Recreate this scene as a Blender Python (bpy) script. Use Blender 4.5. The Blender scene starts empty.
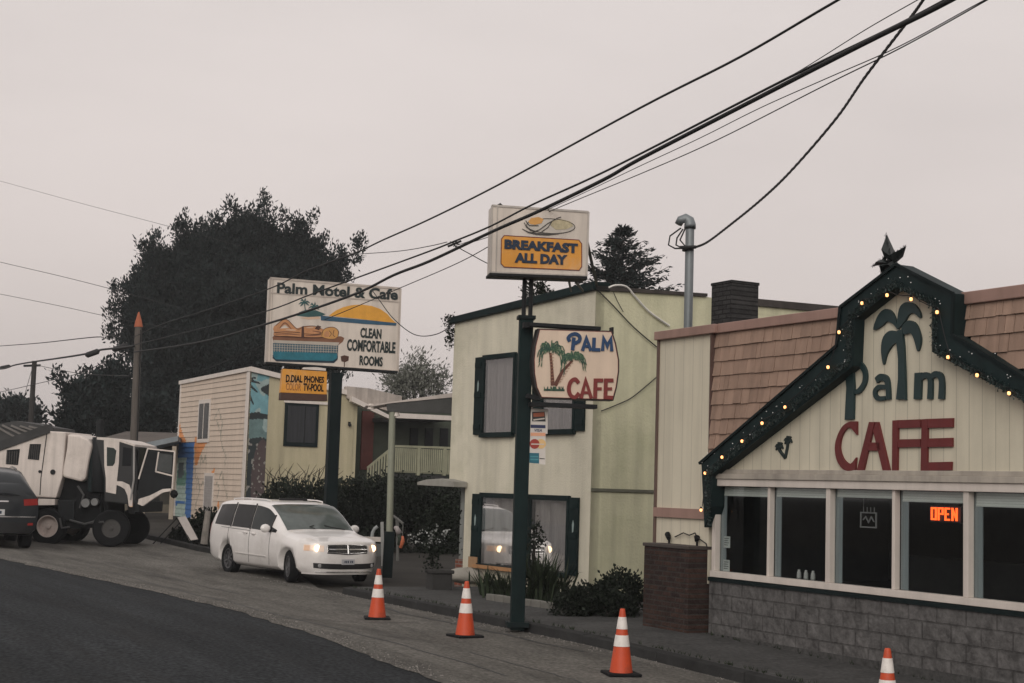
import bpy, bmesh, math, random
from mathutils import Vector, Matrix, noise
random.seed(7)
sc = bpy.context.scene
COL = sc.collection
R_ = math.radians
# ------------------------------------------------------------------ camera model
F_, W_, H_ = 1500.0, 1024, 683
ROLL, HC = 0.031, 488.0
PITCH = math.atan((HC - H_ / 2) / F_)
fwd = Vector((0, math.cos(PITCH), math.sin(PITCH)))
up0 = Vector((0, -math.sin(PITCH), math.cos(PITCH)))
rt = Vector((math.cos(ROLL), 0, 0)) + up0 * math.sin(ROLL)
up = Vector((-math.sin(ROLL), 0, 0)) + up0 * math.cos(ROLL)
CAM = Vector((0, 0, 2.0))
def ray(px, py): return rt * (px - W_ / 2) - up * (py - H_ / 2) + fwd * F_
def at(px, py, Y):
    d = ray(px, py); return CAM + d * (Y / d.y)
TH = R_(28.4)                                   # the street runs up to the left at this angle
S = Vector((-math.sin(TH), math.cos(TH), 0)); R = Vector((math.cos(TH), math.sin(TH), 0))
PROF = [(-80, -1.9), (5, -.38), (14, -.17), (17.5, -.09), (29, -.07), (40, .05), (50, .3), (60, .5), (2000, .5)]
def lerp_tab(t, tab):
    if t <= tab[0][0]: return tab[0][1]
    for (a, b), (c, d) in zip(tab, tab[1:]):
        if t <= c: return b + (d - b) * (t - a) / (c - a)
    return tab[-1][1]
def zr(u, v=9.0): return lerp_tab(u, PROF) + .06 * min(max(9 - v, 0), 5) * (1 if u > 12 else max(0, (u + 10) / 22))
def st(u, v, z=0.0): return S * u + R * v + Vector((0, 0, z))
def uv(p): return p.dot(S), p.dot(R)
def gp(px, py, h=0.0):
    d = ray(px, py).normalized(); t = 2.0
    while t < 300:
        p = CAM + d * t
        u, v = uv(p)
        if p.z < zr(u, v) + h: return p
        t += .02
    return p

# ------------------------------------------------------------------ frames, meshes, things
class Fr:
    """a thing's frame: origin on its base, turned about z"""
    def __init__(s, o, rz=0.0):
        s.o = Vector(o); s.rz = rz
        s.X = Vector((math.cos(rz), math.sin(rz), 0)); s.Y = Vector((-math.sin(rz), math.cos(rz), 0))
    def loc(s, p):
        d = Vector(p) - s.o; return Vector((d.dot(s.X), d.dot(s.Y), d.z))
    def w(s, x, y, z): return s.o + s.X * x + s.Y * y + Vector((0, 0, z))
    def px(s, px, py, axis='x', off=0.0):
        d = ray(px, py); n = s.X if axis == 'x' else s.Y
        t = (off - (CAM - s.o).dot(n)) / d.dot(n)
        return s.loc(CAM + d * t)

def spl(P_, k=5, closed=False):
    out = []; n = len(P_)
    for i in range(n if closed else n - 1):
        g = (lambda j: P_[j % n]) if closed else (lambda j: P_[max(0, min(j, n - 1))])
        p0, p1, p2, p3 = g(i - 1), g(i), g(i + 1), g(i + 2)
        for j in range(k):
            t = j / k; out.append(tuple(.5 * (2 * b + (c - a) * t + (2 * a - 5 * b + 4 * c - d) * t * t + (-a + 3 * b - 3 * c + d) * t ** 3) for a, b, c, d in zip(p0, p1, p2, p3)))
    return out if closed else out + [tuple(P_[-1])]
class Can:
    """a flat face of a thing to draw on: a to the right, b up, d out. kind 'x' faces -x, kind 'y' faces -y"""
    def __init__(s, fr, kind, off=0.0): s.fr, s.k, s.off = fr, kind, off
    def P(s, px, py):
        l = s.fr.px(px, py, s.k, s.off); return (-l.y, l.z) if s.k == 'x' else (l.x, l.z)
    def T(s, a, b, d): return (s.off - d, -a, b) if s.k == 'x' else (a, s.off - d, b)
    def poly(s, mb, pts, d0, d1, m=0):
        n = len(pts)
        ar = sum(pts[i][0] * pts[(i + 1) % n][1] - pts[(i + 1) % n][0] * pts[i][1] for i in range(n))
        if ar < 0: pts = pts[::-1]
        vs = [s.T(a, b, d1) for a, b in pts] + [s.T(a, b, d0) for a, b in pts]
        fs = [tuple(range(n)), tuple(range(2 * n - 1, n - 1, -1))]
        fs += [(i, i + n, (i + 1) % n + n, (i + 1) % n) for i in range(n)]
        mb.add(vs, fs, m)
    def pp(s, mb, pxs, d0, d1, m=0): s.poly(mb, [s.P(*p) for p in pxs], d0, d1, m)
    def rect(s, mb, a0, a1, b0, b1, d0, d1, m=0): s.poly(mb, [(a0, b0), (a1, b0), (a1, b1), (a0, b1)], d0, d1, m)
    def curve(s, mb, pts, w, d0, d1, m=0):
        q = spl(pts); k = (len(q) - 1) / (len(pts) - 1)
        ws = w if isinstance(w, (list, tuple)) else [w] * len(pts)
        s.stroke(mb, q, [ws[min(int(i / k), len(ws) - 2)] * (1 - (i / k - min(int(i / k), len(ws) - 2))) + ws[min(int(i / k), len(ws) - 2) + 1] * (i / k - min(int(i / k), len(ws) - 2)) for i in range(len(q))], d0, d1, m)
    def stroke(s, mb, pts, w, d0, d1, m=0, closed=False):
        n = len(pts); L, Rr = [], []
        ws = w if isinstance(w, (list, tuple)) else [w] * n
        for i in range(n):
            p = pts[i]
            q0 = pts[i - 1] if (i > 0 or closed) else None
            q1 = pts[(i + 1) % n] if (i < n - 1 or closed) else None
            def dr(a, b):
                x, y = b[0] - a[0], b[1] - a[1]; l = math.hypot(x, y) or 1; return x / l, y / l
            d_a = dr(q0, p) if q0 else dr(p, q1); d_b = dr(p, q1) if q1 else d_a
            nx, ny = -(d_a[1] + d_b[1]), d_a[0] + d_b[0]; l = math.hypot(nx, ny) or 1; nx /= l; ny /= l
            c = max(.45, nx * -d_a[1] + ny * d_a[0]); h = ws[i] / 2 / c
            L.append((p[0] + nx * h, p[1] + ny * h)); Rr.append((p[0] - nx * h, p[1] - ny * h))
        for i in range(n if closed else n - 1):
            j = (i + 1) % n
            s.poly(mb, [Rr[i], Rr[j], L[j], L[i]], d0, d1, m)
    def text(s, mb, txt, box, d0, d1, m=0, bold=0.0, shear=0.0):
        a0, b0, a1, b1 = box
        cu = bpy.data.curves.new('t', 'FONT'); cu.body = txt; cu.extrude = .5; cu.offset = bold; cu.shear = shear
        cu.resolution_u = 3
        o = bpy.data.objects.new('t', cu); COL.objects.link(o)
        dg = bpy.context.evaluated_depsgraph_get(); me = o.evaluated_get(dg).to_mesh()
        V = [v.co.copy() for v in me.vertices]; Fs = [tuple(p.vertices) for p in me.polygons]
        o.evaluated_get(dg).to_mesh_clear(); bpy.data.objects.remove(o); bpy.data.curves.remove(cu)
        x0 = min(v.x for v in V); x1 = max(v.x for v in V); y0 = min(v.y for v in V); y1 = max(v.y for v in V)
        vs = [s.T(a0 + (v.x - x0) / (x1 - x0) * (a1 - a0), b0 + (v.y - y0) / (y1 - y0) * (b1 - b0), d1 if v.z > 0 else d0) for v in V]
        mb.add(vs, Fs, m)

class MB:
    def __init__(s): s.v, s.f, s.m = [], [], []
    def add(s, vs, fs, m=0):
        o = len(s.v); s.v += [tuple(v) for v in vs]; s.f += [tuple(i + o for i in f) for f in fs]; s.m += [m] * len(fs)
    def box(s, x0, x1, y0, y1, z0, z1, m=0):
        s.add([(x, y, z) for z in (z0, z1) for y in (y0, y1) for x in (x0, x1)],
              [(0, 2, 3, 1), (4, 5, 7, 6), (0, 1, 5, 4), (2, 6, 7, 3), (0, 4, 6, 2), (1, 3, 7, 5)], m)
    def beam(s, p0, p1, w, h, m=0, upv=(0, 0, 1)):
        p0, p1 = Vector(p0), Vector(p1); d = (p1 - p0).normalized(); u = Vector(upv)
        if abs(d.dot(u)) > .95: u = Vector((1, 0, 0))
        a = d.cross(u).normalized() * (w / 2); b = a.cross(d).normalized() * (h / 2)
        vs = [p + i * a + j * b for p in (p0, p1) for i, j in ((-1, -1), (1, -1), (1, 1), (-1, 1))]
        s.add(vs, [(3, 2, 1, 0), (4, 5, 6, 7), (0, 1, 5, 4), (1, 2, 6, 5), (2, 3, 7, 6), (3, 0, 4, 7)], m)
    def tube(s, pts, r, n=8, m=0, cap=True):
        pts = [Vector(p) for p in pts]; k = len(pts); rs = r if isinstance(r, (list, tuple)) else [r] * k
        vs = []; prev = None
        for i, p in enumerate(pts):
            d = (pts[min(i + 1, k - 1)] - pts[max(i - 1, 0)]).normalized()
            if prev is None: a = d.orthogonal().normalized()
            else:
                a = prev - d * prev.dot(d); a = a.normalized() if a.length > 1e-6 else d.orthogonal().normalized()
            prev = a; b = d.cross(a)
            vs += [p + (a * math.cos(2 * math.pi * j / n) + b * math.sin(2 * math.pi * j / n)) * rs[i] for j in range(n)]
        fs = [(i * n + j, i * n + (j + 1) % n, (i + 1) * n + (j + 1) % n, (i + 1) * n + j) for i in range(k - 1) for j in range(n)]
        if cap: fs += [tuple(range(n - 1, -1, -1)), tuple(range((k - 1) * n, k * n))]
        s.add(vs, fs, m)
    def lathe(s, prof, o=(0, 0, 0), axis='z', n=20, m=0):
        o = Vector(o); vs = []
        for r, h in prof:
            for j in range(n):
                a = 2 * math.pi * j / n; c, q = r * math.cos(a), r * math.sin(a)
                vs.append(o + Vector({'z': (c, q, h), 'y': (q, h, c), 'x': (h, c, q)}[axis]))
        k = len(prof)
        fs = [(i * n + j, i * n + (j + 1) % n, (i + 1) * n + (j + 1) % n, (i + 1) * n + j) for i in range(k - 1) for j in range(n)]
        s.add(vs, fs, m)
    def ball(s, c, r, n=8, m=0, sq=(1, 1, 1)):
        k = n // 2; prof = [(max(1e-4, math.sin(math.pi * i / k)) * r, -math.cos(math.pi * i / k) * r) for i in range(k + 1)]
        o = len(s.v); s.lathe(prof, (0, 0, 0), 'z', n, m)
        s.v[o:] = [(c[0] + x * sq[0], c[1] + y * sq[1], c[2] + z * sq[2]) for x, y, z in s.v[o:]]
    def grid(s, fn, nu, nv, m=0):
        vs = [fn(i / nu, j / nv) for i in range(nu + 1) for j in range(nv + 1)]
        s.add(vs, [(i * (nv + 1) + j, (i + 1) * (nv + 1) + j, (i + 1) * (nv + 1) + j + 1, i * (nv + 1) + j + 1) for i in range(nu) for j in range(nv)], m)
    def build(s, name, mats, parent=None, smooth=False, bevel=0, fr=None, fix=True, label=None):
        me = bpy.data.meshes.new(name); me.from_pydata(s.v, [], s.f)
        mats = mats if isinstance(mats, (list, tuple)) else [mats]
        for q in mats: me.materials.append(q)
        if len(mats) > 1: me.polygons.foreach_set('material_index', s.m)
        if fix:
            bm = bmesh.new(); bm.from_mesh(me)
            bmesh.ops.recalc_face_normals(bm, faces=bm.faces); bm.to_mesh(me); bm.free()
        if smooth: me.polygons.foreach_set('use_smooth', [True] * len(me.polygons))
        me.update()
        o = bpy.data.objects.new(name, me); COL.objects.link(o)
        if bevel:
            b = o.modifiers.new('b', 'BEVEL'); b.width = bevel; b.segments = 2; b.limit_method = 'ANGLE'; b.angle_limit = R_(40)
        if smooth:
            try:
                w = o.modifiers.new('w', 'WEIGHTED_NORMAL')
            except Exception: pass
        if parent is not None: o.parent = parent
        if fr is not None: o.location = fr.o; o.rotation_euler = (0, 0, fr.rz)
        if label: o['label'] = label
        return o
def tag(o, label, cat, group=None, kind=None):
    o['label'] = label; o['category'] = cat
    if group: o['group'] = group
    if kind: o['kind'] = kind
    return o
def thing(name, label, cat, fr, group=None):
    o = bpy.data.objects.new(name, None); COL.objects.link(o)
    o.location = fr.o; o.rotation_euler = (0, 0, fr.rz); o.empty_display_size = .3
    return tag(o, label, cat, group)
def kids(o): return [c for c in bpy.data.objects if c.parent == o]
def copy_tree(o, parent=None):
    c = o.copy(); COL.objects.link(c)
    if parent is not None: c.parent = parent
    for ch in kids(o): copy_tree(ch, c)
    return c
def struct(o): o['kind'] = 'structure'; return o

# ------------------------------------------------------------------ materials
def newmat(name):
    m = bpy.data.materials.new(name); m.use_nodes = True; nt = m.node_tree
    return m, nt, nt.nodes['Principled BSDF']
def N(nt, t, **kw):
    n = nt.nodes.new(t)
    for k, v in kw.items(): setattr(n, k, v)
    return n
def rgb(c): return (c[0], c[1], c[2], 1)
def mat(name, col, rough=.7, var=.18, vs=3.0, bump=0.0, bs=40.0, streak=0.0, sscale=(5, 5, .35), metal=0.0, emit=None, es=0.0,
        groove=None, spec=.4, dirt=None, dirt_amt=0.0, dirt_s=1.2, coat=0.0, stretch=(1, 1, 1), island=0.0, speck=None):
    m, nt, b = newmat(name); L = nt.links.new
    tc = N(nt, 'ShaderNodeTexCoord'); co = tc.outputs['Object']
    mp = N(nt, 'ShaderNodeMapping'); mp.inputs['Scale'].default_value = stretch; L(co, mp.inputs['Vector'])
    nz = N(nt, 'ShaderNodeTexNoise'); nz.inputs['Scale'].default_value = vs; nz.inputs['Detail'].default_value = 7; nz.inputs['Roughness'].default_value = .65
    L(mp.outputs['Vector'], nz.inputs['Vector'])
    mr = N(nt, 'ShaderNodeMapRange'); mr.inputs['From Min'].default_value = .25; mr.inputs['From Max'].default_value = .75
    mr.inputs['To Min'].default_value = 1 - var; mr.inputs['To Max'].default_value = 1 + var; L(nz.outputs['Fac'], mr.inputs['Value'])
    mul = N(nt, 'ShaderNodeVectorMath', operation='SCALE'); mul.inputs[0].default_value = col[:3]; L(mr.outputs['Result'], mul.inputs['Scale'])
    out = mul.outputs['Vector']
    def scale_by(out, val):
        q = N(nt, 'ShaderNodeVectorMath', operation='SCALE'); L(out, q.inputs[0]); L(val, q.inputs['Scale']); return q.outputs['Vector']
    if streak:
        m2 = N(nt, 'ShaderNodeMapping'); m2.inputs['Scale'].default_value = sscale; L(co, m2.inputs['Vector'])
        n2 = N(nt, 'ShaderNodeTexNoise'); n2.inputs['Scale'].default_value = 1; n2.inputs['Detail'].default_value = 6; n2.inputs['Roughness'].default_value = .6
        L(m2.outputs['Vector'], n2.inputs['Vector'])
        r2 = N(nt, 'ShaderNodeMapRange'); r2.inputs['From Min'].default_value = .42; r2.inputs['From Max'].default_value = .75
        r2.inputs['To Min'].default_value = 1; r2.inputs['To Max'].default_value = 1 - streak; L(n2.outputs['Fac'], r2.inputs['Value'])
        out = scale_by(out, r2.outputs['Result'])
    if island:
        g = N(nt, 'ShaderNodeNewGeometry'); r3 = N(nt, 'ShaderNodeMapRange')
        r3.inputs['To Min'].default_value = 1 - island; r3.inputs['To Max'].default_value = 1 + island
        L(g.outputs['Random Per Island'], r3.inputs['Value']); out = scale_by(out, r3.outputs['Result'])
    if speck:
        n5 = N(nt, 'ShaderNodeTexNoise'); n5.inputs['Scale'].default_value = speck[0]; n5.inputs['Detail'].default_value = 3; L(co, n5.inputs['Vector'])
        r6 = N(nt, 'ShaderNodeMapRange'); r6.inputs['From Min'].default_value = .32; r6.inputs['From Max'].default_value = .68; r6.inputs['To Min'].default_value = 1 - speck[1]; r6.inputs['To Max'].default_value = 1 + speck[1]
        L(n5.outputs['Fac'], r6.inputs['Value']); out = scale_by(out, r6.outputs['Result'])
    hgt = None
    if groove:                                   # (axis, period, width): board joints
        ax, per, wd = groove
        sp = N(nt, 'ShaderNodeSeparateXYZ'); L(co, sp.inputs[0])
        d = N(nt, 'ShaderNodeMath', operation='DIVIDE'); L(sp.outputs['XYZ'.index(ax)], d.inputs[0]); d.inputs[1].default_value = per
        fr = N(nt, 'ShaderNodeMath', operation='FRACT'); L(d.outputs[0], fr.inputs[0])
        lt = N(nt, 'ShaderNodeMath', operation='GREATER_THAN'); L(fr.outputs[0], lt.inputs[0]); lt.inputs[1].default_value = wd / per
        r4 = N(nt, 'ShaderNodeMapRange'); r4.inputs['To Min'].default_value = .72; r4.inputs['To Max'].default_value = 1
        L(lt.outputs[0], r4.inputs['Value']); out = scale_by(out, r4.outputs['Result']); hgt = lt.outputs[0]
    if dirt is not None:
        n3 = N(nt, 'ShaderNodeTexNoise'); n3.inputs['Scale'].default_value = dirt_s; n3.inputs['Detail'].default_value = 9; n3.inputs['Roughness'].default_value = .7
        L(mp.outputs['Vector'], n3.inputs['Vector'])
        r5 = N(nt, 'ShaderNodeMapRange'); r5.inputs['From Min'].default_value = .5; r5.inputs['From Max'].default_value = .72
        r5.inputs['To Max'].default_value = dirt_amt; L(n3.outputs['Fac'], r5.inputs['Value'])
        mx = N(nt, 'ShaderNodeMix', data_type='RGBA'); L(r5.outputs['Result'], mx.inputs['Factor']); L(out, mx.inputs[6]); mx.inputs[7].default_value = rgb(dirt)
        out = mx.outputs[2]
    L(out, b.inputs['Base Color'])
    b.inputs['Roughness'].default_value = rough; b.inputs['Metallic'].default_value = metal; b.inputs['Specular IOR Level'].default_value = spec
    b.inputs['Coat Weight'].default_value = coat
    if bump or hgt is not None:
        bp = N(nt, 'ShaderNodeBump'); bp.inputs['Strength'].default_value = max(bump, .3 if hgt is not None else 0); bp.inputs['Distance'].default_value = .02
        if hgt is not None and not bump: L(hgt, bp.inputs['Height'])
        else:
            n4 = N(nt, 'ShaderNodeTexNoise'); n4.inputs['Scale'].default_value = bs; n4.inputs['Detail'].default_value = 5; L(co, n4.inputs['Vector'])
            if hgt is not None:
                ad = N(nt, 'ShaderNodeMath', operation='ADD'); L(n4.outputs['Fac'], ad.inputs[0]); L(hgt, ad.inputs[1]); L(ad.outputs[0], bp.inputs['Height'])
            else: L(n4.outputs['Fac'], bp.inputs['Height'])
        L(bp.outputs['Normal'], b.inputs['Normal'])
    if emit is not None:
        b.inputs['Emission Color'].default_value = rgb(emit); b.inputs['Emission Strength'].default_value = es
    return m
def brick(name, c1, c2, mortar, bw, bh, axis='x', mw=.012, rough=.85, bump=.6, bs=25, var=.3):
    m, nt, b = newmat(name); L = nt.links.new
    tc = N(nt, 'ShaderNodeTexCoord'); sp = N(nt, 'ShaderNodeSeparateXYZ'); cb = N(nt, 'ShaderNodeCombineXYZ'); L(tc.outputs['Object'], sp.inputs[0])
    L(sp.outputs['Y' if axis == 'x' else 'X'], cb.inputs['X']); L(sp.outputs['Z'], cb.inputs['Y'])
    br = N(nt, 'ShaderNodeTexBrick'); br.inputs['Scale'].default_value = 1; br.inputs['Brick Width'].default_value = bw; br.inputs['Row Height'].default_value = bh
    br.inputs['Mortar Size'].default_value = mw; br.inputs['Mortar Smooth'].default_value = .3
    br.inputs['Color1'].default_value = rgb(c1); br.inputs['Color2'].default_value = rgb(c2); br.inputs['Mortar'].default_value = rgb(mortar)
    L(cb.outputs[0], br.inputs['Vector'])
    nz = N(nt, 'ShaderNodeTexNoise'); nz.inputs['Scale'].default_value = 6; nz.inputs['Detail'].default_value = 9; nz.inputs['Roughness'].default_value = .7; L(tc.outputs['Object'], nz.inputs['Vector'])
    mr = N(nt, 'ShaderNodeMapRange'); mr.inputs['From Min'].default_value = .3; mr.inputs['From Max'].default_value = .7; mr.inputs['To Min'].default_value = 1 - var; mr.inputs['To Max'].default_value = 1 + var
    L(nz.outputs['Fac'], mr.inputs['Value'])
    q = N(nt, 'ShaderNodeVectorMath', operation='SCALE'); L(br.outputs['Color'], q.inputs[0]); L(mr.outputs['Result'], q.inputs['Scale']); L(q.outputs['Vector'], b.inputs['Base Color'])
    n4 = N(nt, 'ShaderNodeTexNoise'); n4.inputs['Scale'].default_value = bs; n4.inputs['Detail'].default_value = 6; L(tc.outputs['Object'], n4.inputs['Vector'])
    ml = N(nt, 'ShaderNodeMath', operation='MULTIPLY_ADD'); L(br.outputs['Fac'], ml.inputs[0]); ml.inputs[1].default_value = -.7; L(n4.outputs['Fac'], ml.inputs[2])
    bp = N(nt, 'ShaderNodeBump'); bp.inputs['Strength'].default_value = bump; bp.inputs['Distance'].default_value = .03; L(ml.outputs[0], bp.inputs['Height']); L(bp.outputs['Normal'], b.inputs['Normal'])
    b.inputs['Roughness'].default_value = rough; b.inputs['Specular IOR Level'].default_value = .08
    return m
def glass(name, refl=.06, tint=(.8, .82, .82), rough=.02, grazing=.5):
    m, nt, b = newmat(name); L = nt.links.new; nt.nodes.remove(b)
    out = nt.nodes['Material Output']; tr = N(nt, 'ShaderNodeBsdfTransparent'); tr.inputs['Color'].default_value = rgb(tint)
    gl = N(nt, 'ShaderNodeBsdfGlossy'); gl.inputs['Roughness'].default_value = rough; gl.inputs['Color'].default_value = (1, 1, 1, 1)
    lw = N(nt, 'ShaderNodeLayerWeight'); lw.inputs['Blend'].default_value = .25
    ma = N(nt, 'ShaderNodeMath', operation='MULTIPLY_ADD'); L(lw.outputs['Facing'], ma.inputs[0]); ma.inputs[1].default_value = grazing; ma.inputs[2].default_value = refl
    mx = N(nt, 'ShaderNodeMixShader'); L(ma.outputs[0], mx.inputs['Fac']); L(tr.outputs[0], mx.inputs[1]); L(gl.outputs[0], mx.inputs[2]); L(mx.outputs[0], out.inputs['Surface'])
    return m
def leafmat(name, c, var=.35, rough=.7, island=.45):
    m = mat(name, c, rough, var=.5, vs=.55, spec=.15, island=island); return m

CREAM = mat('cream_siding', (.60, .555, .44), .75, var=.09, vs=1.2, streak=.16, sscale=(4, 4, .3), groove=('Y', .2, .012))
CREAM_PLAIN = mat('cream_panel', (.64, .59, .47), .75, var=.05, vs=1.2, streak=.16, groove=('Y', .24, .010))
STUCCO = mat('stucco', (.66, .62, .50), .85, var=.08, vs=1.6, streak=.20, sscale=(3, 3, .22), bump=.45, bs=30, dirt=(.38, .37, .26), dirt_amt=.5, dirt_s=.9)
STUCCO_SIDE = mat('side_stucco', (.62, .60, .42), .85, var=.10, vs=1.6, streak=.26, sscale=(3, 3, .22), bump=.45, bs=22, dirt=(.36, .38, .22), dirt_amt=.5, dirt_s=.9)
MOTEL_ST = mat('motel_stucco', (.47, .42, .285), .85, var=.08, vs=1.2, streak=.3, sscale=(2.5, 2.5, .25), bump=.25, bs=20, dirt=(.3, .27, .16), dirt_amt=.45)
GREEN = mat('dark_green_paint', (.007, .017, .0175), .6, var=.35, vs=2, streak=.3, spec=.12)
GREENBLACK = mat('green_black_paint', (.007, .013, .014), .6, var=.25, vs=2, spec=.12)
FRAME = mat('window_frame_white', (.62, .56, .51), .55, var=.07, vs=3, streak=.15)
WHITE = mat('white_paint', (.66, .60, .55), .5, var=.06, vs=2, streak=.12)
BEIGE = mat('beige_sign_face', (.70, .56, .44), .45, var=.06, vs=2, streak=.12)
OFFWHITE = mat('off_white_sign', (.66, .59, .52), .45, var=.06, vs=2.2, streak=.25, sscale=(4, 4, .5))
ORANGE = mat('orange_sign', (.72, .32, .045), .5, var=.1, vs=3, streak=.2, dirt=(.55, .5, .42), dirt_amt=.35, dirt_s=2.5)
NAVY = mat('navy_letter', (.008, .022, .05), .5, var=.15)
TEAL = mat('teal_letter', (.012, .045, .05), .55, var=.15)
DKGREEN = mat('dark_letter', (.012, .022, .022), .55, var=.15)
MAROON = mat('maroon_letter', (.135, .02, .02), .55, var=.12, streak=.2)
REDBR = mat('red_brown_letter', (.19, .03, .027), .5, var=.1)
BLACK = mat('black_rubber', (.009, .0095, .0105), .8, var=.25, spec=.15)
DARK = mat('dark_metal', (.015, .0165, .018), .6, var=.3, spec=.15)
STEEL = mat('galvanised_steel', (.20, .22, .23), .5, var=.15, metal=.4, streak=.2)
WOODPOLE = mat('weathered_pole', (.10, .088, .078), .9, var=.25, vs=3, stretch=(6, 6, .5), bump=.4, bs=20)
CABLE = mat('cable_black', (.012, .012, .013), .7, var=.1)
SHINGLE = mat('mansard_shingle', (.33, .222, .168), .9, var=.12, vs=2, streak=.3, sscale=(8, 8, .5), bump=.3, bs=50, island=.10)
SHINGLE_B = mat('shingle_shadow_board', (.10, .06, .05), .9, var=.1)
CAP = mat('ridge_cap_metal', (.32, .20, .165), .65, var=.1, streak=.2)
DKBRICK = brick('dark_brick', (.035, .034, .034), (.05, .048, .048), (.02, .02, .02), .21, .075, 'x')
RBRICK = brick('brown_brick', (.062, .036, .029), (.030, .022, .021), (.045, .04, .037), .22, .072, 'x')
BLOCK = brick('split_face_block', (.108, .104, .103), (.101, .098, .097), (.080, .077, .076), .46, .205, 'x', bump=1.0, bs=11, var=.5)
ROOFDK = mat('dark_roof', (.045, .045, .045), .9, var=.3)
ROOFBR = mat('brown_roof', (.10, .085, .075), .9, var=.3, vs=1)
CONCRETE = mat('sidewalk_concrete', (.070, .069, .068), .95, spec=.06, var=.3, vs=1.2, groove=('Y', 1.5, .03), speck=(18, .25), bump=.25, bs=60, dirt=(.05, .05, .05), dirt_amt=.6, dirt_s=.7)
KERB = mat('kerb_concrete', (.036, .036, .036), .95, spec=.06, var=.35, vs=2, bump=.4, bs=30, dirt=(.03, .03, .03), dirt_amt=.7, dirt_s=1.5)  # base darkened for grime and for the shade on the kerb face
ASPHALT = mat('new_asphalt', (.036, .0385, .041), .95, spec=.04, var=.3, vs=.5, stretch=(3, .3, 1), bump=.6, bs=90, speck=(22, .45), dirt=(.035, .034, .033), dirt_amt=.5, dirt_s=.6)
SHOULDER = mat('old_asphalt', (.125, .118, .107), .95, spec=.06, var=.36, vs=.7, stretch=(1.7, .42, 1), bump=.5, bs=90, dirt=(.055, .052, .05), dirt_amt=.85, dirt_s=.8, speck=(20, .35))
GROUND = mat('bare_ground', (.045, .042, .038), .95, spec=.05, var=.3, vs=.6, bump=.4, bs=20)
GRAVEL = mat('grey_gravel', (.12, .115, .11), .95, var=.3, vs=2, bump=.5, bs=60)
CONE_O = mat('cone_orange', (.56, .072, .022), .5, var=.12, vs=5, dirt=(.15, .045, .03), dirt_amt=.7, dirt_s=5)
CONE_W = mat('cone_white', (.74, .70, .66), .5, var=.1, vs=8, dirt=(.25, .20, .17), dirt_amt=.55, dirt_s=7)
CARWHITE = mat('white_car_paint', (.74, .71, .69), .28, var=.03, vs=2, spec=.5, coat=.6, dirt=(.40, .37, .33), dirt_amt=.4, dirt_s=1.3)
CARGREY = mat('dark_grey_car_paint', (.018, .021, .024), .3, var=.1, spec=.35, coat=.25)
CHROME = mat('chrome', (.6, .6, .6), .2, var=.05, metal=.9)
PLASTIC = mat('black_plastic', (.015, .015, .016), .45, var=.1)
TRUCKW = mat('truck_white', (.66, .59, .54), .5, var=.08, vs=1.6, streak=.25, dirt=(.3, .26, .22), dirt_amt=.5, dirt_s=1.5)
CARGLASS = mat('tinted_glass', (.012, .0135, .015), .1, var=.02, spec=.12)
WSHIELD = mat('windscreen', (.085, .10, .095), .12, var=.35, vs=2.5, spec=.4)
G_CAFE = glass('cafe_glass', .022, (.92, .94, .94), grazing=.10)
G_OFFICE = glass('office_glass', .27, (.96, .96, .96), .015, grazing=.35)
G_UPPER = glass('upper_glass', .07, (.85, .85, .85), .02, grazing=.12)
G_PLAIN = glass('plain_glass', .05, (.6, .62, .62))
CURTAIN = mat('curtain', (.30, .28, .275), .9, var=.4, vs=1.2, stretch=(7, 7, .12))  # upright tone streaks paint the light and shade of the folds
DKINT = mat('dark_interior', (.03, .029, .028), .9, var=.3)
DKCURT = mat('dark_curtain', (.028, .03, .034), .9, var=.5, vs=1.5, stretch=(9, 9, .25))
BLIND = mat('window_blind', (.62, .64, .60), .8, var=.08, groove=('Z', .03, .006))
BARK = mat('bark', (.028, .024, .021), .95, var=.3, vs=2, stretch=(5, 5, .6), bump=.5, bs=12)
LEAF_D = leafmat('dark_foliage', (.014, .0205, .0205))
LEAF_C = leafmat('conifer_foliage', (.015, .022, .021))
LEAF_G = leafmat('grey_foliage', (.13, .135, .115), island=.4)
LEAF_B = leafmat('bush_foliage', (.014, .019, .013))
LEAF_P = leafmat('plant_leaf', (.026, .036, .020))
BULB = mat('bulb_glow', (.9, .7, .4), .3, emit=(1, .40, .13), es=2.6)
FAIRY = mat('fairy_glow', (.8, .8, .8), .4, emit=(1, .95, .9), es=.12)
OPENRED = mat('open_red', (.5, .08, .02), .4, emit=(1, .09, .012), es=2.6)
OPENTUBE = mat('open_dark', (.02, .015, .02), .4)
HEADL = mat('headlamp_lens', (.6, .55, .5), .15, var=.05, coat=.5, emit=(1, .55, .3), es=.22)
HEADG = mat('headlamp_glow', (1, .8, .6), .3, emit=(1, .70, .40), es=3.6)
AMBER = mat('amber_lens', (.55, .40, .30), .25, emit=(1, .5, .25), es=.18)
REDLENS = mat('red_lens', (.22, .018, .016), .3, emit=(1, .06, .03), es=.03)
RIM = mat('alloy_rim', (.30, .30, .31), .4, metal=.6, var=.15)
WRIM = mat('white_rim', (.58, .5, .46), .6, var=.2, dirt=(.2, .15, .12), dirt_amt=.6, dirt_s=6)

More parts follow.
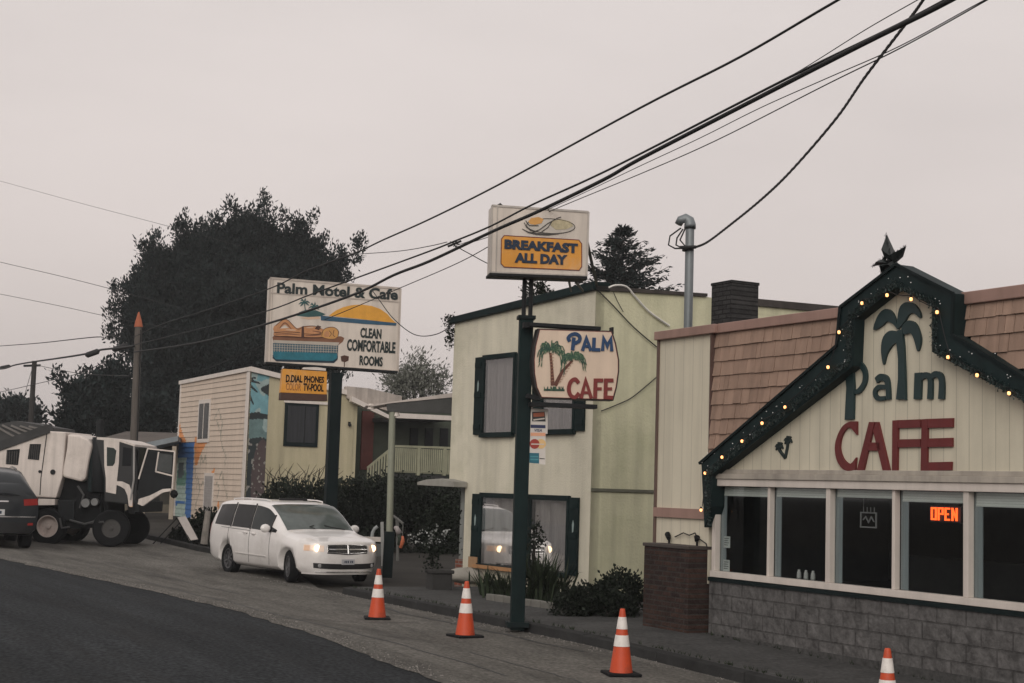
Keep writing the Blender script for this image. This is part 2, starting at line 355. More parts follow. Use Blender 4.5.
# ------------------------------------------------------------------ ground, road, sidewalk
FS = Fr((0, 0, 0), TH)                           # street frame: local x = v (away from the road), local y = u (up the street)
def sheet(name, m, us, vedge0, vedge1, dz, nv=6, kind='structure'):
    mb = MB()
    def fn(i, j):
        t = i * (len(us) - 1); k = min(int(t), len(us) - 2); u = us[k] + (us[k + 1] - us[k]) * (t - k)
        a, b = vedge0(u), vedge1(u); v = a + (b - a) * j
        return (v, u, zr(u, v) + dz)
    mb.grid(fn, len(us) - 1, nv)
    o = mb.build(name, m, fr=FS, smooth=True); o['kind'] = kind
    return o
US = [x * .25 for x in range(-80, 245)]; cst = lambda c: (lambda u: c)
KV = lambda u: lerp_tab(u, [(-20, 10.85), (28, 10.85), (30, 11.4), (33.5, 12.3), (60, 12.4)])
EDGE = lambda u: lerp_tab(u, [(-20, 7.6), (5, 7.3), (15.4, 7.05), (22, 7.45), (28, 6.9), (34.1, 5.8), (45, 3.2), (61, -1)]) + 1.0 * .10 * noise.noise(Vector((u * .45, 0, 2))) + .12 * noise.noise(Vector((u * 1.9, 0, 5)))
gmb = MB()
ul = [-80, -20, 0, 5, 14, 17.5, 29, 40, 50, 60, 90, 150, 300, 700, 1500]
vl = [-1500, -500, -100, -20, 4, 9, 11, 14, 30, 100, 500, 1500]
gmb.add([(v, u, zr(u, v) - .05) for u in ul for v in vl], [(i * len(vl) + j, i * len(vl) + j + 1, (i + 1) * len(vl) + j + 1, (i + 1) * len(vl) + j) for i in range(len(ul) - 1) for j in range(len(vl) - 1)])
struct(gmb.build('ground', GROUND, fr=FS))
sheet('road', ASPHALT, US, cst(-7), lambda u: EDGE(u) + .3, -.008, 14)
sheet('road_shoulder', SHOULDER, US, EDGE, lambda u: KV(u) + .12, .0, 12)
# tar crack and patch seams on the shoulder
mb = MB()
for (u0, v0, u1, v1, w) in [(15, 8.2, 33, 7.6, .035), (21, 9.9, 21.3, 7.6, .03), (26, 8.9, 35, 8.4, .03), (17, 10.4, 24, 10.35, .05), (14.5, 9.0, 17.2, 8.8, .03)]:
    n = 40; pts = []
    for i in range(n + 1):
        t = i / n; u = u0 + (u1 - u0) * t; v = v0 + (v1 - v0) * t + .12 * noise.noise(Vector((u * .8, v0, 0))) + .05 * noise.noise(Vector((u * 4, v0, 3)))
        pts.append((u, v))
    for (ua, va), (ub, vb) in zip(pts, pts[1:]):
        h = w / 2; du, dv = ub - ua, vb - va; l = math.hypot(du, dv) or 1; nu_, nv_ = -dv / l * h, du / l * h
        mb.add([(va - nv_, ua - nu_, zr(ua, va) + .004), (vb - nv_, ub - nu_, zr(ub, vb) + .004), (vb + nv_, ub + nu_, zr(ub, vb) + .004), (va + nv_, ua + nu_, zr(ua, va) + .004)], [(0, 1, 2, 3)])
struct(mb.build('road_crack', mat('tar', (.03, .03, .03), .7), fr=FS))
# sidewalk with kerb stones along the shops
mb = MB(); kb = MB()
us = [x * .5 for x in range(-40, 54)]
def sw(i, j):
    u = us[min(round(i * (len(us) - 1)), len(us) - 1)]; v = KV(u) + .16 + (15.6 - KV(u)) * j
    return (v, u, zr(u) + .13 + .012 * (v - 11) * 0)
mb.grid(sw, len(us) - 1, 4); struct(mb.build('sidewalk', CONCRETE, fr=FS))
k = -20.0
while k < 26.5:
    u0, u1 = k + .008, min(k + 1.8, 26.5) - .008; z0, z1 = zr(u0), zr(u1); jit = random.uniform(-.012, .012); v0 = KV(u0) + jit; v1 = KV(u1) + jit; t = .16
    zt = .125 + random.uniform(-.008, .008)
    kb.add([(v0, u0, z0 - .05), (v0 + t, u0, z0 - .05), (v1 + t, u1, z1 - .05), (v1, u1, z1 - .05), (v0 + .02, u0, z0 + zt), (v0 + t, u0, z0 + zt + .01), (v1 + t, u1, z1 + zt + .01), (v1 + .02, u1, z1 + zt)],
           [(3, 2, 1, 0), (4, 5, 6, 7), (0, 1, 5, 4), (1, 2, 6, 5), (2, 3, 7, 6), (3, 0, 4, 7)]); k += 1.8
struct(kb.build('kerb', KERB, fr=FS, bevel=.012))
mb = MB()                                         # kerb of the motel lawn beyond the driveway
for i in range(7):
    u0, u1 = 37.5 + i * 1.6, 37.5 + i * 1.6 + 1.58; v0, v1 = 12.2 - .05 * i, 12.2 - .05 * (i + 1)
    for q in (0,): mb.add([(v0, u0, zr(u0) - .05), (v0 + .18, u0, zr(u0) - .05), (v1 + .18, u1, zr(u1) - .05), (v1, u1, zr(u1) - .05), (v0, u0, zr(u0) + .13), (v0 + .18, u0, zr(u0) + .13), (v1 + .18, u1, zr(u1) + .13), (v1, u1, zr(u1) + .13)],
           [(3, 2, 1, 0), (4, 5, 6, 7), (0, 1, 5, 4), (1, 2, 6, 5), (2, 3, 7, 6), (3, 0, 4, 7)])
struct(mb.build('kerb', KERB, fr=FS, bevel=.012))
# dust and grit drifted along the patch edge
mb = MB()
for _ in range(2600):
    u = random.uniform(13, 34); v = EDGE(u) + abs(random.gauss(0, .22)) if random.random() < .6 else KV(min(u, 28)) - abs(random.gauss(0, .18))
    s = random.uniform(.006, .02); z = zr(u, v) + .002; a = random.uniform(0, 6.28)
    mb.add([(v + s * math.cos(a + q), u + s * math.sin(a + q), z) for q in (0, 2.1, 4.2)] + [(v, u, z + s * .8)], [(0, 1, 3), (1, 2, 3), (2, 0, 3)])
o = mb.build('road_grit', mat('grit', (.14, .13, .12), .9, var=.4, island=.5), fr=FS); o['kind'] = 'stuff'

# ------------------------------------------------------------------ cafe
FC = Fr(st(14, 12.8, -.02), TH); CC = Can(FC, 'x', 0.0)
cafe = thing('cafe_building', 'cream gabled cafe with dark green trim, pink shingle mansard and a long white window band', 'cafe', FC)
def cz(u): return zr(u) + .13 - FC.o.z
P = CC.P
def line_at(pa, pb, a):                            # height on the line pa-pb at a
    return pa[1] + (pb[1] - pa[1]) * (a - pa[0]) / (pb[0] - pa[0])
aL, aR = P(712, 574)[0], 5.0                      # window band from its left end to out of the frame on the right
bS, bT = .86, 2.24
# gable wall: mirror the right side of the gable about its peak
TD = .16; CF = Can(FC, 'x', -TD); PT = CF.P       # the trim's front face stands this far proud
def PD(px, py, d): return Can(FC, 'x', -d).P(px, py)
peak = PT(897, 264.3); apx = peak[0]
outL = [PT(700.2, 463.5), PT(820, 358), PT(837.4, 345.7), PT(841, 307), PT(881, 273.5)]
inL = [PT(711, 475.8), PT(820, 393), PT(853, 366), PT(855, 319)]
outR = [PT(954.3, 293.4), PT(953, 334.5), PT(1024, 376.8)]
inR = [PT(932, 305.9), PT(932, 351.9), PT(1024, 401.7)]
inP = PT(896, 287)
eave_b = outL[0][1]
sl = (outR[2][1] - outR[1][1]) / (outR[2][0] - outR[1][0]); aE = outR[2][0] + (eave_b - outR[2][1]) / sl
sli = (inR[2][1] - inR[1][1]) / (inR[2][0] - inR[1][0]); aEi = inR[2][0] + (inL[0][1] - inR[2][1]) / sli
aW = P(658, 400)[0]                                # left end of the building
aEnd = aE + 2.2
w = MB()
CC.poly(w, [(aL - .12, bT)] + [(inL[0][0], inL[0][1])] + [(p[0] - .03, p[1] + .06) for p in inL[1:]] + [(inP[0], inP[1] + .12)] + [(p[0] + .1, p[1] + .08) for p in inR[:2]] + [(aEi, inL[0][1]), (aEi, bT)], -.12, 0)
w.build('gable_wall', CREAM, cafe)
w = MB(); CC.rect(w, aW, aL - .125, .75, outL[0][1] + 1.95, -.16, -.02); w.build('side_panel', CREAM_PLAIN, cafe)
w = MB(); CC.rect(w, aW - .03, aL - .13, 1.66, 1.80, -.02, .025); w.build('panel_trim', CAP, cafe)
w = MB(); CC.rect(w, aW - .045, aW, .5, outL[0][1] + 1.9, -.17, .01); w.build('corner_board', mat('rust_brown', (.13, .085, .07), .7, streak=.3), cafe)
# masonry body behind, flat roof
w = MB(); w.box(.17, 9, -aEnd, -aW, -.3, .7); w.box(4.5, 9, -aEnd, -aW, .7, 3.9); w.box(.17, 4.5, -aEnd, -aEnd + .15, .7, 3.9); w.box(.17, 4.5, -aW - .15, -aW, .7, 3.9)
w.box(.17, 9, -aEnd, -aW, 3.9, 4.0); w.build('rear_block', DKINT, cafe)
# block base, each course of split-face blocks
w = MB(); CC.rect(w, aL - .02, aEnd, -.5, bS - .06, -.14, .03); w.build('block_wall', BLOCK, cafe)
w = MB(); CC.rect(w, aL - .03, aEnd, bS - .06, bS - .005, -.14, .055); w.build('sill_board', GREENBLACK, cafe)
w = MB(); CC.rect(w, aL - .03, aEnd, -.5, cz(15) + .07, .03, .06); w.build('footing', CONCRETE, cafe)
# window band
fm = MB()
CC.rect(fm, aL, aEnd, bS, bS + .085, -.10, .045); CC.rect(fm, aL, aEnd, bT - .10, bT, -.10, .05)
mull = [P(x, 520)[0] for x in (715, 769, 829, 894, 967)]
pitch = (mull[4] - mull[1]) / 3
while mull[-1] + pitch < aEnd: mull.append(mull[-1] + pitch)
for i, a in enumerate(mull): CC.rect(fm, a - (.040 if i in (0, 2, 4) else .026), a + (.040 if i in (0, 2, 4) else .026), bS + .085, bT - .10, -.075, .022 if i in (0, 2, 4) else .012)
frm = fm.build('window_frame', FRAME, cafe, bevel=.006)
w = MB(); CC.rect(w, aL - .1, aEi, bT, bT + .075, -.1, .075); CC.rect(w, aL - .1, aEi, bT + .075, bT + .135, -.1, .035); w.build('drip_board', mat('drip_board', (.40, .36, .31), .7, streak=.3), cafe, bevel=.006)
for i, a in enumerate(mull[:-1]):
    w = MB(); CC.rect(w, a + .05, mull[i + 1] - .05, bS + .08, bT - .09, -.058, -.050); w.build('window_pane', G_CAFE, cafe)
    w = MB(); bl = [.10, .09, .07, .10, .13][i % 5]; CC.rect(w, a + .06, mull[i + 1] - .06, bT - .11 - bl, bT - .11, -.10, -.085)
    CC.rect(w, a + .06, mull[i + 1] - .06, bT - .135 - bl, bT - .11 - bl, -.105, -.08); w.build('window_blind', BLIND, cafe)
    w = MB(); CC.rect(w, a + .03, a + .15, bS + .09, bT - .1, -.10, -.086); w.build('window_curtain', mat('slate_curtain', (.22, .25, .26), .9, var=.2, stretch=(9, 9, .3)), cafe)
# mansard: sloped shingle faces either side of the gable
def shingles(b, a0f, a1, z0, z1, rows, lean=.10, d0=.03):
    """rows of single shingles; a0f(b) gives the left limit at height b"""
    rh = (z1 - z0) / rows
    for r in range(rows):
        zb = z0 + r * rh; a = a0f(zb + rh * .5)[0]; a_end = a0f(zb + rh * .5)[1]; dd = d0 - lean * (r / rows)
        while a < a_end - .02:
            wd = min(random.choice((.1, .14, .18, .22, .3)), a_end - a); q = random.uniform(-.006, .006); th = random.uniform(.034, .046)
            CC.poly(b, [(a + .004, zb - .012 + q), (a + wd - .004, zb - .012 + q), (a + wd - .004, zb + rh + .03), (a + .004, zb + rh + .03)], dd - .05, dd + .0)
            n = len(b.v); # tip the lower edge outward so each course casts a line
            for k_ in range(n - 8, n):
                x, y, z = b.v[k_]
                if z < zb + .02: b.v[k_] = (x - th, y, z)
            a += wd
mansL = P(712, 400)[0]; ridgeB = P(658, 334)[1] - .03
def limL(b):
    for p, q in ((outL[0], outL[1]), (outL[1], outL[2])):
        if p[1] <= b <= q[1]: return mansL, p[0] + (q[0] - p[0]) * (b - p[1]) / (q[1] - p[1]) + .12
    return mansL, outL[3][0] + .05
def limR(b):
    if b > outR[1][1]: return outR[0][0] - .05, aEnd
    return outR[1][0] + (b - outR[1][1]) / sl - .12, aEnd
b = MB(); shingles(b, limL, 0, outL[0][1] + .02, ridgeB - .05, 9); b.build('mansard_roof', SHINGLE, cafe); b = MB(); shingles(b, limR, 0, outL[0][1] + .02, ridgeB - .05, 9)
mans = b.build('mansard_roof', SHINGLE, cafe)
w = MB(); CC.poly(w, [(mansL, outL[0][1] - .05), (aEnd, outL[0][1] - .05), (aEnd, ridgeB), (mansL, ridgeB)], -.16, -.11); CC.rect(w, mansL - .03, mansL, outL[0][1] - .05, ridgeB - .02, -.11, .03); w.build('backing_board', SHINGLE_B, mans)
w = MB(); CC.rect(w, aW - .06, mansL + .1, ridgeB - .07, ridgeB + .06, -.3, .06); CC.rect(w, mansL + .1, outL[3][0] + .1, ridgeB - .07, ridgeB + .065, -.3, .0); CC.rect(w, outR[0][0] - .1, aEnd, ridgeB - .10, ridgeB + .045, -.3, .0)
w.build('ridge_cap', CAP, mans, bevel=.01)
# green trim boards round the gable with a deep inner return
tr = MB(); D0, D1 = -.1, TD
ocl = outL + [peak] + outR[:2] + [(aE, eave_b)]
icl = inL[:1] + [inL[1], inL[2], inL[3]] + [inP] + inR[:2] + [(aEi, inL[0][1])]
segs_o = [outL[0], outL[2], outL[3], peak, outR[0], outR[1], (aE, eave_b)]
segs_i = [inL[0], inL[2], inL[3], inP, inR[0], inR[1], (aEi, inL[0][1])]
for i in range(6): CC.poly(tr, [segs_o[i], segs_i[i], segs_i[i + 1], segs_o[i + 1]], D0, D1)
lo = PT(713, 528)
CC.poly(tr, [segs_o[0], segs_i[0], (segs_i[0][0] - .005, lo[1] + .3), (segs_o[0][0] + .10, lo[1])], D0, D1 - .02)
tr.build('gable_trim', mat('trim_green', (.010, .021, .022), .6, var=.35, vs=3, streak=.3, spec=.15), cafe)
w = MB()
for (p, q) in zip(segs_o[:-1], segs_o[1:]): CC.stroke(w, [p, q], .035, D1, D1 + .03)
w.build('trim_cap', GREENBLACK, cafe)
# lettering on the gable, raised boards
Z5 = lambda pts: [P(820 + x * .205, 380 + y * .205) for x, y in pts]
Z4 = lambda pts: [P(820 + x * .2488, 230 + y * .2488) for x, y in pts]
k5 = .205 * 17.5 / 1500 * 1.35
cl = MB()
C_s = Z5(spl([(188, 202), (150, 205), (115, 232), (90, 285), (82, 335), (92, 392), (118, 432), (150, 445), (180, 438)], 4) + spl([(185, 378), (160, 408), (135, 400), (115, 372), (105, 330), (112, 282), (130, 248), (155, 232), (188, 268)], 4))
C_o = Z5([(188, 202), (150, 205), (115, 232), (90, 285), (82, 335), (92, 392), (118, 432), (150, 445), (180, 438), (185, 378), (160, 408), (135, 400), (115, 372), (105, 330), (112, 282), (130, 248), (155, 232), (188, 268)])
CC.poly(cl, [p for seg in (C_o[:10], C_o[10:]) for p in spl(seg, 4)] if 0 else C_s, 0, .035)
for q in ([(188, 442), (248, 205), (275, 205), (220, 442)], [(268, 250), (282, 205), (292, 205), (348, 442), (315, 442)], [(240, 345), (305, 345), (298, 305), (250, 305)],
          [(360, 442), (362, 198), (390, 196), (385, 442)], [(391, 236), (391, 196), (498, 192), (498, 232)], [(389, 330), (389, 290), (497, 288), (497, 327)],
          [(500, 443), (505, 192), (534, 190), (530, 443)], [(535, 234), (535, 190), (656, 186), (655, 231)], [(533, 328), (533, 286), (653, 282), (653, 326)], [(531, 443), (531, 402), (650, 399), (648, 441)]):
    CC.poly(cl, Z5(q), 0, .032)
cl.build('cafe_lettering', MAROON, cafe, fix=True)
pl = MB()
CC.poly(pl, Z5([(130, 195), (138, 40), (128, -100), (168, -100), (176, 30), (172, 192)]), 0, .035)     # the long stem of the P
CC.curve(pl, Z4([(120, 560), (140, 538), (165, 540), (186, 570), (185, 612), (165, 645), (146, 652)]), [.10, .09, .08, .07, .07, .07, .05], 0, .034)
CC.curve(pl, Z4([(232, 606), (250, 592), (272, 600), (279, 630), (281, 682)]), [.08, .085, .08, .07, .075], 0, .034)       # a
CC.curve(pl, Z4([(274, 632), (242, 632), (226, 652), (236, 676), (268, 676)]), [.05, .06, .065, .06, .05], 0, .031)
CC.poly(pl, Z4([(384, 680), (388, 575), (416, 573), (412, 680)]), 0, .034)                                # m
CC.curve(pl, Z4([(408, 600), (428, 584), (446, 592), (450, 620), (448, 680)]), [.06, .07, .07, .075, .08], 0, .0335)
CC.curve(pl, Z4([(446, 600), (468, 580), (490, 588), (496, 620), (494, 680)]), [.06, .07, .075, .08, .09], 0, .0345)
CC.poly(pl, Z4([(314, 682), (322, 600), (322, 520), (314, 440), (318, 405), (338, 400), (345, 470), (349, 560), (352, 684), (340, 680)]), 0, .0365)    # the palm trunk is the l
for q in ([(322, 400), (300, 335), (270, 318), (240, 345), (222, 402), (258, 385), (275, 368), (300, 378)],
          [(318, 395), (325, 320), (350, 292), (385, 298), (408, 330), (410, 355), (385, 335), (365, 340), (345, 372)],
          [(335, 395), (360, 365), (390, 375), (408, 415), (412, 450), (400, 488), (385, 440), (370, 415), (345, 420)],
          [(322, 415), (290, 405), (262, 430), (253, 480), (262, 542), (275, 500), (300, 462), (325, 445)]):
    CC.poly(pl, spl(Z4(q), 4, True), .0, .033 + .001 * random.random())
pl.build('palm_lettering', mat('palm_letter', (.012, .032, .034), .5, var=.2), cafe)
pm = MB(); zz = lambda pts: [P(690 + x * .205, 360 + y * .205) for x, y in pts]
for q in ([(468, 478), (440, 440), (432, 412)], [(468, 478), (478, 430), (482, 395)]): CC.stroke(pm, zz(q), .04, 0, .022)
for cx, cy in ((440, 415), (483, 385)):
    for dx, dy in ((-20, 8), (-16, 25), (-6, -14), (14, -8), (18, 18), (4, 22)):
        CC.stroke(pm, zz([(cx, cy), (cx + dx * .6, cy + dy * .5 - 3), (cx + dx, cy + dy)]), [.03, .04, .012], 0, .02 + .001 * (dx % 5))
pm.build('palm_emblem', DKGREEN, cafe)
# chimney on the flat roof
ch = FC.loc(at(734.5, 320, 24.5)); hw = .275
w = MB(); w.box(ch.x - hw, ch.x + hw, ch.y - hw, ch.y + hw, 3.9, FC.loc(at(735, 286, 24.5)).z); zt = FC.loc(at(735, 286, 24.5)).z
w.box(ch.x - hw - .012, ch.x + hw + .012, ch.y - hw - .012, ch.y + hw + .012, zt, zt + .05); w.build('chimney', DKBRICK, cafe, bevel=.01)
# interior of the dining room: counter and table line glimpsed behind the glass
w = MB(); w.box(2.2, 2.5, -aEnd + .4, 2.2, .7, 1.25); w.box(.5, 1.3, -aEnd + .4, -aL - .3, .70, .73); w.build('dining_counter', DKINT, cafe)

# tinsel garland on the trim, bulbs, star
ga = MB(); rnd = random.Random(3)
def pt_on(poly, t):
    ls = [math.hypot(b_[0] - a_[0], b_[1] - a_[1]) for a_, b_ in zip(poly, poly[1:])]; t *= sum(ls)
    for (a_, b_), l in zip(zip(poly, poly[1:]), ls):
        if t <= l: return a_[0] + (b_[0] - a_[0]) * t / l, a_[1] + (b_[1] - a_[1]) * t / l
        t -= l
    return poly[-1]
gpath = [(lo[0] - .03, lo[1] + .05)] + [(i_[0] * .8 + o_[0] * .2, i_[1] * .8 + o_[1] * .2) for i_, o_ in zip(segs_i, segs_o)]
for i in range(4200):
    a, b_ = pt_on(gpath, i / 4200); a += rnd.gauss(0, .012); b_ += rnd.gauss(0, .014)
    ang = rnd.uniform(0, 6.28); l = rnd.uniform(.02, .05); d = TD + .01 + rnd.uniform(0, .05); dx, dy = math.cos(ang) * l, math.sin(ang) * l
    ga.add([CC.T(a, b_, d), CC.T(a + dx - dy * .08, b_ + dy + dx * .08, d + rnd.uniform(-.02, .02)), CC.T(a + dx + dy * .08, b_ + dy - dx * .08, d + .01)], [(0, 1, 2)])
garl = ga.build('tinsel_garland', mat('green_tinsel', (.02, .035, .033), .4, var=.3, spec=.5, island=.5), fr=FC, fix=False)
tag(garl, 'dark green tinsel garland running along the inner edge of the cafe gable trim', 'garland')
fl = MB()
for i in range(80):
    a, b_ = pt_on([(x[0] * .45 + y[0] * .55, x[1] * .45 + y[1] * .55) for x, y in zip(segs_i, segs_o)], rnd.random()); a += rnd.gauss(0, .07); b_ += rnd.gauss(0, .07); d = TD + .015
    fl.ball(CC.T(a, b_, d), rnd.uniform(.004, .008), 6)
fo = fl.build('fairy_lights', FAIRY, garl, fix=False); fo['kind'] = 'stuff'
ls = thing('bulb_string', 'string of round warm light bulbs strung along the green gable trim of the cafe', 'string lights', FC)
bp = [(701, 510), (705, 473), (722, 457), (742, 441), (762, 423), (785, 407), (828, 367), (839, 332), (862, 303), (887, 295), (911, 299), (937, 312), (948, 357), (977, 375), (1009, 393)]
BD = TD + .05; pts = [PD(q[0], q[1], BD) for q in bp]; pts += [(pts[-1][0] + .55 * i, pts[-1][1] + .55 * sl * i) for i in range(1, 5)]
wpts = []
for (a, b_), (c, d) in zip(pts, pts[1:]):
    for t in (0, .33, .66): wpts.append(CC.T(a + (c - a) * t, b_ + (d - b_) * t + .05 - .03 * math.sin(t * 3.14), BD - .02))
w = MB(); w.tube(wpts, .006, 5); w.build('wire', CABLE, ls)
for a, b_ in pts:
    w = MB(); w.lathe([(.001, -.024), (.014, -.020), (.019, -.006), (.018, .008), (.012, .018)], CC.T(a, b_, BD), n=10); bo = w.build('bulb', BULB, ls, smooth=True)
    w = MB(); w.lathe([(.014, .017), (.014, .045), (.001, .045)], CC.T(a, b_, BD), n=8); w.build('socket', BLACK, bo)
# star
sa, sb = P(884, 262); stb = MB()
tips = [(876, 262), (886.5, 236), (903, 247), (893, 266)]; c0 = PD(886, 258, .08)
spec_ = [[(888, 263), (870.5, 266), (882, 258)], [(882.5, 259), (884.5, 234), (889.5, 257)], [(886, 257), (904, 245.5), (892, 264)], [(882, 262), (879, 273), (889, 264)], [(886, 264), (897, 271), (892, 259)]]
for q in spec_:
    pts_ = [PD(x[0], x[1], .08) for x in q]; n = len(pts_); cx = sum(p[0] for p in pts_) / n; cy = sum(p[1] for p in pts_) / n
    stb.add([CC.T(p[0], p[1], .04) for p in pts_] + [CC.T(cx, cy, .15), CC.T(cx, cy, -.07)], [(i, (i + 1) % n, n) for i in range(n)] + [((i + 1) % n, i, n + 1) for i in range(n)])
for q in spec_:
    pts_ = [PD(x[0], x[1], .08) for x in q]
    for i in range(len(pts_)):
        for _ in range(26):
            t = rnd.random(); a = pts_[i][0] + (pts_[(i + 1) % len(pts_)][0] - pts_[i][0]) * t; b_ = pts_[i][1] + (pts_[(i + 1) % len(pts_)][1] - pts_[i][1]) * t
            ang = rnd.uniform(0, 6.28); l = rnd.uniform(.02, .05); stb.add([CC.T(a, b_, .05), CC.T(a + l * math.cos(ang), b_ + l * math.sin(ang), .06), CC.T(a + .006, b_, .07)], [(0, 1, 2)])
stb.tube([CC.T(c0[0] + .02, peak[1] - .12, .03), CC.T(c0[0], c0[1], .03)], .03, 6)
tag(stb.build('star_ornament', mat('dark_tinsel', (.018, .022, .022), .45, var=.3), fr=FC, fix=False), 'dark tinsel covered star standing crooked on the peak of the cafe gable', 'star')
# OPEN sign, dead neon sign, notices, condiments
fo = Fr(FC.w(*CC.T(*PD(945, 515, -.14), -.14)), TH); op = thing('open_sign', 'lit orange red OPEN sign hanging inside the cafe window', 'open sign', fo); co = Can(fo, 'x', 0)
tl, br_ = (PD(931, 508, -.14), PD(958.5, 522, -.14)); oa, ob = PD(945, 515, -.14); w = MB()
a0, b0, a1, b1 = tl[0] - oa, br_[1] - ob + .02, br_[0] - oa, tl[1] - ob + .0
co.rect(w, a0 - .03, a1 + .03, b0 - .03, b1 + .03, -.05, -.01); w.build('back_panel', OPENTUBE, op)
w = MB(); lw = (a1 - a0) / 4; g = .022; sw_ = .021
def L4(i): return a0 + i * lw + g, a0 + (i + 1) * lw - g
x0, x1 = L4(0); co.stroke(w, [(x0, b0), (x1, b0), (x1, b1), (x0, b1)], sw_, 0, .015, closed=True)
x0, x1 = L4(1); co.stroke(w, [(x0, b0 - sw_ / 2), (x0, b1), (x1, b1), (x1, (b0 + b1) / 2), (x0 + sw_ / 2, (b0 + b1) / 2)], sw_, 0, .015)
x0, x1 = L4(2); co.stroke(w, [(x1, b0), (x0, b0), (x0, b1), (x1, b1)], sw_, 0, .015); co.stroke(w, [(x0 + sw_ / 2, (b0 + b1) / 2), (x1 - .02, (b0 + b1) / 2)], sw_, 0, .014)
x0, x1 = L4(3); co.stroke(w, [(x0, b0 - sw_ / 2), (x0, b1 + sw_ / 2)], sw_, 0, .015); co.stroke(w, [(x1, b0 - sw_ / 2), (x1, b1 + sw_ / 2)], sw_, 0, .015); co.stroke(w, [(x0, b1), (x1, b0)], sw_ * .9, 0, .0145); w.build('lettering', OPENRED, op)
w = MB(); w.tube([co.T(a0 + .05, b1 + .03, -.03), co.T(a0 + .05, b1 + .3, -.03)], .004, 5); w.tube([co.T(a1 - .05, b1 + .03, -.03), co.T(a1 - .05, b1 + .3, -.03)], .004, 5); w.build('hanging_cord', CABLE, op)
nf = Fr(FC.w(*CC.T(*PD(869, 520, -.16), -.16)), TH); cn = Can(nf, 'x', 0); w = MB()
cn.stroke(w, [(-.14, -.09), (.14, -.09), (.14, .09), (-.14, .09)], .018, 0, .015, closed=True)
for i in range(4): w.tube([cn.T(-.1 + i * .065, .09, 0), cn.T(-.1 + i * .065, .16, 0)], .006, 5)
cn.stroke(w, [(-.1, 0), (-.05, .04), (0, -.03), (.05, .04), (.1, -.02)], .014, 0, .013)
w.tube([cn.T(-.1, .09, 0), cn.T(-.1, .55, 0)], .003, 4)
tag(w.build('neon_sign', mat('dead_neon', (.16, .16, .16), .5), fr=nf), 'unlit square neon sign hanging in the middle cafe window', 'neon sign')
for (x, y, lab) in ((727, 542, 'small pale paper notice, upper of two in the leftmost cafe window'), (726.5, 565.5, 'small pale paper notice, lower of two in the leftmost cafe window')):
    a, b_ = PD(x, y, -.07); nfr = Fr(FC.w(*CC.T(a, b_, -.07)), TH); w = MB(); c_ = Can(nfr, 'x', 0); c_.rect(w, -.075, .075, -.08, .08, 0, .004)
    for q in range(4): c_.rect(w, -.055, .05 - .02 * (q % 2), .045 - q * .03, .053 - q * .03, .004, .0055, 1)
    tag(w.build('paper_notice', [mat('paper', (.4, .42, .40), .8), DKGREEN], fr=nfr), lab, 'notice')
for i, (x, lab) in enumerate(((799, 'small white shaker on the cafe window sill, left of three'), (806, 'small white shaker on the cafe window sill, middle of three'), (813, 'small white shaker on the cafe window sill, right of three'))):
    a, b_ = PD(x, 578, -.16); bf = Fr(FC.w(*CC.T(a, bS + .085, -.16)), TH); w = MB(); w.lathe([(.001, 0), (.03, 0), (.032, .02), (.028, .08), (.018, .1), (.018, .12), (.001, .12)], n=10)
    tag(w.build('shaker', mat('shaker_white', (.35, .35, .34), .5), fr=bf, smooth=True), lab, 'shaker', 'shakers on the cafe window sill')
w = MB(); 
# brown brick box wall at the corner of the cafe with two lamps on top
FB = Fr(st(17.62, 12.74, zr(17.6) + .10), TH)
ya = FB.px(643, 600, 'x', -.25).y; zt = FB.px(675, 545, 'x', -.25).z
bw = thing('brick_pier', 'low brown brick wall block between the cafe window and the green shrub', 'brick wall', FB)
w = MB(); w.box(-.25, .32, 0.02, ya, -.2, zt - .05); w.build('brickwork', RBRICK, bw, bevel=.01)
w = MB(); w.box(-.27, .34, 0.0, ya + .02, zt - .05, zt); w.build('coping', mat('coping', (.06, .05, .045), .8), bw, bevel=.01)
for i, (x, lab) in enumerate(((669, 'small black floodlight on the brick block, left one tilted up'), (697, 'small black floodlight on the brick block, right one beside the trim'))):
    p = FB.px(x, 545, 'x', .03); ff = Fr(FB.w(.03, p.y, zt), TH); t_ = thing('floodlight', lab, 'floodlight', ff, 'floodlights on the brick block')
    w = MB(); w.tube([(0, 0, 0), (0, 0, .07)], .016, 8); w.build('stand', BLACK, t_)
    w = MB(); d = (.035, .09, .06) if i == 0 else (.02, .03, .05); w.tube([(-d[0], -d[1] * .4, .07), (d[0], d[1], .07 + d[2])], [.028, .045], 10); w.build('lamp_head', BLACK, t_)
p0 = FB.loc(FB.w(.05, FB.px(672, 540, 'x', 0).y, zt + .1)); p1 = FB.px(697, 540, 'x', .03); p2 = FB.px(706, 545, 'x', .03); w = MB()
w.tube([p0, (.03, (p0.y + p1.y) / 2 + .05, zt + .17), (.03, (p0.y + p1.y) / 2 - .1, zt + .14), (.03, p1.y + .05, zt + .18), (.03, p1.y, zt + .12), (.03, p2.y, zt + .04), (.03, p2.y - .02, zt)], .009, 6)
tag(w.build('lamp_cable', CABLE, fr=FB), 'thin dark cable looping between the two floodlights on the brick block', 'cable')

